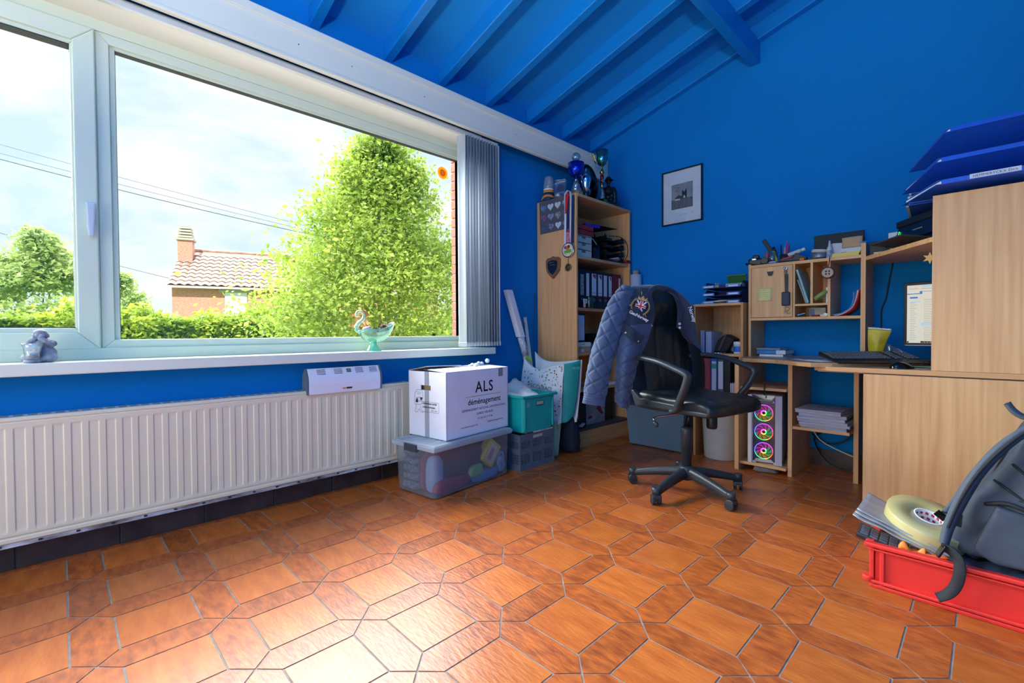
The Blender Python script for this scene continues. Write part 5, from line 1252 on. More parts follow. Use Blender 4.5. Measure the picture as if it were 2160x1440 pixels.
o = tag(obj('black_box', B().box((-0.30, 0, 0), (0, 0.14, 0.29)), M_BLACK, loc=(0.355, 3.525, S5), bevel=0.004), 'tall black box at the bottom right of the bookcase', 'box')
o = tag(obj('black_box', B().box((-0.22, 0, 0), (0, 0.13, 0.25)), M_BLACK, loc=(0.40, 3.065, S5), bevel=0.004), 'black box behind the bookcase edge on the bottom shelf', 'box')
o = tag(obj('pocket_book', B().box((-0.10, 0, 0), (0, 0.055, 0.012)), M_PAPER, loc=(0.43, 3.10, S5+0.012), rot=(0.3, 0, 0.2)), 'small white booklet on the bottom shelf edge', 'booklet')

# ---- paper roll between bookcase and desk unit, framed picture
pr_ = thing('paper_roll', 'tall white paper roll with brown core standing behind the chair', 'roll', (0.512, 3.805, 0.0))
obj('sheet', B().cyl((0, 0, 0), (0, 0, 1.478), 0.050, n=28), mat('grey_white_roll', (196, 206, 214), 0.6), pr_)
obj('core', B().cyl((0, 0, 1.478), (0, 0, 1.515), 0.026, n=20), M_CARDI, pr_)
pf = thing('framed_photo', 'black framed black and white dog photograph on the blue wall', 'picture', (0.75, YB, 1.884))
fw_, fh_, f_ = 0.358, 0.466, 0.009
PFX0, PFZ0 = 0.0, 0.0
for lo, hi in (((0, 0), (fw_, f_)), ((0, fh_-f_), (fw_, fh_)), ((0, 0), (f_, fh_)), ((fw_-f_, 0), (fw_, fh_))):
    obj('frame_rail', B().box((lo[0], -0.026, lo[1]), (hi[0], -0.002, hi[1])), mat('black_frame', (14, 18, 40), 0.3), pf)
obj('mat_board', B().box((f_, -0.012, f_), (fw_-f_, -0.006, fh_-f_)), mat('white_mat_board', (214, 222, 228), 0.7), pf)
ph0, ph1, pz0, pz1 = 0.085, 0.275, 0.13, 0.345
pc = obj('photograph', B().box((ph0, -0.0135, pz0), (ph1, -0.012, pz1)), mat('grey_photo_sky', (150, 160, 166), 0.5, rgb2=(120, 130, 134), vscale=12), pf)
fe = B(); rgp = random.Random(3)
for k in range(5): fe.box((ph0+k*0.038, -0.0142, pz0), (ph0+k*0.038+0.0365, -0.0135, pz0+0.082+0.004*(k % 2)))
obj('fence_print', fe, mat('grey_fence_print', (96, 102, 108), 0.6, var=0.3, vscale=40, vstretch=(3, 1, 0.3)), pc)
dg_ = B(); cx_ = ph0+0.115
dg_.prism([(cx_-0.022, -0.0142, pz0+0.08), (cx_+0.024, -0.0142, pz0+0.08), (cx_+0.022, -0.0142, pz0+0.135), (cx_+0.018, -0.0142, pz0+0.165), (cx_+0.006, -0.0142, pz0+0.140), (cx_-0.006, -0.0142, pz0+0.140), (cx_-0.016, -0.0142, pz0+0.162), (cx_-0.020, -0.0142, pz0+0.13)], (0, -0.0008, 0))
dg_.prism([(cx_-0.085, -0.0142, pz0+0.078), (cx_-0.02, -0.0142, pz0+0.078), (cx_-0.02, -0.0142, pz0+0.105), (cx_-0.05, -0.0142, pz0+0.118), (cx_-0.08, -0.0142, pz0+0.098)], (0, -0.0008, 0))
obj('dog_print', dg_, mat('dark_photo_ink', (34, 36, 40), 0.6), pc)
obj('paw_print', B().prism([(cx_-0.085, -0.0150, pz0+0.074), (cx_-0.035, -0.0150, pz0+0.074), (cx_-0.035, -0.0150, pz0+0.086), (cx_-0.08, -0.0150, pz0+0.088)], (0, -0.0006, 0)).prism([(cx_-0.008, -0.0150, pz0+0.085), (cx_+0.012, -0.0150, pz0+0.085), (cx_+0.006, -0.0150, pz0+0.106), (cx_-0.002, -0.0150, pz0+0.106)], (0, -0.0006, 0)), mat('pale_photo_ink', (190, 194, 198), 0.6), pc)
fl = B()
for k in range(60): x_, z_ = rgp.uniform(ph0+0.003, ph0+0.07), rgp.uniform(pz0+0.15, pz1-0.006); fl.box((x_, -0.014, z_), (x_+0.003, -0.0135, z_+0.003))
obj('foliage_print', fl, mat('dark_photo_ink', (34, 36, 40), 0.6), pc)
ln = B().box((0.155, -0.0126, 0.075), (0.235, -0.012, 0.0765)).box((0.268, -0.0126, 0.083), (0.283, -0.012, 0.086))
obj('caption_print', ln, mat('grey_ink', (96, 110, 104), 0.6), pf)
obj('glass', B().box((f_, -0.020, f_), (fw_-f_, -0.018, fh_-f_)), clear_mat('picture_glass', (250, 252, 253), 0.03, 0.0), pf)
# ================================================================== DESK CORNER
WZ = 0.772                                               # left worktop height
# ---- narrow shelf unit left of the desk
su = thing('shelf_unit', 'narrow beech shelf unit left of the desk hutch', 'shelf unit', (1.19, 3.50, 0))
M_WOODO = mat('orange_beech_laminate', (206, 148, 92), 0.42, rgb2=(180, 120, 70), vscale=5.0, vstretch=(9, 9, 0.35), detail=6)
obj('side_panel', B().box((0, 0, 0), (0.018, 0.34, 1.16)), M_WOODO, su, bevel=0.0012)
obj('side_panel', B().box((0.346, 0, 0), (0.364, 0.34, 1.16)), M_WOODO, su, bevel=0.0012)
obj('top_panel', B().box((0.017, 0.0, 1.142), (0.347, 0.34, 1.16)), M_WOODX, su, bevel=0.001)
obj('shelf', B().box((0.017, 0.002, 0.768), (0.347, 0.34, 0.786)), M_WOODX, su, bevel=0.001)
obj('shelf', B().box((0.017, 0.01, 0.455), (0.347, 0.34, 0.473)), M_WOODX, su, bevel=0.001)
obj('back_panel', B().box((0.017, 0.333, 0.3), (0.347, 0.34, 1.145)), M_WOOD, su)
obj('foot_rail', B().box((0.017, 0.28, 0.0), (0.347, 0.30, 0.05)), M_WOODX, su)
# blue letter trays on it
M_BTRAY = mat('navy_blue_plastic', (24, 48, 112), 0.35); M_BLIP = mat('blue_tray_lip', (70, 112, 190), 0.35)
for k, lab in enumerate(('lowest', 'middle', 'topmost')):
    t = thing('letter_tray', lab+' blue letter tray stacked on the narrow shelf unit', 'letter tray', (1.255, 3.515, 1.1605+k*0.058), rz=0.05, group='blue letter trays')
    obj('tray', B().box((0, 0.0, 0), (0.265, 0.31, 0.003)).prism([(0, 0.02, 0), (0, 0.31, 0), (0, 0.31, 0.052), (0, 0.09, 0.052)], (0.003, 0, 0)).prism([(0.262, 0.02, 0), (0.262, 0.31, 0), (0.262, 0.31, 0.052), (0.262, 0.09, 0.052)], (0.003, 0, 0)).box((0, 0.307, 0), (0.265, 0.31, 0.052)), M_BTRAY, t)
    for x0, x1 in ((0.0, 0.088), (0.177, 0.265)):
        l = obj('front_lip', B().box((x0, -0.004, 0), (x1, 0.003, 0.022)), M_BLIP, t, bevel=0.001)
        obj('label_window', B().box((x0+0.012, -0.0048, 0.005), (x1-0.010, -0.004, 0.016)), M_LABW, l)
    obj('corner_post', B().cyl((0.006, 0.30, 0.0), (0.006, 0.30, 0.0575), 0.005, n=8).cyl((0.259, 0.30, 0.0), (0.259, 0.30, 0.0575), 0.005, n=8), M_BTRAY, t)
for k in range(3):
    o = obj('loose_paper', B().grid(lambda u, v, k=k: (lerp(0, 0.15, u), lerp(0, 0.2, v), 0.006*math.sin(u*3)*(1-v)), 6, 4), M_PAPER, loc=(1.25+0.035*k, 3.505+0.006*k, 1.168+0.005*k), rz=0.1-0.1*k, solid=0.001)
    tag(o, ('white sheet', 'second white sheet', 'curled sheet')[k]+' sticking out of the lowest blue tray', 'paper', 'papers in the blue tray')
gp = thing('card_holder', 'open green plastic box on the topmost blue tray', 'box', (1.40, 3.585, 1.284), rz=0.1)
M_GRN = mat('green_plastic', (44, 104, 48), 0.4)
obj('base', B().box((0, 0, 0), (0.12, 0.09, 0.026)), mat('pale_green_clear', (140, 170, 150), 0.3), gp, bevel=0.002)
obj('lid', B().prism([(0, 0.09, 0.02), (0.12, 0.09, 0.02), (0.125, 0.06, 0.085), (-0.005, 0.06, 0.085)], (0, 0.006, 0.002)), M_GRN, gp)
obj('lid_rim', B().box((-0.008, 0.052, 0.083), (0.128, 0.068, 0.095)), M_GRN, gp, bevel=0.003)
pg2 = thing('plug_adapter', 'grey two pin plug adapter on the topmost blue tray', 'plug', (1.345, 3.56, 1.2805))
obj('body', B().lathe([(0, 0), (0.016, 0), (0.020, 0.008), (0.014, 0.02), (0, 0.022)], n=14), mat('warm_grey_plastic', (176, 168, 150), 0.5), pg2)
obj('pins', B().cyl((-0.008, 0, 0.02), (-0.008, 0, 0.038), 0.0035, n=8).cyl((0.008, 0, 0.02), (0.008, 0, 0.038), 0.0035, n=8), mat('warm_grey_plastic', (176, 168, 150), 0.5), pg2)
# cube shelf contents
CZ = 0.7865
def slab(name, label, cat, lo, hi, m, group=None, rz=0.0, bevel=0.001, rot=None):
    c = [(lo[i]+hi[i])/2 for i in range(3)]; h = [(hi[i]-lo[i])/2 for i in range(3)]
    c[2] = lo[2]
    o = obj(name, B().box((-h[0], -h[1], 0), (h[0], h[1], 2*h[2])), m, loc=c, rz=rz, bevel=bevel, rot=rot); return tag(o, label, cat, group)
M_LIL = mat('lilac_white_card', (190, 188, 208), 0.6, var=0.06, vscale=20)
slab('magazine_file', 'pale lilac booklet standing at the left of the cube shelf', 'booklet', (1.212, 3.58, CZ), (1.232, 3.78, CZ+0.175), M_LIL, 'booklets in the cube shelf')
slab('magazine_file', 'second pale lilac booklet in the cube shelf', 'booklet', (1.234, 3.58, CZ), (1.243, 3.78, CZ+0.172), M_LIL, 'booklets in the cube shelf')
slab('magazine_file', 'thin navy booklet in the cube shelf', 'booklet', (1.2445, 3.582, CZ), (1.254, 3.78, CZ+0.168), mat('navy_card', (30, 44, 92), 0.5), 'booklets in the cube shelf')
slab('magazine_file', 'wide pale lilac folder beside the navy booklet', 'folder', (1.2555, 3.575, CZ), (1.298, 3.78, CZ+0.165), M_LIL, 'booklets in the cube shelf')
t = thing('black_pouch', 'black pouch leaning against the folders in the cube shelf', 'pouch', (1.305, 3.60, CZ))
obj('body', B().prism([(0.0, 0, 0.005), (0.09, 0, 0.002), (0.155, 0, 0.105), (0.085, 0, 0.145), (0.03, 0, 0.10)], (0, 0.12, 0)), mat('black_nylon', (16, 16, 18), 0.6), t, bevel=0.01, seg=3)
obj('strap', B().prism([(0.085, -0.002, 0.145), (0.10, -0.002, 0.142), (0.05, -0.002, 0.02), (0.03, -0.002, 0.02)], (0, -0.002, 0)), mat('dark_brown_strap', (70, 60, 54), 0.6), t)
o = obj('silver_dish', B().lathe([(0, 0), (0.05, 0), (0.055, 0.007), (0.05, 0.008), (0, 0.004)], n=24), M_CHROME, loc=(1.365, 3.548, CZ)); tag(o, 'flat silver dish at the front of the cube shelf', 'dish')
def tub_jar(label, x, y, r, h, lidm, bodym, bandm):
    t = thing('plastic_tub', label, 'tub', (x, y, CZ), group='tubs in the cube shelf')
    lath('body', [(0, 0), (r*0.94, 0), (r, 0.006), (r, h*0.72), (0, h*0.72)], bodym, t, 24)
    lath('band', [(r+0.0006, h*0.16), (r+0.0008, h*0.17), (r+0.0008, h*0.62), (r+0.0006, h*0.63)], bandm, t, 24)
    lath('lid', [(r*1.03, h*0.70), (r*1.03, h*0.98), (r*0.98, h), (0, h)], lidm, t, 24)
M_BLUEB = mat('bright_blue_label', (26, 108, 196), 0.4)
tub_jar('white tub with bright blue label in the cube shelf', 1.493, 3.595, 0.036, 0.088, mat('white_plastic', (230, 230, 226), 0.4), mat('white_plastic', (230, 230, 226), 0.4), M_BLUEB)
tub_jar('grey tub with dark label behind the blue one', 1.445, 3.665, 0.033, 0.09, mat('warm_grey_plastic', (176, 168, 150), 0.5), M_DARK, mat('dark_speckled_label', (70, 76, 84), 0.5, rgb2=(150, 150, 150), vscale=80))
# binders below
def front_binder(label, x0, x1, z0, z1, body, lab=None, lz=None, y=3.515, extra=None):
    t = thing('ring_binder', label, 'binder', (x0, y, z0), group='binders under the cube shelf')
    w, h = x1-x0, z1-z0
    obj('cover', B().box((0, 0, 0), (0.003, 0.27, h)).box((w-0.003, 0, 0), (w, 0.27, h)).box((0, 0, 0), (w, 0.003, h)), body, t, bevel=0.001)
    obj('pages', B().box((0.004, 0.006, 0.004), (w-0.004, 0.265, h-0.02)), M_PAPER, t)
    if lab:
        l = obj('spine_label', B().box((w*0.16, -0.0008, lz[0]), (w*0.86, 0, lz[1])), lab, t)
        if extra: obj('label_band', B().box((w*0.16, -0.0014, lz[1]-0.055), (w*0.86, -0.0008, lz[1]-0.018)), extra, l)
SZ = 0.4735
front_binder('faded red binder under the cube shelf', 1.262, 1.318, SZ, SZ+0.275, mat('faded_red_card', (176, 74, 80), 0.5))
front_binder('bright blue binder with a green banded label', 1.3195, 1.366, SZ, SZ+0.275, mat('bright_blue_card', (30, 100, 196), 0.4), M_LABW, (0.012, 0.255), extra=mat('green_label_band', (40, 160, 110), 0.5))
front_binder('grey binder with a plain pale label', 1.3675, 1.415, SZ, SZ+0.272, mat('slate_card', (84, 92, 104), 0.5), M_LABW, (0.05, 0.255))
front_binder('black binder next to the grey one under the cube shelf', 1.4165, 1.462, SZ, SZ+0.27, M_BIND)
for k in range(3): slab('booklet', ('left', 'middle', 'right')[k]+' thin white booklet standing right of the black binder', 'booklet', (1.466+0.0125*k, 3.50, SZ), (1.4765+0.0125*k, 3.70, SZ+0.10), M_LIL, 'thin white booklets')
slab('black_folder', 'dark folder leaning behind the thin white booklets', 'folder', (1.466, 3.705, SZ), (1.525, 3.82, SZ+0.265), M_BIND)
# waste bin
wbn = thing('waste_bin', 'round off white waste bin under the shelf unit', 'bin', (1.372, 3.585, 0))
lath('body', [(0, 0.004), (0.118, 0.0), (0.122, 0.006), (0.138, 0.34), (0.143, 0.345), (0.143, 0.352), (0.136, 0.35), (0.118, 0.012), (0, 0.010)], mat('scuffed_white_plastic', (206, 210, 206), 0.4, rgb2=(186, 192, 190), vscale=4), wbn, 40)
# grey plastic storage box beside it
gx = thing('storage_box', 'plain blue grey plastic storage box standing behind the chair', 'storage box', (1.118, 3.462, 0.0), rz=PI/2-PI/2)
obj('tub', B().prism([(-0.475, 0.008, 0.008), (0.0, 0.008, 0.008), (0.0, 0.36, 0.008), (-0.475, 0.36, 0.008)], (0, 0, 0.004)).prism([(-0.47, 0.010, 0.008), (-0.005, 0.010, 0.008), (0.022, -0.006, 0.33), (-0.50, -0.006, 0.33)], (0, 0.004, 0)).prism([(-0.47, 0.35, 0.008), (-0.005, 0.35, 0.008), (0.022, 0.366, 0.33), (-0.50, 0.366, 0.33)], (0, -0.004, 0)).prism([(-0.005, 0.010, 0.008), (-0.005, 0.35, 0.008), (0.022, 0.366, 0.33), (0.022, -0.006, 0.33)], (-0.004, 0, 0)).prism([(-0.47, 0.010, 0.008), (-0.47, 0.35, 0.008), (-0.50, 0.366, 0.33), (-0.50, -0.006, 0.33)], (0.004, 0, 0)), mat('blue_grey_plastic', (98, 122, 142), 0.4, var=0.06, vscale=6), gx, bevel=0.003)
obj('rim', B().box((-0.515, -0.018, 0.322), (0.037, 0.0, 0.335)).box((-0.515, 0.36, 0.322), (0.037, 0.378, 0.335)).box((-0.515, -0.018, 0.322), (-0.495, 0.378, 0.335)).box((0.017, -0.018, 0.322), (0.037, 0.378, 0.335)), mat('blue_grey_plastic', (98, 122, 142), 0.4), gx)
for cx_ in (-0.455, -0.02):
    for cy_ in (0.03, 0.33): obj('castor', B().cyl((cx_-0.006, cy_, 0.012), (cx_+0.006, cy_, 0.012), 0.012, n=14), M_DARK, gx)

# ---- worktops
wt1 = B().prism([(x, y, WZ-0.025) for x, y in ((1.562, 3.862), (1.562, 3.40), (1.62, 3.30), (1.74, 3.262), (1.84, 3.235), (1.92, 3.17), (2.00, 3.085), (2.08, 3.03), (2.17, 3.085), (2.34, 3.30), (2.52, 3.52), (2.56, 3.862))], (0, 0, 0.025))
dk = thing('desk', 'beech corner desk with curved worktop', 'desk', (0, 0, 0))
M_TOP = mat('worn_beech_worktop', (186, 150, 118), 0.3, rgb2=(164, 128, 98), vscale=4.0, vstretch=(0.5, 6, 6), detail=6)
w1_ = obj('worktop', wt1, [M_TOP, M_WOODX], dk, bevel=0.002)
obj('worktop_wing', B().prism([(x, y, 0.727) for x, y in ((2.065, 3.20), (2.085, 3.09), (2.17, 3.06), (3.34, 3.06), (3.34, 3.862), (2.60, 3.862), (2.545, 3.53), (2.36, 3.29), (2.18, 3.07))], (0, 0, 0.025)), [M_TOP, M_WOODX], dk, bevel=0.002)
for o_ in (w1_, bpy.data.objects['worktop_wing']):
    for p_ in o_.data.polygons:
        if abs(p_.normal.z) < 0.5: p_.material_index = 1
wing_fill = obj('worktop_under', B().box((2.10, 3.10, 0.72), (3.34, 3.862, 0.727)), M_TOP, dk)
obj('leg_panel', B().box((1.5575, 3.336, 0), (1.585, 3.862, 0.746)), M_WOOD, dk, bevel=0.0012)
obj('leg_panel', B().box((1.868, 3.40, 0), (1.893, 3.862, 0.746)), M_WOOD, dk, bevel=0.0012)
obj('leg_panel', B().box((2.198, 3.528, 0), (2.224, 3.862, 0.746)), M_WOOD, dk, bevel=0.0012)
obj('shelf', B().box((1.585, 3.365, 0.555), (1.868, 3.862, 0.573)), M_WOODX, dk, bevel=0.001)
obj('shelf', B().box((1.585, 3.36, 0.040), (1.868, 3.862, 0.058)), M_WOODX, dk, bevel=0.001)
obj('shelf', B().box((1.893, 3.41, 0.314), (2.198, 3.862, 0.332)), M_WOODX, dk, bevel=0.001)
obj('end_panel', B().box((2.315, 3.062, 0), (3.34, 3.082, 0.7205)), M_WOOD, dk, bevel=0.0015)
obj('end_panel', B().box((2.583, 3.060, 0.7525), (3.34, 3.080, 1.605)), M_WOOD, dk, bevel=0.0015)
obj('wing_top', B().box((2.585, 3.08, 1.587), (3.34, 3.50, 1.605)), M_WOOD, dk)
# hutch
HY = 3.571
obj('hutch_side', B().box((1.566, HY, WZ), (1.583, 3.862, 1.432)), M_WOOD, dk, bevel=0.0012)
obj('hutch_post', B().box((2.222, HY, WZ), (2.247, 3.862, 1.495)), M_WOOD, dk, bevel=0.0012)
obj('hutch_shelf', B().box((1.582, HY, 1.404), (2.223, 3.862, 1.424)), M_WOODX, dk, bevel=0.001)
obj('hutch_shelf', B().box((1.582, HY, 1.028), (2.223, 3.862, 1.046)), M_WOODX, dk, bevel=0.001)
obj('hutch_divider', B().box((1.850, HY, 1.046), (1.862, 3.862, 1.404)), M_WOOD, dk, bevel=0.001)
obj('hutch_divider', B().box((1.952, HY, 1.134), (1.966, 3.862, 1.404)), M_WOOD, dk, bevel=0.001)
obj('hutch_divider', B().box((2.048, HY, 1.046), (2.064, 3.862, 1.404)), M_WOOD, dk, bevel=0.001)
obj('hutch_shelf', B().box((1.862, HY, 1.120), (2.048, 3.862, 1.134)), M_WOODX, dk, bevel=0.001)
obj('cubby_back', B().box((1.862, 3.845, 1.046), (2.048, 3.862, 1.404)), M_WOOD, dk)
dr_ = obj('cupboard_door', B().box((1.5855, HY-0.002, 1.049), (1.8475, HY+0.014, 1.402)), M_WOOD, dk, bevel=0.0012)
obj('lock_plate', B().prism([(1.689, HY-0.003, 1.369), (1.732, HY-0.003, 1.369), (1.722, HY-0.003, 1.338), (1.699, HY-0.003, 1.338)], (0, -0.004, 0)), M_DARK, dr_, bevel=0.001)
obj('printer_shelf', B().prism([(2.247, 3.572, 1.386), (2.578, 3.085, 1.386), (3.34, 3.085, 1.386), (3.34, 3.862, 1.386), (2.247, 3.862, 1.386)], (0, 0, 0.024)), M_WOODX, dk, bevel=0.001)
obj('wing_back', B().box((3.32, 3.08, 0.752), (3.34, 3.862, 1.386)), M_WOOD, dk)
# star ornament edge showing at the wing panel
o = obj('straw_star', B().prism([(2.572+0.03*math.cos(2*PI*k/12)*(1 if k % 2 else 0.45), 3.10, 1.31+0.03*math.sin(2*PI*k/12)*(1 if k % 2 else 0.45)) for k in range(12)], (0, 0.004, 0)), mat('straw', (206, 166, 100), 0.7)); tag(o, 'small straw star hanging at the edge of the desk wing', 'ornament')

# ---- on the door
po = thing('sticky_note', 'pale yellow sticky note on the hutch cupboard door', 'note', (1.674, HY-0.0025, 1.209))
M_POST = mat('pale_yellow_note', (222, 216, 140), 0.7)
obj('note', B().grid(lambda u, v: (lerp(-0.045, 0.045, u), -0.001-0.006*(1-v)**2, lerp(-0.045, 0.045, v)), 4, 6), M_POST, po, rot=(0, -0.02, 0), solid=0.0006)
nt_ = B()
for k in range(5): nt_.box((-0.035, -0.0042, 0.028-k*0.013), (0.01+0.02*(k % 2), -0.0036, 0.0295-k*0.013))
obj('handwriting', nt_, mat('pencil_grey', (150, 148, 110), 0.7), po)
kh = thing('key_pouch', 'navy key pouch on a black strap hanging from the cupboard lock', 'key holder', (1.812, HY-0.003, 1.375))
obj('hook', B().cyl((0, 0, 0.002), (0, -0.016, 0.002), 0.009, n=14).ball((-0.008, -0.02, 0.006), 0.009), M_CHROME, kh)
obj('clasp', B().box((-0.012, -0.016, -0.04), (0.004, -0.008, -0.004)), mat('bronze_clasp', (96, 84, 70), 0.4, metal=0.6), kh, bevel=0.002)
obj('strap', B().prism([(-0.010, -0.012, -0.036), (0.008, -0.012, -0.036), (0.004, -0.012, -0.155), (-0.006, -0.012, -0.155)], (0, -0.002, 0)), M_BLACK, kh)
obj('strap', B().prism([(0.006, -0.010, -0.036), (0.012, -0.010, -0.036), (0.010, -0.010, -0.155), (0.002, -0.010, -0.155)], (0, -0.002, 0)), M_BLACK, kh)
pu = obj('pouch', B().box((-0.026, -0.024, -0.250), (0.024, -0.006, -0.156)), mat('navy_leather', (26, 42, 66), 0.45, bump=0.1), kh, bevel=0.006, seg=3)
obj('bead_chain', B().ball((-0.004, -0.014, -0.258), 0.006, 8, 6).ball((-0.006, -0.014, -0.27), 0.005, 8, 6).ball((-0.002, -0.014, -0.281), 0.005, 8, 6).ball((-0.010, -0.014, -0.29), 0.006, 8, 6), M_CHROME, kh)
obj('s_hook', B().tube(catmull([(0.006, -0.014, -0.262), (0.020, -0.014, -0.268), (0.018, -0.014, -0.280), (0.006, -0.014, -0.288), (0.012, -0.014, -0.305), (0.028, -0.014, -0.298)], 5), 0.0016, 5), mat('bronze_clasp', (96, 84, 70), 0.4, metal=0.6), kh)
# hanging yo-yo pendant
yo = thing('yoyo', 'wooden yo-yo hanging by its string from the hutch top', 'yo-yo', (2.058, HY-0.045, 1.322), rz=0.15)
obj('front_disc', B().cyl((0, -0.018, 0), (0, -0.004, 0), 0.031, 0.034, n=28), mat('pale_turned_wood', (170, 146, 122), 0.4), yo, bevel=0.003)
obj('rim', B().tube([(0.033*math.cos(2*PI*k/28), -0.005, 0.033*math.sin(2*PI*k/28)) for k in range(29)], 0.005, 7), mat('dark_turned_wood', (56, 44, 40), 0.4), yo)
obj('back_disc', B().cyl((0.004, 0.006, -0.004), (0.006, 0.022, -0.005), 0.034, 0.030, n=28), M_BLKG, yo, bevel=0.003)
pt2 = B()
for k in range(4): a = PI/4+k*PI/2; pt2.prism([(0.012*math.cos(a)+0.005*math.cos(2*PI*q/8), -0.018, 0.012*math.sin(a)+0.006*math.sin(2*PI*q/8)) for q in range(8)], (0, -0.0012, 0))
obj('petal_inlay', pt2, M_INK, yo)
obj('string', B().tube([(0.0, 0, 0.034), (0.006, 0.004, 0.06), (0.008, 0.012, 0.085), (0.008, 0.03, 0.104)], 0.003, 6), mat('dark_red_cord', (90, 30, 36), 0.7), yo)

# ---- in the cubbies
def lean(name, label, cat, foot, top, y0, y1, th, m, group=None):
    """sheet leaning in x-z from foot (x,z) to top (x,z)"""
    f = Vector((foot[0], 0, foot[1])); t_ = Vector((top[0], 0, top[1])); d = (t_-f).normalized(); n_ = Vector((d.z, 0, -d.x))*th
    c = Vector((foot[0], y0, foot[1]))
    o = obj(name, B().prism([(0, 0, 0), (n_.x, 0, n_.z), ((t_-f).x+n_.x, 0, (t_-f).z+n_.z), ((t_-f).x, 0, (t_-f).z)], (0, y1-y0, 0)), m, loc=c); return tag(o, label, cat, group)
M_MINT = mat('pale_blue_green_card', (140, 180, 184), 0.5)
lean('folder', 'pale blue green folder leaning in the left pigeonhole', 'folder', (1.930, 1.1375), (1.864, 1.365), HY+0.012, HY+0.24, 0.012, M_MINT)
lean('folder', 'shorter grey folder leaning behind the blue green one', 'folder', (1.917, 1.1375), (1.866, 1.30), HY+0.03, HY+0.24, 0.008, mat('grey_green_card', (140, 150, 144), 0.5))
gt = thing('tape_roll', 'green rimmed roll leaning in the second pigeonhole', 'roll', (2.006, HY+0.04, 1.1845), rot=(0, math.radians(-38), 0))
obj('rim', B().lathe([(0.034, -0.012), (0.05, -0.012), (0.05, 0.012), (0.034, 0.012), (0.034, -0.012)], n=30, cap=False), mat('olive_green_plastic', (142, 156, 84), 0.4), gt, rot=(0, 0, 0))
slab('white_card', 'white card behind the green roll in the pigeonhole', 'card', (2.036, HY+0.02, 1.1345), (2.044, HY+0.16, 1.235), M_PAPER)
tb = thing('glass_clock', 'small clear box with blue and cream panels in the lower pigeonhole', 'box', (1.975, HY+0.11, 1.0465))
obj('case', B().box((-0.05, -0.03, 0), (0.05, 0.03, 0.062)), mat('smoky_clear_plastic', (110, 112, 110), 0.2), tb, bevel=0.003)
obj('blue_panel', B().box((-0.046, -0.0315, 0.008), (-0.018, -0.030, 0.052)), mat('slate_blue_print', (60, 84, 110), 0.4), tb)
obj('cream_panel', B().box((-0.014, -0.0315, 0.008), (0.045, -0.030, 0.048)), mat('cream_print', (166, 158, 134), 0.5), tb)
t = thing('hole_punch', 'small chrome and black hole punch in the lower pigeonhole', 'hole punch', (1.892, HY+0.035, 1.0465), rz=0.3)
obj('base', B().box((-0.024, -0.018, 0), (0.03, 0.018, 0.007)), M_BLACK, t, bevel=0.002)
obj('lever', B().prism([(-0.024, -0.014, 0.008), (0.022, -0.014, 0.022), (0.022, -0.014, 0.028), (-0.024, -0.014, 0.016)], (0, 0.028, 0)), M_CHROME, t, bevel=0.002)
t = thing('marker_pen', 'red and white marker pen lying in the lower pigeonhole', 'pen', (1.985, HY+0.025, 1.0525))
obj('barrel', B().cyl((-0.03, 0, 0), (0.02, -0.004, 0), 0.006, n=10), mat('red_plastic', (176, 24, 40), 0.35), t)
obj('cap', B().cyl((0.02, -0.004, 0), (0.045, -0.006, 0), 0.0068, n=10), M_WHITE, t)
o = obj('round_eraser', B().cyl((0, 0, 0), (0, 0.012, 0), 0.011, n=16), M_WHITE, loc=(2.033, HY+0.02, 1.0578)); tag(o, 'small round white eraser in the lower pigeonhole', 'eraser')
# curved catalogues in the right pigeonhole
def cata(name, label, off, m, x_foot):
    pts = catmull([(x_foot, 0, 1.0475+off*0.15), (2.125, 0, 1.053+off*0.4), (2.178-off*0.3, 0, 1.090+off*0.25), (2.2035-off*0.6, 0, 1.15), (2.2165-off, 0, 1.212-off*0.6)], 5)
    b = B(); y0, y1 = HY+0.012, HY+0.23
    n = len(pts)
    b.add([(p.x-2.14, 0, p.z-1.047) for p in pts]+[(p.x-2.14, y1-y0, p.z-1.047) for p in pts], [(i, i+1, n+i+1, n+i) for i in range(n-1)], True)
    o = obj(name, b, m, loc=(2.14, y0, 1.047), solid=0.0028); tag(o, label, 'catalogue', 'catalogues in the right pigeonhole')
cata('catalogue', 'red covered catalogue curling up the right side of the pigeonhole', 0.002, mat('red_glossy_cover', (196, 50, 56), 0.3), 2.10)
cata('catalogue', 'white catalogue between the red and blue ones', 0.011, M_PAPER, 2.085)
cata('catalogue', 'dark blue catalogue in the right pigeonhole', 0.020, mat('grey_blue_cover', (76, 108, 160), 0.35), 2.078)
cata('catalogue', 'pale blue catalogue in front in the right pigeonhole', 0.032, mat('pale_blue_cover', (126, 164, 206), 0.35), 2.070)

# ---- along the hutch top
HZ = 1.4245
cm = thing('compact_camera', 'black compact camera with strap at the left end of the hutch', 'camera', (1.585, HY+0.03, HZ), rz=0.2)
obj('body', B().box((-0.03, 0, 0), (0.06, 0.05, 0.052)), M_BLKG, cm, bevel=0.01, seg=3)
obj('hump', B().box((-0.005, 0.008, 0.050), (0.040, 0.045, 0.078)), M_BLACK, cm, bevel=0.008)
obj('lens', B().cyl((0.075, 0.0, 0.030), (0.075, -0.022, 0.028), 0.024, n=20), M_BLACK, cm, bevel=0.003)
obj('badge', B().box((-0.005, -0.001, 0.042), (0.02, 0.001, 0.05)), M_CHROME, cm)
obj('strap', B().tube(catmull([(-0.04, 0.02, 0.012), (-0.035, -0.012, 0.02), (0.02, -0.02, 0.006), (0.07, -0.025, 0.006), (0.13, -0.01, 0.005)], 5), 0.008, 6, flat=0.4), M_BLACK, cm)
tr_ = thing('pen_tray', 'flat grey tray of oddments at the front of the hutch top', 'tray', (1.685, HY+0.006, HZ))
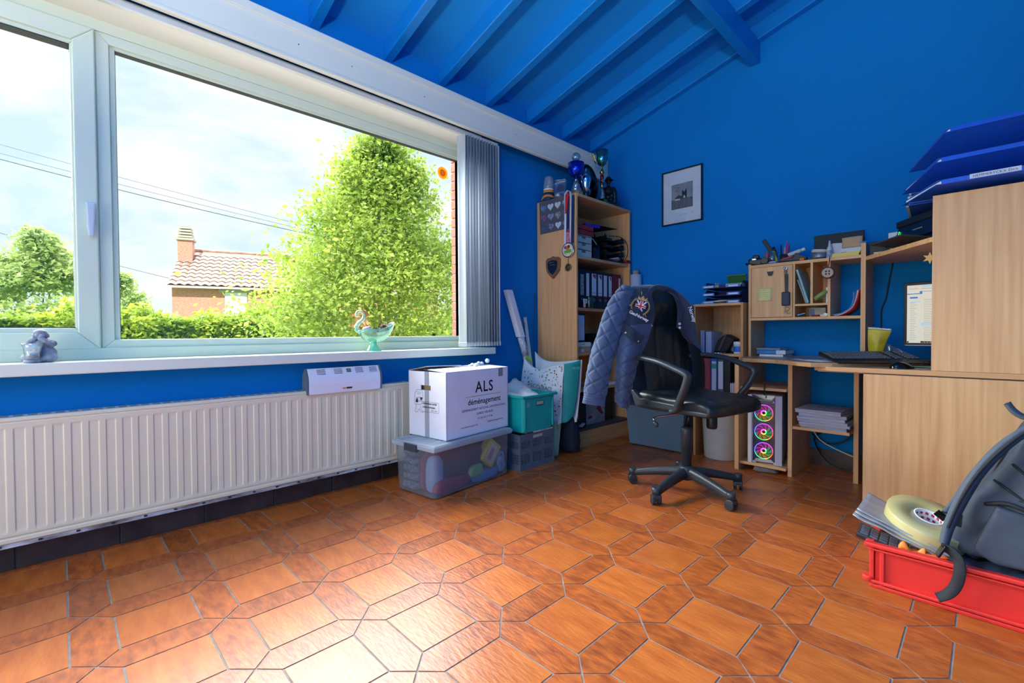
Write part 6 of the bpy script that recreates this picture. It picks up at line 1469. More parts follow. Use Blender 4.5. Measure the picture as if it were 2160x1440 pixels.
obj('tray', B().box((0, 0, 0), (0.075, 0.05, 0.006)), mat('slate_plastic', (84, 90, 104), 0.4), tr_, bevel=0.002)
obj('eraser', B().box((0.01, 0.006, 0.006), (0.055, 0.02, 0.016)), mat('pale_blue_eraser', (150, 176, 206), 0.6), tr_, bevel=0.003)
pc_ = thing('pen_cup', 'glass cup crammed with pens and odds and ends', 'pen cup', (1.697, HY+0.09, HZ))
lath('cup', [(0, 0), (0.030, 0), (0.034, 0.09), (0.031, 0.09), (0.028, 0.006), (0, 0.006)], clear_mat('pen_glass', (210, 222, 226), 0.15, 0.03, milky=0.1), pc_)
def pen(nm, p0, p1, r, m, par): obj(nm, B().cyl(p0, p1, r, n=10), m, par, bevel=0.001)
obj('bar_file', B().box((-0.014, -0.005, 0.0), (0.014, 0.005, 0.10)), M_BLACK, pc_, loc=(-0.012, 0, 0.10), rot=(0, -0.5, 0), bevel=0.004)
obj('black_cap', B().cyl((0.018, 0, 0.085), (0.004, 0, 0.125), 0.010, n=12), M_BLACK, pc_)
obj('highlighter', B().cyl((0.030, -0.01, 0.02), (0.010, -0.012, 0.095), 0.009, n=12), mat('yellow_highlighter', (214, 206, 50), 0.4), pc_)
pen('teal_pen', (0.006, -0.012, 0.02), (0.004, -0.014, 0.085), 0.005, mat('teal_plastic', (14, 168, 160), 0.4), pc_)
lath('red_can', [(0, 0), (0.014, 0), (0.015, 0.085), (0.012, 0.09), (0, 0.09)], mat('red_patterned_tin', (186, 90, 96), 0.4, rgb2=(60, 60, 90), vscale=70), pc_, 16, loc=(-0.028, -0.03, 0))
pk = thing('pencil_pot', 'pot of pencils with a pink one behind the stapler', 'pencil pot', (1.765, HY+0.12, HZ))
lath('pot', [(0, 0), (0.028, 0), (0.030, 0.07), (0.027, 0.07), (0.025, 0.005), (0, 0.005)], M_DARK, pk)
for nm, x0, x1, h, m in (('pink_pencil', 0.006, 0.016, 0.165, mat('magenta_pencil', (206, 50, 140), 0.4)), ('red_pencil', 0.016, 0.03, 0.14, mat('dark_red_pencil', (150, 30, 50), 0.4)), ('wooden_pencil', 0.0, 0.002, 0.125, mat('pencil_wood', (196, 160, 120), 0.6)), ('black_pen', -0.018, -0.022, 0.145, M_BLACK)):
    obj(nm, B().cyl((x0, 0, 0.01), (x1, 0, h-0.018), 0.005, n=8).cyl((x1, 0, h-0.018), (x1+0.001, 0, h), 0.005, 0.001, n=8), m, pk)
sp = thing('stapler', 'black and red stapler lying on the hutch top', 'stapler', (1.755, HY+0.035, HZ), rz=0.05)
obj('base', B().box((0, 0, 0), (0.15, 0.036, 0.010)), M_BLACK, sp, bevel=0.003)
obj('arm', B().prism([(0.0, 0.002, 0.028), (0.095, 0.002, 0.034), (0.15, 0.002, 0.012), (0.15, 0.002, 0.004), (0.0, 0.002, 0.012)], (0, 0.032, 0)), M_DARK, sp, bevel=0.004)
obj('red_top', B().prism([(0.010, 0.001, 0.028), (0.075, 0.001, 0.046), (0.085, 0.001, 0.036), (0.02, 0.001, 0.022)], (0, 0.034, 0)), mat('red_plastic', (176, 24, 40), 0.35), sp, bevel=0.002)
obj('grip', B().prism([(0.075, 0.0, 0.01), (0.098, 0.0, 0.062), (0.165, 0.0, 0.026), (0.165, 0.0, 0.01)], (0, 0.036, 0)), M_DARK, sp, bevel=0.003)
rl_ = thing('ruler', 'clear plastic ruler resting across the stapler', 'ruler', (1.752, HY+0.095, HZ+0.05), rot=(0, math.radians(-20), 0.05))
obj('blade', B().box((0, 0, 0), (0.115, 0.03, 0.003)), clear_mat('clear_plastic', (240, 245, 248), 0.12, 0.1, milky=0.35), rl_)
obj('dark_edge', B().box((0.02, 0.002, 0.003), (0.11, 0.008, 0.0036)), M_INK, rl_)
gl_ = thing('glue_bottle', 'white glue bottle lying tilted on the stapler', 'bottle', (1.80, HY+0.075, HZ+0.055), rot=(0, math.radians(72), 0.08))
lath('bottle', [(0, 0), (0.012, 0), (0.014, 0.01), (0.014, 0.072), (0.009, 0.085), (0, 0.085)], mat('pale_grey_plastic', (186, 196, 202), 0.4), gl_, 16)
lath('cap', [(0.011, 0.085), (0.011, 0.105), (0, 0.107)], M_WHITE, gl_, 14)
o = obj('orange_marker', B().cyl((0, 0, 0.009), (0.027, 0, 0.009), 0.009, n=14), mat('orange_plastic', (236, 110, 40), 0.4), loc=(1.888, HY+0.008, HZ), bevel=0.003); tag(o, 'short bright orange marker on the hutch edge', 'marker')
tn = thing('round_tin', 'round grey tin with a coil of tape on top', 'tin', (1.985, HY+0.085, HZ))
lath('tin', [(0, 0.012), (0.048, 0.012), (0.050, 0.016), (0.050, 0.042), (0.046, 0.044), (0, 0.044)], mat('brushed_grey_tin', (130, 138, 144), 0.35, metal=0.5), tn)
obj('coil', B().lathe([(0.032, 0.0), (0.049, 0.0), (0.049, 0.018), (0.032, 0.018), (0.032, 0.0)], n=28, cap=False), mat('white_tape_coil', (206, 204, 196), 0.5), tn, loc=(0.002, 0, 0.05), rot=(0, 0.12, 0))
obj('sponge', B().box((-0.045, -0.03, 0), (-0.008, 0.02, 0.012)), mat('olive_sponge', (150, 138, 40), 0.9), tn, bevel=0.002)
obj('black_pad', B().box((-0.004, -0.03, 0), (0.036, 0.02, 0.012)), M_BLACK, tn, bevel=0.002)
wt_ = thing('glue_tube', 'white glue bottle with nozzle and blue red label', 'bottle', (2.050, HY+0.04, HZ))
lath('bottle', [(0, 0), (0.016, 0), (0.017, 0.006), (0.017, 0.055), (0.012, 0.072), (0.008, 0.08), (0.005, 0.115), (0, 0.117)], mat('pale_grey_plastic', (186, 196, 202), 0.4), wt_, 18)
lath('label', [(0.0173, 0.008), (0.0175, 0.01), (0.0175, 0.048), (0.0173, 0.05)], mat('blue_red_label', (70, 80, 150), 0.5, rgb2=(190, 190, 205), vscale=90), wt_, 18)
wb_ = thing('medicine_box', 'small white carton standing behind the glue bottle', 'box', (2.075, HY+0.10, HZ), rz=0.5)
obj('carton', B().box((-0.026, -0.02, 0), (0.026, 0.02, 0.10)), mat('white_carton', (226, 224, 226), 0.6), wb_, bevel=0.001)
obj('label', B().box((0.026, -0.008, 0.07), (0.0266, 0.01, 0.088)), mat('navy_card', (30, 44, 92), 0.5), wb_)
o = obj('black_board', B().box((0, 0, 0), (0.285, 0.012, 0.198)), mat('black_board', (22, 36, 44), 0.6), loc=(1.911, 3.838, HZ), rot=(-0.02, 0, 0), bevel=0.001); tag(o, 'black rectangular board leaning against the wall on the hutch', 'board')
yn = thing('sticky_note_pad', 'stack of pale yellow sticky notes on the hutch top', 'note pad', (2.068, HY+0.012, HZ))
M_PADY = mat('butter_yellow_paper', (226, 206, 110), 0.7)
obj('pad', B().box((0, 0, 0), (0.142, 0.076, 0.016)), M_PADY, yn); obj('pad', B().box((0.002, 0.002, 0.016), (0.076, 0.078, 0.024)), M_PADY, yn); obj('pad', B().box((0.076, 0.001, 0.0165), (0.148, 0.077, 0.027)), M_PADY, yn)
o = obj('white_notebook', B().box((0, 0, 0), (0.108, 0.09, 0.024)), mat('pale_grey_pages', (196, 206, 208), 0.7), loc=(2.112, HY+0.02, HZ+0.0275), bevel=0.001); tag(o, 'white note block lying on the yellow sticky notes', 'note block')
cb = thing('card_tray', 'open brown card box on the white note block', 'box', (2.118, HY+0.04, HZ+0.052))
obj('front', B().grid(lambda u, v: (lerp(0.004, 0.104, u)+0.004*v*(1 if u > 0.5 else -1), -0.010*v-0.004*math.sin(u*PI)*v, lerp(0, 0.068, v)), 8, 5), M_CARDI, cb, solid=0.003)
obj('tray', B().box((0.0, 0.0, 0), (0.105, 0.10, 0.003)).box((0, 0.097, 0), (0.105, 0.10, 0.05)).box((0, 0, 0), (0.003, 0.1, 0.05)).box((0.102, 0, 0), (0.105, 0.1, 0.05)), M_CARDI, cb)
obj('cellophane', blob(B().ball((0.035, 0.05, 0.06), 0.03, 10, 7, sc=(1, 1, 0.8)).ball((0.075, 0.05, 0.062), 0.026, 10, 7, sc=(1, 1, 0.9)), 0.006, 2, 'cello'), clear_mat('crinkled_cellophane', (226, 234, 240), 0.4, 0.05, milky=0.06), cb)
tag(obj('blue_clip', B().tube([(2.212, HY-0.006, 1.497), (2.226, HY-0.008, 1.4985), (2.246, HY-0.006, 1.499), (2.258, HY-0.004, 1.501)], 0.003, 6), mat('sky_blue_plastic', (70, 140, 220), 0.4)), 'thin sky blue clip on top of the hutch post', 'clip')

# ---- printer shelf
PZ = 1.4105
bk = thing('black_speaker', 'small black box with white stripe at the left of the printer', 'box', (2.262, 3.585, PZ), rz=-0.15)
obj('body', B().box((0, 0, 0), (0.085, 0.12, 0.085)), M_BLACK, bk, bevel=0.003)
obj('stripe', B().box((0.022, -0.001, 0.012), (0.064, 0.0, 0.019)), M_WHITE, bk)
ib = thing('ink_carton', 'white and blue ink carton beside the printer', 'box', (2.375, 3.63, PZ), rz=-0.3)
obj('carton', B().box((-0.03, 0, 0), (0.035, 0.05, 0.135)), mat('white_carton', (226, 224, 226), 0.6), ib, bevel=0.001)
obj('blue_side', B().box((0.008, -0.001, 0.004), (0.0352, 0.0, 0.115)), mat('cyan_print', (60, 150, 196), 0.5), ib)
lt = B(); text_b(lt, '80', 0.026, (-0.012, 0.0, 0.06), (0, 0, 1), (-1, 0, 0), 'LEFT', 0.0012); obj('number', lt, M_INK, ib)
pn = thing('printer', 'black inkjet printer with green power light', 'printer', (2.395, 3.505, PZ), rz=-0.977)
# local: front faces -x,-y side; x along width
obj('body', B().box((-0.02, 0.02, 0.012), (0.36, 0.34, 0.10)), M_BLKG, pn, bevel=0.006)
obj('scanner_lid', B().box((-0.025, 0.015, 0.135), (0.365, 0.345, 0.175)), M_BLACK, pn, bevel=0.006)
obj('panel', B().prism([(-0.01, 0.0, 0.05), (-0.01, 0.018, 0.135), (-0.01, 0.05, 0.135), (-0.01, 0.05, 0.05)], (0.36, 0, 0)), M_BLKG, pn, bevel=0.004)
obj('body_upper', B().box((-0.02, 0.04, 0.10), (0.36, 0.34, 0.136)), M_BLKG, pn)
obj('output_tray', B().prism([(-0.03, 0.02, 0.022), (0.30, 0.02, 0.022), (0.28, -0.12, 0.045), (-0.02, -0.12, 0.045)], (0, 0, 0.006)), mat('grey_black_tray', (62, 64, 68), 0.4), pn)
obj('power_light', B().tube([(0.022+0.008*math.cos(2*PI*k/14), 0.007, 0.10+0.010*math.sin(2*PI*k/14)) for k in range(15)], 0.0016, 5), mat('green_led', (60, 220, 90), 0.4, emit=(60, 230, 90), estr=1.5), pn)
bt = B()
for k in range(2): bt.cyl((0.022, 0.004, 0.082-0.012*k), (0.022, 0.008, 0.082-0.012*k), 0.002, n=8)
for k in range(6): bt.cyl((0.15+0.014*k, 0.004, 0.095), (0.15+0.014*k, 0.008, 0.095), 0.0025, n=8)
obj('button', bt, mat('pale_grey_plastic', (186, 196, 202), 0.4), pn)
obj('paper_guide', B().box((0.10, 0.01, 0.0), (0.12, 0.03, 0.012)).box((-0.02, 0.3, 0.0), (0.36, 0.32, 0.012)).box((-0.02, 0.03, 0.0), (0.02, 0.05, 0.012)), M_BLACK, pn)
# ---- large blue portfolio folders on the desk wing
M_FOLD = mat('royal_blue_folder', (22, 92, 206), 0.55, var=0.06, vscale=30, bump=0.08, bscale=300)
def portfolio(label, zb, nl, ang, label_strip=False, tilt=0.2):
    """nl = near-left corner (x,y)"""
    t = thing('portfolio_folder', label, 'folder', (nl[0], nl[1], zb), rot=(-tilt, 0, ang), group='blue folders on the desk wing')
    L, Dp, th, sk_ = 0.62, 0.27, 0.022, 0.15
    def cov(z0, z1, i0=0.0): return B().prism([(i0, 0, z0), (L, 0, z0), (L-0.02, Dp, z0), (i0-sk_, Dp, z0)], (0, 0, z1-z0))
    obj('cover', cov(0, 0.004), M_FOLD, t, bevel=0.0015)
    obj('cover', cov(th-0.004, th, 0.006), M_FOLD, t, bevel=0.0015)
    obj('spine', B().box((0.02, -0.002, 0.0), (L, 0.003, th)), M_FOLD, t, bevel=0.001)
    obj('papers', B().prism([(0.014, 0.006, 0.005), (L-0.02, 0.006, 0.005), (L-0.04, Dp-0.02, 0.005), (0.02-sk_, Dp-0.02, 0.005)], (0, 0, 0.012)), M_PAPER, t)
    if label_strip:
        l = obj('name_label', B().box((0.115, -0.0035, 0.003), (0.275, -0.002, 0.024)), M_LABW, t)
        lt = B(); text_b(lt, 'HEMMERYCKX Dirk', 0.0155, (0.195, -0.0035, 0.008), (1, 0, 0), (0, 0, 1), 'CENTER', 0.0005, 1.05); obj('lettering', lt, M_INK, l)
    return t
portfolio('lowest blue portfolio folder with a white name label', 1.636, (2.597, 2.985), 0.0, True, 0.06)
portfolio('middle blue portfolio folder of the stack on the desk wing', 1.739, (2.597, 2.975), 0.0, False, 0.24)
portfolio('topmost blue portfolio folder of the stack on the desk wing', 1.864, (2.627, 2.950), 0.0, False, 0.33)
for k, (zb, hh) in enumerate(((1.6055, 0.015), (1.661, 0.034), (1.700, 0.040))):
    t = thing('document_folder', ('thin blue folder of papers under the lowest portfolio', 'thick blue folder of papers between the lowest and middle portfolios', 'blue folder of papers between the middle and topmost portfolios')[k], 'folder', (2.480, 3.20+0.07*k, zb), rz=0.05, group='document folders on the desk wing')
    obj('cover', B().box((0, 0.0, 0), (0.6, 0.40, 0.003)).box((0.004, 0.0, hh*0.5), (0.6, 0.40, hh*0.5+0.003)).box((0, 0, hh-0.003), (0.6, 0.40, hh)), M_FOLD, t)
    obj('papers', B().box((-0.012, 0.05, 0.0035), (0.58, 0.36, hh*0.5-0.0005)), M_PAPER, t)
    obj('papers', B().box((0.0, 0.02, hh*0.5+0.0035), (0.58, 0.36, hh-0.0035)), M_PAPER, t)

# ---- monitor and desk things
mo = thing('computer_monitor', 'black computer monitor showing a list of text on the desk', 'monitor', (2.43, 3.545, 0.7725), rz=-0.22)
obj('bezel', B().box((0, 0, 0.088), (0.54, 0.03, 0.456)), M_BLACK, mo, bevel=0.004)
obj('screen', B().box((0.017, -0.0012, 0.106), (0.523, 0.0, 0.438)), mat('lit_screen', (214, 208, 186), 0.3, emit=(218, 212, 190), estr=0.45), mo)
obj('chin_line', B().box((0.01, -0.0016, 0.090), (0.53, 0.0, 0.0945)), mat('silver_trim', (160, 164, 170), 0.3, metal=0.5), mo)
def scr(nm, rects, m): 
    b = B()
    for x0, x1, z0, z1 in rects: b.box((x0, -0.0018, z0), (x1, -0.0012, z1))
    obj(nm, b, m, mo)
scr('screen_blue_bars', [(0.017, 0.085, 0.386, 0.3905), (0.075, 0.086, 0.388, 0.402), (0.086, 0.30, 0.3995, 0.4015), (0.03, 0.066, 0.362, 0.371)], mat('screen_blue', (40, 110, 180), 0.3, emit=(40, 110, 180), estr=0.5))
scr('screen_pale_bars', [(0.03, 0.078, 0.338, 0.345), (0.082, 0.24, 0.205, 0.222), (0.08, 0.3, 0.425, 0.436)], mat('screen_pale_blue', (170, 196, 206), 0.3, emit=(170, 196, 206), estr=0.55))
rgs = random.Random(8)
rows = []
for k in range(21): rows.append((0.032, 0.050+rgs.uniform(0, 0.016), 0.335-k*0.0105, 0.3362-k*0.0105))
for k in range(24):
    zz = 0.352-k*0.0098
    if not (0.203 < zz < 0.224): rows.append((0.094, 0.135+rgs.uniform(0, 0.06), zz, zz+0.0012))
rows += [(0.025, 0.07, 0.417, 0.4185), (0.08, 0.16, 0.415, 0.4165)]
scr('screen_text', rows, mat('screen_grey_text', (128, 124, 112), 0.3, emit=(128, 124, 112), estr=0.4))
scr('task_bar', [(0.08, 0.30, 0.107, 0.117), (0.018, 0.026, 0.107, 0.116)], mat('screen_dark_bar', (60, 44, 60), 0.3))
scr('task_icons', [(0.094+0.0135*k, 0.101+0.0135*k, 0.109, 0.115) for k in range(8)], mat('screen_icon_red', (200, 110, 110), 0.3, emit=(200, 120, 110), estr=0.4))
obj('stand_neck', B().box((0.24, 0.02, 0.01), (0.30, 0.045, 0.12)), M_BLACK, mo)
obj('stand_foot', B().box((0.17, -0.06, 0), (0.37, 0.14, 0.012)), M_BLACK, mo, bevel=0.003)
kb = thing('keyboard', 'black full size keyboard on the desk', 'keyboard', (2.165, 3.145, WZ+0.003), rot=(0.15, 0, math.radians(37)))
# local: x along the keys, y towards the monitor
obj('body', B().prism([(0, 0, 0), (0, 0.175, 0), (0, 0.175, 0.026), (0, 0.02, 0.012), (0, 0, 0.008)], (0.455, 0, 0)), M_BLACK, kb, bevel=0.003)
key = B().box((-0.0078, -0.0075, 0), (0.0078, 0.0075, 0.008)).mesh('key', bevel=0.0018, seg=1); key.materials.append(mat('key_plastic', (92, 98, 106), 0.35))
space = B().box((-0.055, -0.0075, 0), (0.055, 0.0075, 0.008)).mesh('space_key', bevel=0.0018, seg=1); space.materials.append(MATS['key_plastic'])
for r in range(6):
    yk = 0.030+r*0.0235; zk = 0.0125+(yk-0.02)*0.0904
    for c in range(22):
        xk = 0.016+c*0.0202
        if c in (15, 18): continue
        if r == 0 and 4 <= c <= 8:
            if c == 6: obj('key', space, None, kb, loc=(xk, yk, zk), rot=(0.09, 0, 0))
            continue
        obj('key', key, None, kb, loc=(xk, yk, zk), rot=(0.09, 0, 0))
obj('wrist_rest', B().prism([(0.0, -0.055, 0), (0.455, -0.055, 0), (0.455, 0.0, 0), (0, 0, 0)], (0, 0, 0.008)), M_BLACK, kb, bevel=0.003)
ms = thing('computer_mouse', 'black computer mouse at the right of the keyboard', 'mouse', (2.465, 3.145, 0.7525), rz=math.radians(40))
obj('body', B().grid(lambda u, v: (0.056*math.cos(2*PI*u)*math.sin(v*PI/2), 0.034*math.sin(2*PI*u)*math.sin(v*PI/2), 0.034*math.cos(v*PI/2)*(1-0.25*math.cos(2*PI*u)*math.sin(v*PI/2))), 28, 8, wrap=True), M_BLKG, ms)
obj('button_seam', B().box((0.012, -0.001, 0.027), (0.045, 0.001, 0.031)), mat('grey_black_tray', (62, 64, 68), 0.4), ms)
for k, (px_, py_, rz_) in enumerate(((2.02, 3.20, 0.75), (2.06, 3.165, 0.62), (2.10, 3.13, 0.9), (1.98, 3.30, 0.4))):
    o = obj('desk_paper', B().grid(lambda u, v: (lerp(0, 0.26, u), lerp(-0.02, 0.17, v), 0.001+0.004*math.sin(u*4+v)**2*(u*v)), 6, 6), M_PAPER if k < 3 else mat('grey_pad', (130, 136, 142), 0.6), loc=(px_, py_, WZ+0.0005+0.0002*k), rz=rz_, solid=0.0008)
    tag(o, ('uppermost', 'middle', 'front', 'grey')[k]+' sheet lying under the keyboard on the desk', 'paper', 'papers under the keyboard')
o = obj('green_sheet', B().grid(lambda u, v: (lerp(0, 0.2, u), lerp(0, 0.14, v), 0.002*math.sin(u*5)**2), 5, 3), mat('green_white_print', (140, 186, 160), 0.6, rgb2=(60, 140, 90), vscale=12), loc=(2.46, 3.25, 0.7545), rz=0.2, solid=0.001); tag(o, 'green printed sheet beside the monitor foot', 'paper')
# books by the hutch side
for k, (lab, x0, x1, z0, z1, m) in enumerate((('white paperback at the bottom of the desk book pile', 1.632, 1.785, 0.0, 0.016, M_PAPER), ('thick blue and white book on the desk', 1.615, 1.80, 0.0165, 0.046, mat('blue_book_cover', (30, 120, 180), 0.45)), ('thin grey book on top of the desk book pile', 1.612, 1.765, 0.0465, 0.060, mat('grey_blue_book', (110, 134, 160), 0.45)))):
    t = thing('book', lab, 'book', (x0, 3.60, WZ+z0), rz=0.02*(k-1), group='books on the desk')
    h = z1-z0
    obj('cover', B().box((0, 0, 0), (x1-x0, 0.21, 0.002)).box((0, 0, h-0.002), (x1-x0, 0.21, h)).box((0, 0, 0), (x1-x0, 0.003, h)), m, t)
    obj('pages', B().box((0.003, 0.003, 0.002), (x1-x0-0.003, 0.205, h-0.002)), M_PAPER, t)
    if k == 1: obj('white_spine_end', B().box((0.125, -0.0008, 0.001), (0.184, 0, h-0.001)), M_LABW, t)
# yellow padded bag beside the post
yb = thing('chip_bag', 'crumpled yellow packet standing beside the hutch post', 'packet', (2.27, 3.50, WZ+0.0005))
sh_ = patch([[(0.008, 0, 0.0), (0.035, -0.012, 0.0), (0.062, 0, 0.0)], [(0.0, 0, 0.10), (0.045, -0.022, 0.10), (0.085, 0, 0.10)], [(0.0, 0, 0.19), (0.055, -0.010, 0.185), (0.112, 0, 0.175)]])
sh2 = patch([[(0.008, 0, 0.0), (0.035, 0.016, 0.0), (0.062, 0, 0.0)], [(0.0, 0, 0.10), (0.045, 0.03, 0.10), (0.085, 0, 0.10)], [(0.0, 0, 0.19), (0.055, 0.012, 0.185), (0.112, 0, 0.175)]])
M_YP = mat('yellow_printed_plastic', (196, 180, 40), 0.35, rgb2=(166, 148, 30), vscale=14, bump=0.2, bscale=30)
obj('front', B().grid(lambda u, v: sh_(u, v), 14, 14), M_YP, yb, solid=0.001); obj('back', B().grid(lambda u, v: sh2(u, v), 14, 14), M_YP, yb, solid=0.001)
obj('torn_edge', B().grid(lambda u, v: (lerp(0.0, 0.112, u), -0.004, lerp(0.188, 0.176, u)+v*(0.014+0.006*mnoise.noise(Vector((u*9, 0.3, 7))))), 20, 2), clear_mat('clear_plastic', (240, 245, 248), 0.12, 0.1, milky=0.35), yb, solid=0.001)
o = obj('clear_sleeve', B().grid(lambda u, v: (lerp(0.0, 0.14, u)-0.05*v*u, 0.02*math.sin(u*5), lerp(0, 0.11, v)*(1-0.4*u)), 10, 6), clear_mat('thin_clear_film', (214, 224, 230), 0.10, 0.1, milky=0.12), loc=(2.335, 3.52, WZ+0.001), solid=0.001); tag(o, 'clear plastic sleeve standing behind the yellow packet', 'sleeve')
o = obj('wall_cable', B().tube(catmull([(2.345, 3.852, 1.386), (2.325, 3.855, 1.26), (2.312, 3.855, 1.16), (2.29, 3.855, 1.09), (2.29, 3.855, 0.95), (2.288, 3.852, 0.774)], 6), 0.0042, 6), M_BLACK); tag(o, 'black cable hanging down the wall below the printer shelf', 'cable')

# ---- under the desk: PC, papers, cables
pcx = thing('desktop_computer', 'white tower computer with three rainbow lit fans', 'computer', (1.632, 3.372, 0.0585), rz=math.radians(11))
PWD, PHT, PDP = 0.205, 0.462, 0.40
M_PCW = mat('white_pc_case', (208, 202, 204), 0.35)
obj('case', B().box((0.0, 0.02, 0.012), (PWD, PDP, PHT)), M_PCW, pcx, bevel=0.004)
obj('front_pillar', B().prism([(0.0, 0.02, 0.0), (0.0, -0.004, 0.0), (0.024, -0.016, 0.0), (0.030, 0.0, 0.0), (0.030, 0.02, 0.0)], (0, 0, PHT)), M_PCW, pcx, bevel=0.002)
obj('front_pillar', B().prism([(PWD, 0.02, 0.0), (PWD, -0.012, 0.0), (PWD-0.038, -0.022, 0.0), (PWD-0.042, 0.0, 0.0), (PWD-0.042, 0.02, 0.0)], (0, 0, PHT)), M_PCW, pcx, bevel=0.002)
obj('front_glass', B().box((0.028, 0.014, 0.01), (PWD-0.040, 0.020, PHT-0.01)), mat('smoked_front_panel', (66, 54, 70), 0.2), pcx)
obj('top_visor', B().prism([(0.028, 0.016, PHT-0.004), (PWD-0.044, 0.016, PHT-0.004), (PWD-0.056, 0.006, PHT-0.03), (0.04, 0.006, PHT-0.03)], (0, 0.004, 0)), M_BLKG, pcx)
obj('visor_trim', B().tube([(0.03, 0.010, PHT-0.032), (0.12, 0.004, PHT-0.036), (0.14, 0.004, PHT-0.034), (PWD-0.042, 0.008, PHT-0.008)], 0.003, 6), M_PCW, pcx)
obj('bottom_bar', B().prism([(0.034, 0.012, 0.006), (PWD-0.044, 0.012, 0.006), (PWD-0.064, 0.002, 0.03), (0.05, 0.002, 0.03)], (0, 0.004, 0)), M_PCW, pcx)
obj('power_button', B().ball((PWD-0.052, 0.010, PHT-0.045), 0.0035, 8, 6), mat('violet_led', (110, 90, 240), 0.4, emit=(110, 90, 250), estr=2.0), pcx)
fan_z = (0.085, 0.213, 0.341)
import colorsys
def rainbow_mat(name, gain, inner=False):
    m = bpy.data.materials.new(name); m.use_nodes = True; nt = m.node_tree; p = nt.nodes['Principled BSDF']
    p.inputs['Base Color'].default_value = (0.02, 0.02, 0.02, 1)
    tc = nt.nodes.new('ShaderNodeTexCoord'); sx_ = nt.nodes.new('ShaderNodeSeparateXYZ'); at = nt.nodes.new('ShaderNodeMath'); at.operation = 'ARCTAN2'
    nt.links.new(tc.outputs['Object'], sx_.inputs[0]); nt.links.new(sx_.outputs['Z'], at.inputs[0]); nt.links.new(sx_.outputs['X'], at.inputs[1])
    mr = nt.nodes.new('ShaderNodeMapRange'); mr.inputs['From Min'].default_value = -PI; mr.inputs['From Max'].default_value = PI
    nt.links.new(at.outputs[0], mr.inputs['Value'])
    rp = nt.nodes.new('ShaderNodeValToRGB'); cr = rp.color_ramp
    stops = [(0.0, (40, 120, 255)), (0.12, (40, 220, 150)), (0.25, (60, 235, 90)), (0.36, (255, 130, 30)), (0.47, (255, 60, 60)), (0.56, (255, 50, 190)), (0.70, (200, 60, 255)), (0.85, (110, 90, 255)), (1.0, (40, 120, 255))]
    if inner: stops = [(0.0, (255, 60, 200)), (0.13, (255, 170, 40)), (0.27, (240, 200, 60)), (0.42, (40, 220, 90)), (0.56, (60, 220, 120)), (0.68, (255, 80, 220)), (1.0, (255, 60, 220))]
    cr.elements[0].position = 0; cr.elements[0].color = srgb(*stops[0][1]); cr.elements[1].position = 1; cr.elements[1].color = srgb(*stops[-1][1])
    for q, c in stops[1:-1]: el = cr.elements.new(q); el.color = srgb(*c)
    nt.links.new(mr.outputs['Result'], rp.inputs['Fac']); nt.links.new(rp.outputs['Color'], p.inputs['Emission Color']); p.inputs['Emission Strength'].default_value = gain
    MATS[name] = m; return m
M_RING = rainbow_mat('rainbow_ring_light', 2.6); M_HUB = rainbow_mat('rainbow_hub_light', 2.4, True)
M_BLADE = rainbow_mat('lit_translucent_fan_blade', 0.28, True)
ringm = B().tube([(0.054*math.cos(2*PI*k/40), 0, 0.054*math.sin(2*PI*k/40)) for k in range(41)], 0.0022, 6).mesh('ring_light'); ringm.materials.append(M_RING)
hubm = B().tube([(0.0145*math.cos(2*PI*k/24), 0, 0.0145*math.sin(2*PI*k/24)) for k in range(25)], 0.0045, 6).mesh('hub_light'); hubm.materials.append(M_HUB)
bl_ = B()
for k in range(9):
    a0 = 2*PI*k/9
    def bf_(u, v, a0=a0):
        r = lerp(0.018, 0.049, v); a = a0+u*0.50+0.55*v
        return (r*math.cos(a), 0.004+0.007*u, r*math.sin(a))
    bl_.grid(bf_, 4, 5)
blm = bl_.mesh('fan_blades'); blm.materials.append(M_BLADE)
for z in fan_z:
    xf = 0.0955
    f_o = obj('fan', B().lathe([(0, 0), (0.013, 0), (0.013, 0.006), (0, 0.006)], n=18), M_BLACK, pcx, loc=(xf, 0.012, z), rot=(PI/2, 0, 0))
    fr_ = [(x, 0.0, zz) for x, zz in ((-0.062, -0.035), (-0.045, -0.06), (0.06, -0.06), (0.06, 0.06), (-0.045, 0.06), (-0.062, 0.035), (-0.062, -0.035))]
    c1 = obj('ring_light', ringm, None, pcx, loc=(xf, 0.008, z)); c2 = obj('hub_light', hubm, None, pcx, loc=(xf, 0.008, z)); c3 = obj('fan_blades', blm, None, pcx, loc=(xf, 0.002, z))
    obj('fan_frame', B().tube(fr_, 0.0014, 5), mat('smoky_frame', (96, 86, 104), 0.4), pcx, loc=(xf, 0.010, z))
obj('side_vent', B().box((PWD, 0.06, 0.05), (PWD+0.001, 0.09, PHT-0.10)), mat('pc_vent_grey', (170, 164, 164), 0.5), pcx)
obj('foot', B().box((0.0, 0.0, 0.0), (0.05, 0.05, 0.012)).box((PWD-0.05, 0.0, 0), (PWD, 0.05, 0.012)).box((0, 0.34, 0), (0.05, 0.39, 0.012)).box((PWD-0.05, 0.34, 0), (PWD, 0.39, 0.012)), M_PCW, pcx)
cloth_lump('dust_clump', 'grey clump of dust under the computer shelf', 'dust', (1.73, 3.42, 0.020), (0.15, 0.10, 0.036), mat('grey_dust_fluff', (120, 116, 114), 0.95, bump=0.5, bscale=120), 6, 0.2, 0.35, 20)
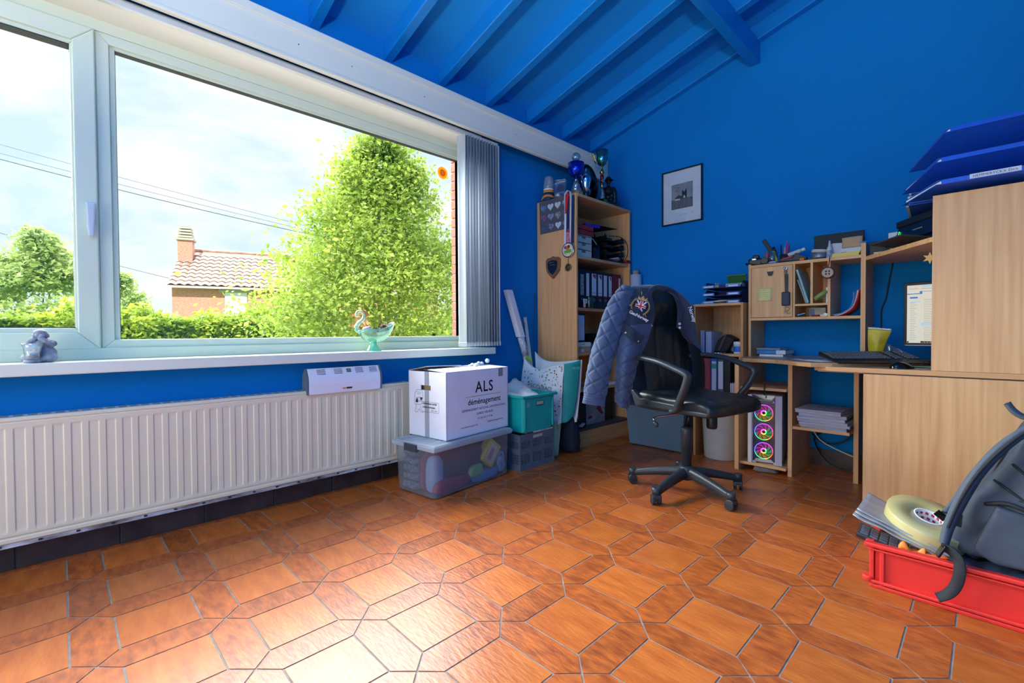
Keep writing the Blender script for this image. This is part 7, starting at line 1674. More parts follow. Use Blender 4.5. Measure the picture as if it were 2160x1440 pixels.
# stacked paper on the shelf
rgp2 = random.Random(2)
zc = 0.3325
for k in range(8):
    th = (0.010, 0.012, 0.016, 0.016, 0.018, 0.020, 0.016, 0.008)[k]
    w_, d_ = (0.25, 0.25, 0.27, 0.27, 0.255, 0.255, 0.25, 0.25)[k], 0.28
    dx, dy, rz_ = rgp2.uniform(-0.008, 0.012), rgp2.uniform(0.0, 0.02), rgp2.uniform(-0.08, 0.08)
    cx_ = 2.046+dx+(0.012 if k < 4 else -0.004)
    o = obj('paper_bundle', B().grid(lambda u, v: (lerp(-w_/2, w_/2, u), lerp(-d_/2, d_/2, v), 0.0), 1, 1), M_LIL if k % 3 else mat('pale_grey_pages', (196, 206, 208), 0.7), loc=(cx_, 3.41+0.02+d_/2+dy-0.035, zc), rz=rz_)
    o.data = B().box((-w_/2, -d_/2, 0), (w_/2, d_/2, th)).mesh('paper_bundle', bevel=0.001, seg=1); o.data.materials.append(mat('lilac_grey_pages', (190, 188, 198), 0.7, rgb2=(170, 168, 182), vscale=90, vstretch=(0.05, 0.05, 3)))
    tag(o, ('lowest', 'second', 'third', 'fourth', 'fifth', 'sixth', 'seventh', 'topmost')[k]+' bundle of paper counted from the bottom of the pile under the desk', 'paper', 'paper pile under the desk')
    zc += th+0.0003
for lab, pts, m, r in (('white cable lying along the wall under the desk', [(1.90, 3.80, 0.30), (1.96, 3.78, 0.20), (2.06, 3.76, 0.15), (2.19, 3.74, 0.11)], M_WHITE, 0.004), ('black cable curling under the paper shelf', [(1.91, 3.82, 0.22), (1.99, 3.80, 0.17), (2.10, 3.80, 0.20), (2.18, 3.82, 0.30)], M_BLACK, 0.005), ('second black cable looping under the desk', [(1.93, 3.80, 0.31), (1.97, 3.83, 0.25), (1.92, 3.83, 0.18), (2.02, 3.76, 0.05), (2.17, 3.74, 0.012)], M_BLACK, 0.005)):
    c = Vector(pts[0]); o = obj('desk_cable', B().tube(catmull([Vector(p)-c for p in pts], 7), r, 6), m, loc=c); tag(o, lab, 'cable', 'cables under the desk')
t = obj('cable_tie', B().tube(catmull([(1.74, 3.362, 0.60), (1.742, 3.352, 0.575), (1.74, 3.356, 0.55), (1.738, 3.37, 0.524)], 5), 0.004, 6), mat('dark_green_cord', (24, 44, 40), 0.5)); tag(t, 'dark green cord hanging over the computer shelf edge', 'cord')
# ================================================================== OFFICE CHAIR AND JACKET
M_LEATH = mat('black_leather', (30, 36, 38), 0.34, var=0.15, vscale=6, bump=0.25, bscale=18)
M_CHP = mat('dark_grey_chair_plastic', (50, 56, 60), 0.38, var=0.06, vscale=5)
oc = thing('office_chair', 'black leather swivel office chair with armrests on castors', 'office chair', (1.53, 2.66, 0), rz=-0.195)
UX, UY = 0.034, 0.0515                       # upper part sits a little off the column
for k, aw in enumerate((195.8, 265.8, 338.7, 50.7, 123.0)):
    a = math.radians(aw)+0.195; c, s_ = math.cos(a), math.sin(a)
    d = Vector((c, s_, 0)); n_ = Vector((-s_, c, 0))
    def arm_pt(t, q, d=d, n_=n_):
        r = lerp(0.0, 0.325, t); zt = lerp(0.150, 0.088, t**1.5); h = lerp(0.055, 0.036, t); w = lerp(0.034, 0.021, t)
        off = [(-1, -1), (-0.75, 0.5), (-0.4, 1), (0.4, 1), (0.75, 0.5), (1, -1)][q]
        return d*r+n_*w*off[0]*0.9+Vector((0, 0, zt-h/2+h/2*off[1]))
    b = B(); vs_ = []; N = 10
    for i in range(N+1): vs_ += [arm_pt(i/N, q) for q in range(6)]
    fs_ = [(i*6+q, (i+1)*6+q, (i+1)*6+(q+1) % 6, i*6+(q+1) % 6) for i in range(N) for q in range(6)]
    fs_.append(tuple(N*6+q for q in range(6)))
    b.add(vs_, fs_, True)
    b.cyl(d*0.322+Vector((0, 0, 0.056)), d*0.322+Vector((0, 0, 0.096)), 0.022, 0.024, n=14)
    obj('base_arm', b, M_CHP, oc)
    cs = obj('castor', B().prism([(-0.024, -0.026, 0.034), (0.024, -0.026, 0.034), (0.026, -0.026, 0.05), (0.014, -0.026, 0.060), (-0.012, -0.026, 0.058), (-0.024, -0.026, 0.046)], (0, 0.052, 0)), M_CHP, oc, loc=d*0.322, rz=a+(0.5, 0.9, 0.2, 1.0, 0.4)[k], bevel=0.004)
    for y0, y1 in ((-0.025, -0.007), (0.007, 0.025)):
        obj('wheel', B().cyl((0, y0, 0.0262), (0, y1, 0.0262), 0.026, n=22), M_DARK, cs, bevel=0.003)
obj('hub', B().lathe([(0, 0.075), (0.034, 0.075), (0.046, 0.095), (0.046, 0.146), (0.036, 0.156), (0, 0.156)], n=24), M_CHP, oc)
obj('column_sleeve', B().lathe([(0, 0.150), (0.028, 0.150), (0.028, 0.212), (0.0305, 0.213), (0.0305, 0.272), (0.033, 0.273), (0.033, 0.372), (0.030, 0.384), (0.016, 0.388), (0, 0.388)], n=26), M_CHP, oc)
obj('gas_rod', B().cyl((0, 0, 0.385), (UX*0.5, UY*0.4, 0.485), 0.0145, n=16), M_BLACKM, oc)
obj('mechanism', B().box((UX-0.11, UY-0.09, 0.462), (UX+0.10, UY+0.09, 0.500)), M_BLACK, oc, bevel=0.012)
lv = obj('tilt_lever', B().tube(catmull([(UX+0.0, UY-0.06, 0.478), (UX-0.05, UY-0.17, 0.468), (UX-0.095, UY-0.262, 0.455), (UX-0.085, UY-0.275, 0.440)], 5), 0.005, 8), M_CHROME, oc)
obj('lever_knob', B().ball((UX-0.066, UY-0.288, 0.425), 0.017, 14, 10, sc=(1.3, 0.85, 0.85), rot=Matrix.Rotation(0.7, 3, 'Y')), M_CHP, lv)
obj('tension_knob', B().lathe([(0, 0), (0.026, 0.0), (0.030, 0.01), (0.030, 0.075), (0.024, 0.085), (0, 0.085)], n=20), M_BLACK, oc, loc=(UX+0.075, UY+0.035, 0.385))
# seat
def seat_top(u, v):
    x = lerp(-0.235, 0.275, u); y = lerp(-0.25, 0.25, v); e = abs(2*v-1)
    nose = max(0, (u-0.72)/0.28)
    z = 0.598-0.050*nose**2+0.008*math.cos(u*5)-0.018*e**4*(1-nose)+0.012*(1-e**2)*0
    z += 0.006*mnoise.noise(Vector((x*11, y*11, 1.0)))*(1-abs(2*u-1)**4)
    z -= 0.012*math.exp(-((e-0.72)/0.06)**2)*(0.6 if u < 0.9 else 0)
    x -= 0.05*max(0, e-0.5)**2*(u > 0.5)*2*u
    return x, y, z
def seat_skin(u, v):
    # wrap: v around the rim
    x, y, z = seat_top(u, v); return (x+UX, y+UY, z)
cush = B()
NU, NV = 26, 26
def solid_pad(top, zbot, nu, nv, inset=0.02):
    b = B(); vs = []
    for j in range(nv+1):
        for i in range(nu+1): vs.append(top(i/nu, j/nv))
    cx = sum(p[0] for p in vs)/len(vs); cy = sum(p[1] for p in vs)/len(vs)
    n0 = len(vs)
    for j in range(nv+1):
        for i in range(nu+1):
            p = vs[j*(nu+1)+i]; u, v = i/nu, j/nv
            zb = zbot(u, v)
            vs.append((p[0], p[1], zb))
    fs = []
    w = nu+1
    for j in range(nv):
        for i in range(nu):
            a = j*w+i; fs.append((a, a+1, a+w+1, a+w)); fs.append((n0+a, n0+a+w, n0+a+w+1, n0+a+1))
    def side(idx):
        for a, c in zip(idx, idx[1:]): fs.append((c, a, n0+a, n0+c))
    side([i for i in range(w)][::1]); side([nv*w+i for i in range(w)][::-1]); side([j*w for j in range(nv+1)][::-1]); side([j*w+nu for j in range(nv+1)])
    b.add(vs, fs, True); return b
sc_ = obj('seat_cushion', solid_pad(seat_skin, lambda u, v: 0.496, NU, NV), M_LEATH, oc, bevel=0.022, seg=3)
obj('piping', B().tube([seat_skin(0.93, v/20)[:2]+(seat_skin(0.93, v/20)[2]+0.001,) for v in range(1, 20)], 0.0016, 5), mat('grey_stitching', (70, 76, 78), 0.5), sc_)
for vv in (0.14, 0.86): obj('seam', B().tube([seat_skin(u/20, vv)[:2]+(seat_skin(u/20, vv)[2]+0.001,) for u in range(2, 19)], 0.0014, 5), mat('grey_stitching', (70, 76, 78), 0.5), sc_)
def shell_top(u, v): 
    e = abs(2*v-1); return (lerp(-0.25, 0.262, u)+UX-0.05*max(0, e-0.5)**2*u*2, lerp(-0.252, 0.252, v)+UY, 0.524)
obj('seat_shell', solid_pad(shell_top, lambda u, v: 0.470+0.030*max(abs(2*v-1), abs(2*u-1))**3, 14, 14), M_CHP, oc, bevel=0.006)
# backrest
def back_pt(u, v, f):
    """f=+1 front skin, -1 rear skin; u across, v up"""
    z = lerp(0.535, 1.215, v)
    w = 0.222*(1-0.08*(1-v)**2) if v < 0.62 else lerp(0.222, 0.128, min(1, (v-0.62)/0.2)**0.7) if v < 0.82 else 0.128*(1-0.55*max(0, (v-0.93)/0.07)**2)
    t = 2*u-1; x = -0.182-0.055*v-0.02*math.sin(v*PI)+0.035*t*t
    th = 0.036*(1-abs(t)**3.2)*(0.5+0.5*min(1, (1-v)*9+0.15))*(0.55+0.45*min(1, v*8+0.2))
    if f > 0:
        th += 0.012*math.exp(-((v-0.2)/0.16)**2)*(1-t*t)+0.018*math.exp(-((v-0.86)/0.07)**2)*(1-t*t)
        th -= 0.018*math.exp(-((v-0.70)/0.018)**2)*(1-t*t)*0.9
        th -= 0.006*(math.exp(-((abs(t)-0.42)/0.035)**2)) if v < 0.68 else 0
        th += 0.004*mnoise.noise(Vector((u*7, v*9, 3.0)))
    return (x+f*th+UX*0, t*w+UY, z)
bk_ = B().grid(lambda u, v: back_pt(u, v, 1), 30, 40); bk_.grid(lambda u, v: back_pt(1-u, v, -1), 30, 40)
obj('backrest', bk_, M_LEATH, oc, merge=True)
obj('back_bracket', B().tube(catmull([(-0.10, UY, 0.49), (-0.22, UY, 0.50), (-0.255, UY, 0.60), (-0.262, UY, 0.80)], 5), 0.028, 8, flat=0.4), M_CHP, oc)
# arm loops
for s_ in (-1, 1):
    w = 0.318*s_+UY
    pts = catmull([(-0.205, w-0.05*s_, 0.790), (-0.12, w-0.01*s_, 0.802), (0.02, w, 0.785), (0.14, w, 0.748), (0.192, w, 0.728), (0.205, w, 0.705), (0.178, w-0.008*s_, 0.640), (0.128, w-0.03*s_, 0.56), (0.098, w-0.05*s_, 0.520), (0.06, w-0.055*s_, 0.505)], 5)
    b = B(); n = len(pts); vs_ = []
    for i, p in enumerate(pts):
        d = (pts[min(i+1, n-1)]-pts[max(i-1, 0)]).normalized(); side_ = Vector((0, 1, 0)); nn = d.cross(side_).normalized()
        wd, thk = 0.024, 0.0125
        for a, c in ((-1, -1), (-1, 0.4), (-0.7, 1), (0.7, 1), (1, 0.4), (1, -1)): vs_.append(p+side_*wd*a+nn*thk*c)
    fs_ = [(i*6+q, (i+1)*6+q, (i+1)*6+(q+1) % 6, i*6+(q+1) % 6) for i in range(n-1) for q in range(6)]+[tuple(range(5, -1, -1)), tuple((n-1)*6+q for q in range(6))]
    ar = obj('armrest', b.add(vs_, fs_, True), M_CHP, oc)
    obj('arm_foot', B().prism([(-0.20, w-0.075*s_, 0.512), (0.115, w-0.075*s_, 0.512), (0.125, w-0.075*s_, 0.545), (-0.16, w-0.075*s_, 0.556), (-0.215, w-0.075*s_, 0.60), (-0.235, w-0.075*s_, 0.60)], (0, 0.030*s_, 0)), M_CHP, ar, bevel=0.005)
    obj('bolt', B().cyl((-0.11, w-0.045*s_, 0.533), (-0.11, w-0.038*s_, 0.533), 0.006, n=10), M_DARK, ar)

# ---- quilted navy jacket hung over the chair back
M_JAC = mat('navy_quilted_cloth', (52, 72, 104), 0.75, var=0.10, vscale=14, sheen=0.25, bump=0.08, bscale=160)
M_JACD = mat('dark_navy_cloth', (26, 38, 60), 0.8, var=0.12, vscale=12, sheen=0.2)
M_SNAP = mat('dull_metal_snap', (170, 170, 168), 0.45, metal=0.4)
M_LIN = mat('black_lining', (14, 17, 24), 0.6)
JL = [[(1.2329, 2.5518, 1.2104), (1.2698, 2.59, 1.2248), (1.3009, 2.6502, 1.2145)],
    [(1.2527, 2.4545, 1.0946), (1.3204, 2.4809, 1.0927), (1.357, 2.5889, 1.0543)],
    [(1.2386, 2.3934, 0.9518), (1.3228, 2.4076, 0.9374), (1.3513, 2.5366, 0.9223)],
    [(1.2394, 2.3611, 0.7833), (1.3099, 2.3614, 0.7722), (1.3102, 2.4761, 0.7666)],
    [(1.2407, 2.3587, 0.6428), (1.2941, 2.3559, 0.6332), (1.2838, 2.4449, 0.6106)],
    [(1.238, 2.3675, 0.5402), (1.2745, 2.3612, 0.511), (1.2596, 2.4312, 0.4841)]]
JT = [[(1.2051, 2.5813, 1.2379), (1.2396, 2.6885, 1.2484), (1.2953, 2.8313, 1.2413), (1.3297, 2.9945, 1.2046), (1.3684, 3.1036, 1.1272)],
    [(1.2329, 2.5518, 1.2104), (1.3008, 2.6503, 1.2204), (1.3247, 2.7749, 1.2173), (1.3754, 2.9403, 1.177), (1.3952, 3.0302, 1.1012)]]
JB = [[(1.2051, 2.5813, 1.2379), (1.2396, 2.6885, 1.2484), (1.2953, 2.8313, 1.2413), (1.3297, 2.9945, 1.2046), (1.3684, 3.1036, 1.1272)],
    [(1.1472, 2.602, 1.0127), (1.1829, 2.7392, 1.0291), (1.2356, 2.8931, 1.0142), (1.2926, 3.0365, 0.9822), (1.3704, 3.144, 0.9489)],
    [(1.1331, 2.5517, 0.7403), (1.1756, 2.7096, 0.7338), (1.2339, 2.8833, 0.7113), (1.3271, 3.0355, 0.6912), (1.4309, 3.1418, 0.6903)],
    [(1.1622, 2.4897, 0.5134), (1.1988, 2.6696, 0.4853), (1.2558, 2.8422, 0.4721), (1.3471, 2.9938, 0.5031), (1.4492, 3.0996, 0.5501)]]
JR = [[(1.3354, 2.7857, 1.2112), (1.3638, 2.8574, 1.1981), (1.3754, 2.9402, 1.1739), (1.3952, 3.0302, 1.1012)],
    [(1.4073, 2.8142, 1.1299), (1.4192, 2.8682, 1.086), (1.4205, 2.9401, 1.048), (1.4049, 3.0377, 1.0124)],
    [(1.4112, 2.7999, 0.9796), (1.4316, 2.8487, 0.9494), (1.4369, 2.9253, 0.9338), (1.4214, 3.0517, 0.9014)],
    [(1.4290, 2.8878, 0.9036), (1.4480, 2.9231, 0.8700), (1.4550, 2.9780, 0.8450), (1.4450, 3.0640, 0.8223)]]
JQ = [[(1.4290, 2.8878, 0.9036), (1.4480, 2.9231, 0.8700), (1.4550, 2.9780, 0.8450), (1.4450, 3.0640, 0.8223)],
    [(1.4390, 2.9300, 0.7600), (1.4600, 2.9600, 0.7500), (1.4700, 3.0050, 0.7400), (1.4600, 3.0800, 0.7300)],
    [(1.4400, 2.9600, 0.6400), (1.4560, 2.9850, 0.6400), (1.4640, 3.0200, 0.6350), (1.4580, 3.0820, 0.6300)],
    [(1.4400, 2.9700, 0.5600), (1.4540, 2.9900, 0.5580), (1.4620, 3.0250, 0.5550), (1.4560, 3.0820, 0.5530)]]
JC = [(1.3601, 2.5774, 1.0425), (1.3352, 2.5827, 1.1243), (1.3071, 2.6273, 1.1921), (1.3128, 2.7056, 1.226), (1.3304, 2.7952, 1.2242), (1.3664, 2.8456, 1.1942), (1.4116, 2.8183, 1.1149), (1.4195, 2.7956, 1.0332), (1.4138, 2.7881, 0.9736)]
JS = [(1.2144, 2.5329, 1.2106), (1.2213, 2.4523, 1.1477), (1.2162, 2.3724, 1.0313), (1.1963, 2.327, 0.896), (1.173, 2.2922, 0.7502), (1.1534, 2.2761, 0.6289), (1.1416, 2.2684, 0.5241)]
jk = thing('quilted_jacket', 'navy blue quilted jacket with gold crest hung over the office chair', 'jacket', (1.26, 2.62, 0.5))
JO = Vector((1.26, 2.62, 0.5))
def quilt(a, c, p=0.072):
    """depth of diagonal stitched channels, 0 on the stitch line"""
    q1 = abs(((a+c)/p) % 1.0-0.5)*2; q2 = abs(((a-c)/p) % 1.0-0.5)*2
    m = min(1-q1, 1-q2)
    return min(1.0, m/0.30)**0.55
def nrm_of(fn, u, v, e=0.01):
    a = fn(min(u+e, 1), v)-fn(max(u-e, 0), v); c = fn(u, min(v+e, 1))-fn(u, max(v-e, 0)); return a.cross(c).normalized()
fl = patch(JL)
def jl(u, v):
    p = fl(u, v); n_ = nrm_of(fl, u, v)
    if n_.dot(CAM-p) < 0: n_ = -n_
    if v > 0.40:
        h = 0.010*quilt(u*0.125+0.01, v*0.74, 0.085)*min(1, (v-0.40)/0.03)
    else: h = 0.006+0.004*mnoise.noise(p*14)
    edge = min(u, 1-u)*14
    h = h*min(1, edge)+0.006*mnoise.noise(p*7)
    return p+n_*h-JO
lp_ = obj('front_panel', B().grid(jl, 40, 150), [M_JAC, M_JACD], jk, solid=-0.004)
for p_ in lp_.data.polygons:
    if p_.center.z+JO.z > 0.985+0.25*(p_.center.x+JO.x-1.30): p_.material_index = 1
ft_, fb_ = patch(JT), patch(JB)
obj('shoulder', B().grid(lambda u, v: ft_(u, v)+Vector((0, 0, 0.012*math.sin(v*PI)+0.004*mnoise.noise(Vector((u*9, v*3, 5)))))-JO, 50, 10), M_JAC, jk, solid=0.004)
obj('back_panel', B().grid(lambda u, v: fb_(u, v)-nrm_of(fb_, u, v)*0.008*quilt(u*0.6, v*0.74, 0.085)-JO, 60, 70), M_JAC, jk, solid=0.004)
fr_ = patch(JR)
def jr(u, v):
    p = fr_(u, v); n_ = nrm_of(fr_, u, v)
    if n_.dot(CAM-p) < 0: n_ = -n_
    return p+n_*(0.006+0.004*mnoise.noise(p*12))-JO
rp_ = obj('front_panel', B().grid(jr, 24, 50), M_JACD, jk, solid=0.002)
fq_ = patch(JQ)
obj('lining', B().grid(lambda u, v: fq_(u, v)-JO, 16, 30), M_LIN, jk, solid=0.002)
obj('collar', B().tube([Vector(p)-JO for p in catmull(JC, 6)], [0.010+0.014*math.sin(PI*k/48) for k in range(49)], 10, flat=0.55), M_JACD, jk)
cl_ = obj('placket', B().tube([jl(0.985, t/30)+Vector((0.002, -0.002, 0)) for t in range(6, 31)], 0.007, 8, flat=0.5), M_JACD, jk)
# lapel flap of the far side with snaps
lf = [fr_(u, v)-JO for u, v in ((0.0, 0.33), (0.30, 0.37), (0.34, 0.66), (0.20, 0.72), (0.02, 0.68), (0.0, 0.55))]
tow = (CAM-JO-lf[0]).normalized()
obj('lapel', B().prism([p+tow*0.016 for p in lf], tow*0.006), M_JACD, jk, bevel=0.002)
for q in (0.59, 0.65):
    c = fr_(0.10, q)-JO+tow*0.024; obj('snap', B().cyl(c, c+tow*0.004, 0.008, n=14), M_SNAP, jk)
# sleeve
sp_ = catmull(JS, 10)
def sl_(u, v):
    t = v*(len(sp_)-1); i = min(int(t), len(sp_)-2); p = sp_[i].lerp(sp_[i+1], t-i)
    d = (sp_[min(i+2, len(sp_)-1)]-sp_[max(i-1, 0)]).normalized()
    view = (CAM-p).normalized(); ux_ = d.cross(view).normalized(); nz_ = ux_.cross(d).normalized()
    R = lerp(0.052, 0.066, min(1, v*4)) if v < 0.25 else lerp(0.066, 0.070, (v-0.25)/0.75)
    a = 2*PI*u
    h = 0.012*quilt(u*0.34+0.02, v*0.74, 0.085) if v < 0.90 else 0.004+0.004*abs(math.sin(v*140))
    R2 = R-0.010+h+0.006*mnoise.noise(Vector((math.cos(a)*1.5, math.sin(a)*1.5, v*7)))
    return p+ux_*math.cos(a)*R2+nz_*math.sin(a)*R2*0.62-JO
slb = B().grid(sl_, 84, 150, wrap=True)
obj('sleeve', slb, M_JAC, jk)
obj('sleeve_lining', B().grid(lambda u, v: (sl_(u, 1.0)-(sp_[-1]-JO))*lerp(0.94, 0.85, v)+(sp_[-1]-JO)+(sp_[-2]-sp_[-1])*v*3, 30, 3, wrap=True), M_LIN, jk)
obj('shoulder_cap', blob(B().ball(Vector(JS[0])-JO+Vector((0.0, 0.02, -0.012)), 0.046, 14, 10, sc=(1, 1.1, 0.8)).ball(Vector(JS[1])-JO+Vector((0, 0.0, 0.0)), 0.052, 14, 10, sc=(1, 1, 1)), 0.008, 6, 'cap'), M_JAC, jk)
# pocket flap
def pkt(u, v):
    uu = lerp(0.10, 0.80, u); v0 = lerp(0.315, 0.40, u); vv = v0+0.085*v*(0.35+0.65*math.sin(PI*lerp(0.08, 0.92, u))**0.5)
    p = Vector(jl(uu, vv)); n_ = (CAM-JO-p).normalized(); return p+n_*(0.010+0.004*v)
obj('pocket_flap', B().grid(pkt, 16, 8), M_JACD, jk, solid=-0.003)
obj('pocket_piping', B().tube([Vector(pkt(u/20, 1.0)) for u in range(21)], 0.003, 6), M_JAC, jk)
for uu in (0.25, 0.8): c = Vector(pkt(uu, 0.78)); nn_ = (CAM-JO-c).normalized(); obj('snap', B().cyl(c, c+nn_*0.004, 0.006, n=12), M_SNAP, jk)
for vv in (0.30, 0.66, 0.80): c = Vector(jl(0.965, vv)); nn_ = (CAM-JO-c).normalized(); obj('snap', B().cyl(c+nn_*0.004, c+nn_*0.009, 0.005, n=12), M_SNAP, jk)
# embroidered crest
ec = Vector(jl(0.52, 0.185)); en = (CAM-JO-ec).normalized(); er = Vector((0, 0, 1)).cross(en).normalized(); eu = en.cross(er)
tilt = -0.28; ex = er*math.cos(tilt)+eu*math.sin(tilt); ey = eu*math.cos(tilt)-er*math.sin(tilt)
def ep(x, y, h=0.010): return ec+ex*x*1.4+ey*y*1.4+en*(h+0.006)
M_GTH = mat('gold_thread', (176, 146, 84), 0.6, var=0.2, vscale=90); M_RTH = mat('red_thread', (186, 36, 52), 0.7); M_WTH = mat('white_thread', (214, 212, 214), 0.7); M_NTH = mat('navy_thread', (30, 34, 80), 0.7)
gb2 = B()
for k in range(26):
    a = math.radians(-205+k*9.2+(0 if k < 13 else 0)) if False else math.radians(-230+k*11.2)
    if 62 < (math.degrees(a) % 360) < 118: continue
    c = ep(0.034*math.cos(a), 0.032*math.sin(a)-0.002)
    d1 = (ex*math.cos(a+0.9)+ey*math.sin(a+0.9)); d2 = (ex*math.cos(a-0.5)+ey*math.sin(a-0.5))
    for dd in (d1, d2): gb2.tube([c, c+dd*0.006, c+dd*0.012], [0.0022, 0.0028, 0.0008], 5)
gb2.prism([ep(x, y, 0.009) for x, y in ((-0.018, 0.024), (-0.020, 0.040), (-0.009, 0.032), (0, 0.045), (0.009, 0.032), (0.020, 0.040), (0.018, 0.024))], en*0.003)
gb2.tube([ep(-0.046, -0.012), ep(-0.03, 0.004)], 0.0025, 5); gb2.tube([ep(-0.012, 0.060), ep(-0.008, 0.046)], 0.0018, 5)
gb2.tube([ep(0.026, -0.046), ep(0.018, -0.03)], 0.003, 5); gb2.tube([ep(0.036, -0.040), ep(0.024, -0.026)], 0.003, 5)
crest = obj('gold_crest', gb2, M_GTH, jk)
sh8 = [(-0.022, 0.022), (0.022, 0.022), (0.022, -0.004), (0.012, -0.022), (0, -0.028), (-0.012, -0.022), (-0.022, -0.004)]
obj('crest_shield', B().prism([ep(x, y, 0.008) for x, y in sh8], en*0.003), M_NTH, crest)
obj('crest_white', B().prism([ep(x, y, 0.011) for x, y in ((-0.006, 0.022), (0.006, 0.022), (0.006, -0.026), (-0.006, -0.026))], en*0.0008).prism([ep(x, y, 0.011) for x, y in ((-0.022, 0.005), (0.022, 0.005), (0.022, -0.006), (-0.022, -0.006))], en*0.0008).prism([ep(x, y, 0.011) for x, y in ((-0.022, 0.022), (-0.016, 0.022), (0.014, -0.020), (0.010, -0.024))], en*0.0006).prism([ep(x, y, 0.011) for x, y in ((0.022, 0.022), (0.016, 0.022), (-0.014, -0.020), (-0.010, -0.024))], en*0.0006), M_WTH, crest)
obj('crest_red', B().prism([ep(x, y, 0.0119) for x, y in ((-0.0032, 0.022), (0.0032, 0.022), (0.0032, -0.027), (-0.0032, -0.027))], en*0.0006).prism([ep(x, y, 0.0119) for x, y in ((-0.022, 0.0026), (0.022, 0.0026), (0.021, -0.0034), (-0.021, -0.0034))], en*0.0006), M_RTH, crest)
lt = B(); text_b(lt, 'GeoNorway', 0.026, ep(0.004, -0.048, 0.042), ex*math.cos(-0.2)+ey*math.sin(-0.2), ey*math.cos(-0.2)-ex*math.sin(-0.2), 'CENTER', 0.001, 0.9, 0.0004)
obj('crest_lettering', lt, M_WTH, crest)
rc = Vector(jr(0.62, 0.40)); rn = (CAM-JO-rc).normalized(); rr_ = Vector((0, 0, 1)).cross(rn).normalized(); ru = rn.cross(rr_)
lt = B(); text_b(lt, 'Norway', 0.034, rc+rn*0.014+ru*0.03, (rr_*0.30-ru*0.95), (rr_*0.95+ru*0.30), 'CENTER', 0.001, 0.9, 0.0006)
obj('script_lettering', lt, M_WTH, jk)
# ================================================================== RED CRATE AND BACKPACK
M_REDC = mat('bright_red_plastic', (232, 52, 44), 0.36, var=0.04, vscale=4)
rc_ = thing('red_crate', 'low bright red plastic crate at the right edge of the floor', 'crate', (2.475, 2.142, 0.0))
RW, RD, RH = 0.60, 0.40, 0.168
b = B().box((0.012, 0.012, 0.004), (RW-0.012, RD-0.012, 0.010))
for lo, hi in (((0.012, 0.012), (RW-0.012, 0.016)), ((0.012, RD-0.016), (RW-0.012, RD-0.012)), ((0.012, 0.012), (0.016, RD-0.012)), ((RW-0.016, 0.012), (RW-0.012, RD-0.012))):
    b.box((lo[0], lo[1], 0.004), (hi[0], hi[1], RH-0.004))
obj('walls', b, M_REDC, rc_)
def rect_ring(b, x0, y0, x1, y1, t, z0, z1):
    b.box((x0, y0, z0), (x1, y0+t, z1)).box((x0, y1-t, z0), (x1, y1, z1)).box((x0, y0+t, z0), (x0+t, y1-t, z1)).box((x1-t, y0+t, z0), (x1, y1-t, z1)); return b
obj('top_rim', rect_ring(B(), -0.014, -0.014, RW+0.014, RD+0.014, 0.028, RH-0.016, RH), M_REDC, rc_, bevel=0.005, seg=3)
obj('upper_band', rect_ring(B(), -0.004, -0.004, RW+0.004, RD+0.004, 0.018, RH-0.030, RH-0.022), M_REDC, rc_, bevel=0.003)
obj('lower_band', rect_ring(B(), -0.006, -0.006, RW+0.006, RD+0.006, 0.020, 0.018, 0.030), M_REDC, rc_, bevel=0.004)
obj('base_rim', rect_ring(B(), 0.0, 0.0, RW, RD, 0.016, 0.0, 0.014), M_REDC, rc_, bevel=0.004)
for x0 in (0.0, 0.030, RW-0.044, RW-0.014): obj('rib', B().box((x0, 0.0, 0.012), (x0+0.014, 0.014, RH-0.016)), M_REDC, rc_, bevel=0.003)
for x0 in (-0.018, RW-0.01): obj('corner_foot', B().cyl((x0+0.014, 0.008, 0.020), (x0+0.014, 0.008, 0.040), 0.018, n=14), M_REDC, rc_, bevel=0.004)
# clear mailing bags
M_MAIL = clear_mat('silvery_clear_bag', (226, 232, 236), 0.2, 0.12, milky=0.55, milk_rgb=(214, 220, 226))
for k in range(3):
    def mb(u, v, k=k):
        x = lerp(-0.055+0.006*k, 0.235, u); y = lerp(0.0, 0.24, v)
        z = lerp(0.090, 0.0, u**0.85)+0.012*k+0.006*mnoise.noise(Vector((x*18, y*18, k*3.0)))-0.010*(1-v)*(u > 0.8)
        return (x, y, z)
    o = obj('mailing_bag', B().grid(mb, 16, 12), M_MAIL, loc=(2.475, 2.175+0.004*k, 0.156), solid=0.004)
    tag(o, ('lowest', 'middle', 'uppermost')[k]+' clear plastic bag sticking up out of the red crate', 'plastic bag', 'clear bags in the red crate')
kt = thing('spare_keyboard', 'black keyboard wedged under the clear bags in the red crate', 'keyboard', (2.432, 2.168, 0.178), rot=(0.0, 0.27, 0.06))
obj('body', B().box((0, 0, -0.014), (0.36, 0.13, 0.0)), mat('dark_violet_black', (34, 28, 38), 0.4), kt, bevel=0.003)
obj('deck', B().box((0.0, 0.0, 0.0), (0.36, 0.13, 0.003)), mat('graphite_deck', (70, 76, 82), 0.35), kt)
sk = B().box((-0.012, -0.007, 0), (0.012, 0.007, 0.006)).mesh('spare_key', bevel=0.0015, seg=1); sk.materials.append(MATS['key_plastic'])
for r in range(4):
    for c in range(11): obj('key', sk, None, kt, loc=(0.022+c*0.029, 0.018+r*0.026, 0.003))
og = thing('orange_cloth', 'crumpled orange plastic strip at the crate edge', 'strip', (2.555, 2.162, 0.150))
obj('fold', B().grid(lambda u, v: (lerp(0, 0.075, u), 0.02*v, 0.006+0.026*math.sin(PI*v)*(0.6+0.4*math.sin(u*9))+0.008*math.sin(u*7)), 16, 8), mat('bright_orange_plastic', (240, 130, 40), 0.45), og, solid=0.003)
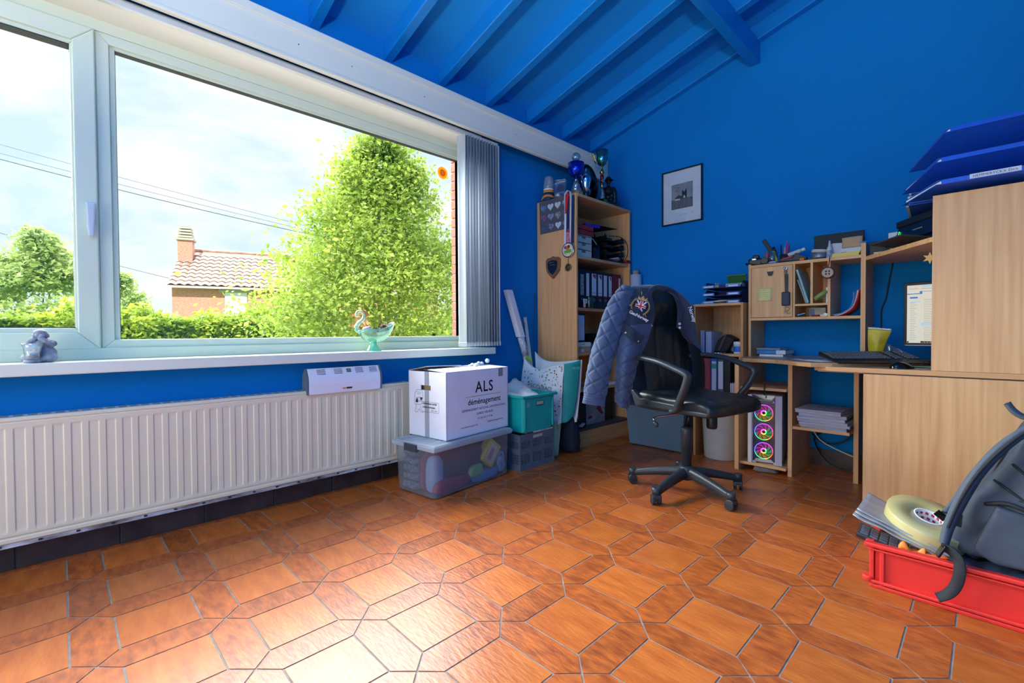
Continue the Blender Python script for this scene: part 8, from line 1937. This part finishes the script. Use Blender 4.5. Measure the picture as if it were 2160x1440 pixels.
obj('tongue', B().grid(lambda u, v: (lerp(0.0, 0.135, u), lerp(-0.002, 0.03, v), 0.0+0.022*u+0.004*math.sin(u*5)), 10, 3), mat('deep_orange_plastic', (226, 96, 36), 0.4), og, solid=0.002)
tr2 = thing('tape_roll', 'large roll of clear yellowish packing tape in the red crate', 'tape', (2.622, 2.305, 0.228), rot=(0.22, 0.26, 0))
M_TAPE = mat('yellowish_clear_tape', (226, 214, 150), 0.18, rgb2=(214, 198, 126), vscale=2.5, coat=0.4, trans=0.25)
obj('tape', B().lathe([(0.045, -0.034), (0.124, -0.034), (0.126, -0.030), (0.126, 0.030), (0.124, 0.034), (0.045, 0.034), (0.045, -0.034)], n=64, cap=False), M_TAPE, tr2)
obj('core', B().lathe([(0.039, -0.035), (0.045, -0.035), (0.045, 0.0352), (0.039, 0.0352), (0.039, -0.035)], n=48, cap=False), M_PAPER, tr2)
cp = B()
for k in range(14):
    a = 2*PI*k/14
    for r_ in range(3):
        aa = a+0.22*(r_ % 2); z0 = -0.026+r_*0.02
        cp.add([(0.0386*math.cos(aa+d_), 0.0386*math.sin(aa+d_), z0+h_) for d_, h_ in ((-0.13, 0), (0.13, 0.003), (0.13, 0.013), (-0.13, 0.010))], [(0, 1, 2, 3)])
obj('core_print', cp, mat('red_core_print', (200, 50, 66), 0.6), tr2)
obj('liner', B().lathe([(0, -0.034), (0.039, -0.034), (0.039, -0.033), (0, -0.033)], n=32), M_PAPER, tr2)
# jeans
M_DEN = mat('dark_denim', (40, 54, 84), 0.85, rgb2=(26, 34, 56), vscale=18, bump=0.2, bscale=200)
o = obj('folded_jeans', B().grid(lambda u, v: (lerp(0, 0.34, u), lerp(0, 0.30, v), 0.05*math.sin(PI*min(1, v*1.4+0.1))**0.6+0.018*mnoise.noise(Vector((u*8, v*6, 2)))+0.010*math.sin(u*16+v*4)), 40, 24), M_DEN, loc=(2.685, 2.160, 0.105), solid=0.006)
tag(o, 'dark blue jeans folded in the red crate under the backpack', 'jeans')
# backpack
M_PACK = mat('slate_grey_nylon', (66, 76, 88), 0.7, rgb2=(50, 58, 70), vscale=8, bump=0.15, bscale=220)
M_PACKD = mat('black_webbing', (28, 31, 36), 0.7, bump=0.2, bscale=300)
bp_ = thing('backpack', 'dark grey backpack with padded straps lying on the red crate', 'backpack', (2.80, 2.30, 0.16))
poly = [(2.905, 0.66), (2.863, 0.618), (2.826, 0.524), (2.787, 0.446), (2.765, 0.389), (2.718, 0.308), (2.694, 0.25), (2.688, 0.205), (2.712, 0.178), (2.765, 0.172), (2.95, 0.180), (3.08, 0.22), (3.14, 0.36), (3.12, 0.55), (3.02, 0.67)]
bb_ = B().prism([(x-2.80, -0.085, z-0.16) for x, z in poly], (0, 0.27, 0))
bb_.ball((0.06, -0.06, 0.16), 0.13, 18, 12, sc=(1.1, 0.55, 1.0)).ball((0.16, -0.07, 0.24), 0.16, 18, 12, sc=(1.0, 0.5, 1.1))
bme = blob(bb_, 0.010, 14, 'backpack_body')
for v_ in bme.vertices:
    d_ = mnoise.noise(v_.co*7.0)*0.012+mnoise.noise(v_.co*17.0)*0.005
    v_.co += v_.normal*d_
obj('body', bme, M_PACK, bp_)
def pk(x, y, z): return Vector((x-2.80, y-2.30, z-0.16))
obj('side_pocket', blob(B().prism([pk(2.745, 2.165, 0.215), pk(2.80, 2.155, 0.38), pk(2.90, 2.15, 0.36), pk(2.99, 2.15, 0.24), pk(2.96, 2.155, 0.19), pk(2.80, 2.16, 0.185)], (0, 0.07, 0)), 0.008, 8, 'pocket'), M_PACK, bp_)
obj('pocket_hem', B().tube(catmull([pk(2.775, 2.195, 0.372), pk(2.83, 2.165, 0.392), pk(2.90, 2.155, 0.362), pk(2.97, 2.150, 0.30)], 6), 0.007, 8), M_PACKD, bp_)
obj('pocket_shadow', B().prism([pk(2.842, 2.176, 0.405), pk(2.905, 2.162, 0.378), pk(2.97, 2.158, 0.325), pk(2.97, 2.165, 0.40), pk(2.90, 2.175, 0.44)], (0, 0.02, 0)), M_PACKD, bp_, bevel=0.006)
for t_ in (0.25, 0.55): obj('seam', B().tube(catmull([pk(2.87-0.14*t_, 2.205, 0.565-0.20*t_), pk(2.90-0.1*t_, 2.18, 0.53-0.20*t_), pk(2.96-0.08*t_, 2.17, 0.48-0.2*t_)], 6), 0.004, 6), M_PACKD, bp_)
def strap_(pts, w, th, m, nm, par, sdv=(0.25, 1, 0.1)):
    P = catmull(pts, 7); b = B(); vs = []; n = len(P)
    for i, p in enumerate(P):
        d = (P[min(i+1, n-1)]-P[max(i-1, 0)]).normalized(); sd = Vector(sdv); sd = (sd-d*sd.dot(d)).normalized(); nn = d.cross(sd)
        ww = w[0] if i < n*0.7 else lerp(w[0], w[1], (i-n*0.7)/(n*0.3))
        vs += [p-sd*ww-nn*th, p-sd*ww*0.9+nn*th, p+sd*ww*0.9+nn*th, p+sd*ww-nn*th]
    fs = [(i*4+q, (i+1)*4+q, (i+1)*4+(q+1) % 4, i*4+(q+1) % 4) for i in range(n-1) for q in range(4)]+[(3, 2, 1, 0), ((n-1)*4, (n-1)*4+1, (n-1)*4+2, (n-1)*4+3)]
    b.add(vs, fs, True); return obj(nm, b, m, par)
M_STRP = mat('grey_padded_strap', (74, 84, 94), 0.7, bump=0.2, bscale=200)
s1 = strap_([pk(2.93, 2.26, 0.66), pk(2.875, 2.20, 0.638), pk(2.818, 2.18, 0.577), pk(2.764, 2.17, 0.488), pk(2.722, 2.17, 0.385), pk(2.690, 2.16, 0.285), pk(2.678, 2.14, 0.225)], (0.024, 0.012), 0.008, M_STRP, 'shoulder_strap', bp_, (0.45, 0.85, -0.1))
obj('strap_edge', B().tube(catmull([pk(2.915, 2.195, 0.652), pk(2.866, 2.172, 0.632), pk(2.812, 2.155, 0.570), pk(2.758, 2.145, 0.482), pk(2.716, 2.15, 0.38), pk(2.686, 2.145, 0.28)], 6), 0.005, 6), M_PACKD, s1)
s2 = strap_([pk(2.90, 2.36, 0.64), pk(2.82, 2.34, 0.565), pk(2.75, 2.32, 0.45), pk(2.70, 2.29, 0.34), pk(2.672, 2.26, 0.295)], (0.026, 0.010), 0.008, M_STRP, 'shoulder_strap', bp_)
obj('buckle', rect_ring(B(), -0.016, -0.004, 0.016, 0.004, 0.004, -0.012, 0.012), M_BLKG, s2, loc=pk(2.664, 2.25, 0.287), rot=(0, 0.7, 0.3))
obj('buckle', B().box((-0.005, -0.016, -0.024), (0.005, 0.016, 0.024)), M_BLKG, s1, loc=pk(2.672, 2.128, 0.205), rot=(0, 0.45, 0.2), bevel=0.003)
strap_([pk(2.672, 2.128, 0.215), pk(2.694, 2.122, 0.212), pk(2.714, 2.113, 0.190), pk(2.717, 2.106, 0.150), pk(2.708, 2.106, 0.105), pk(2.690, 2.106, 0.072), pk(2.664, 2.104, 0.050)], (0.0165, 0.0165), 0.0014, M_PACKD, 'webbing_end', bp_, (1, -0.35, 0.25))
strap_([pk(2.824, 2.32, 0.700), pk(2.842, 2.32, 0.672), pk(2.872, 2.32, 0.655), pk(2.93, 2.32, 0.662)], (0.016, 0.016), 0.006, M_STRP, 'grab_handle', bp_)
obj('mesh_tab', B().box((-0.02, -0.006, -0.022), (0.02, 0.006, 0.022)), M_PACKD, bp_, loc=pk(2.705, 2.215, 0.296), rot=(0, 0.3, 0.2), bevel=0.003)
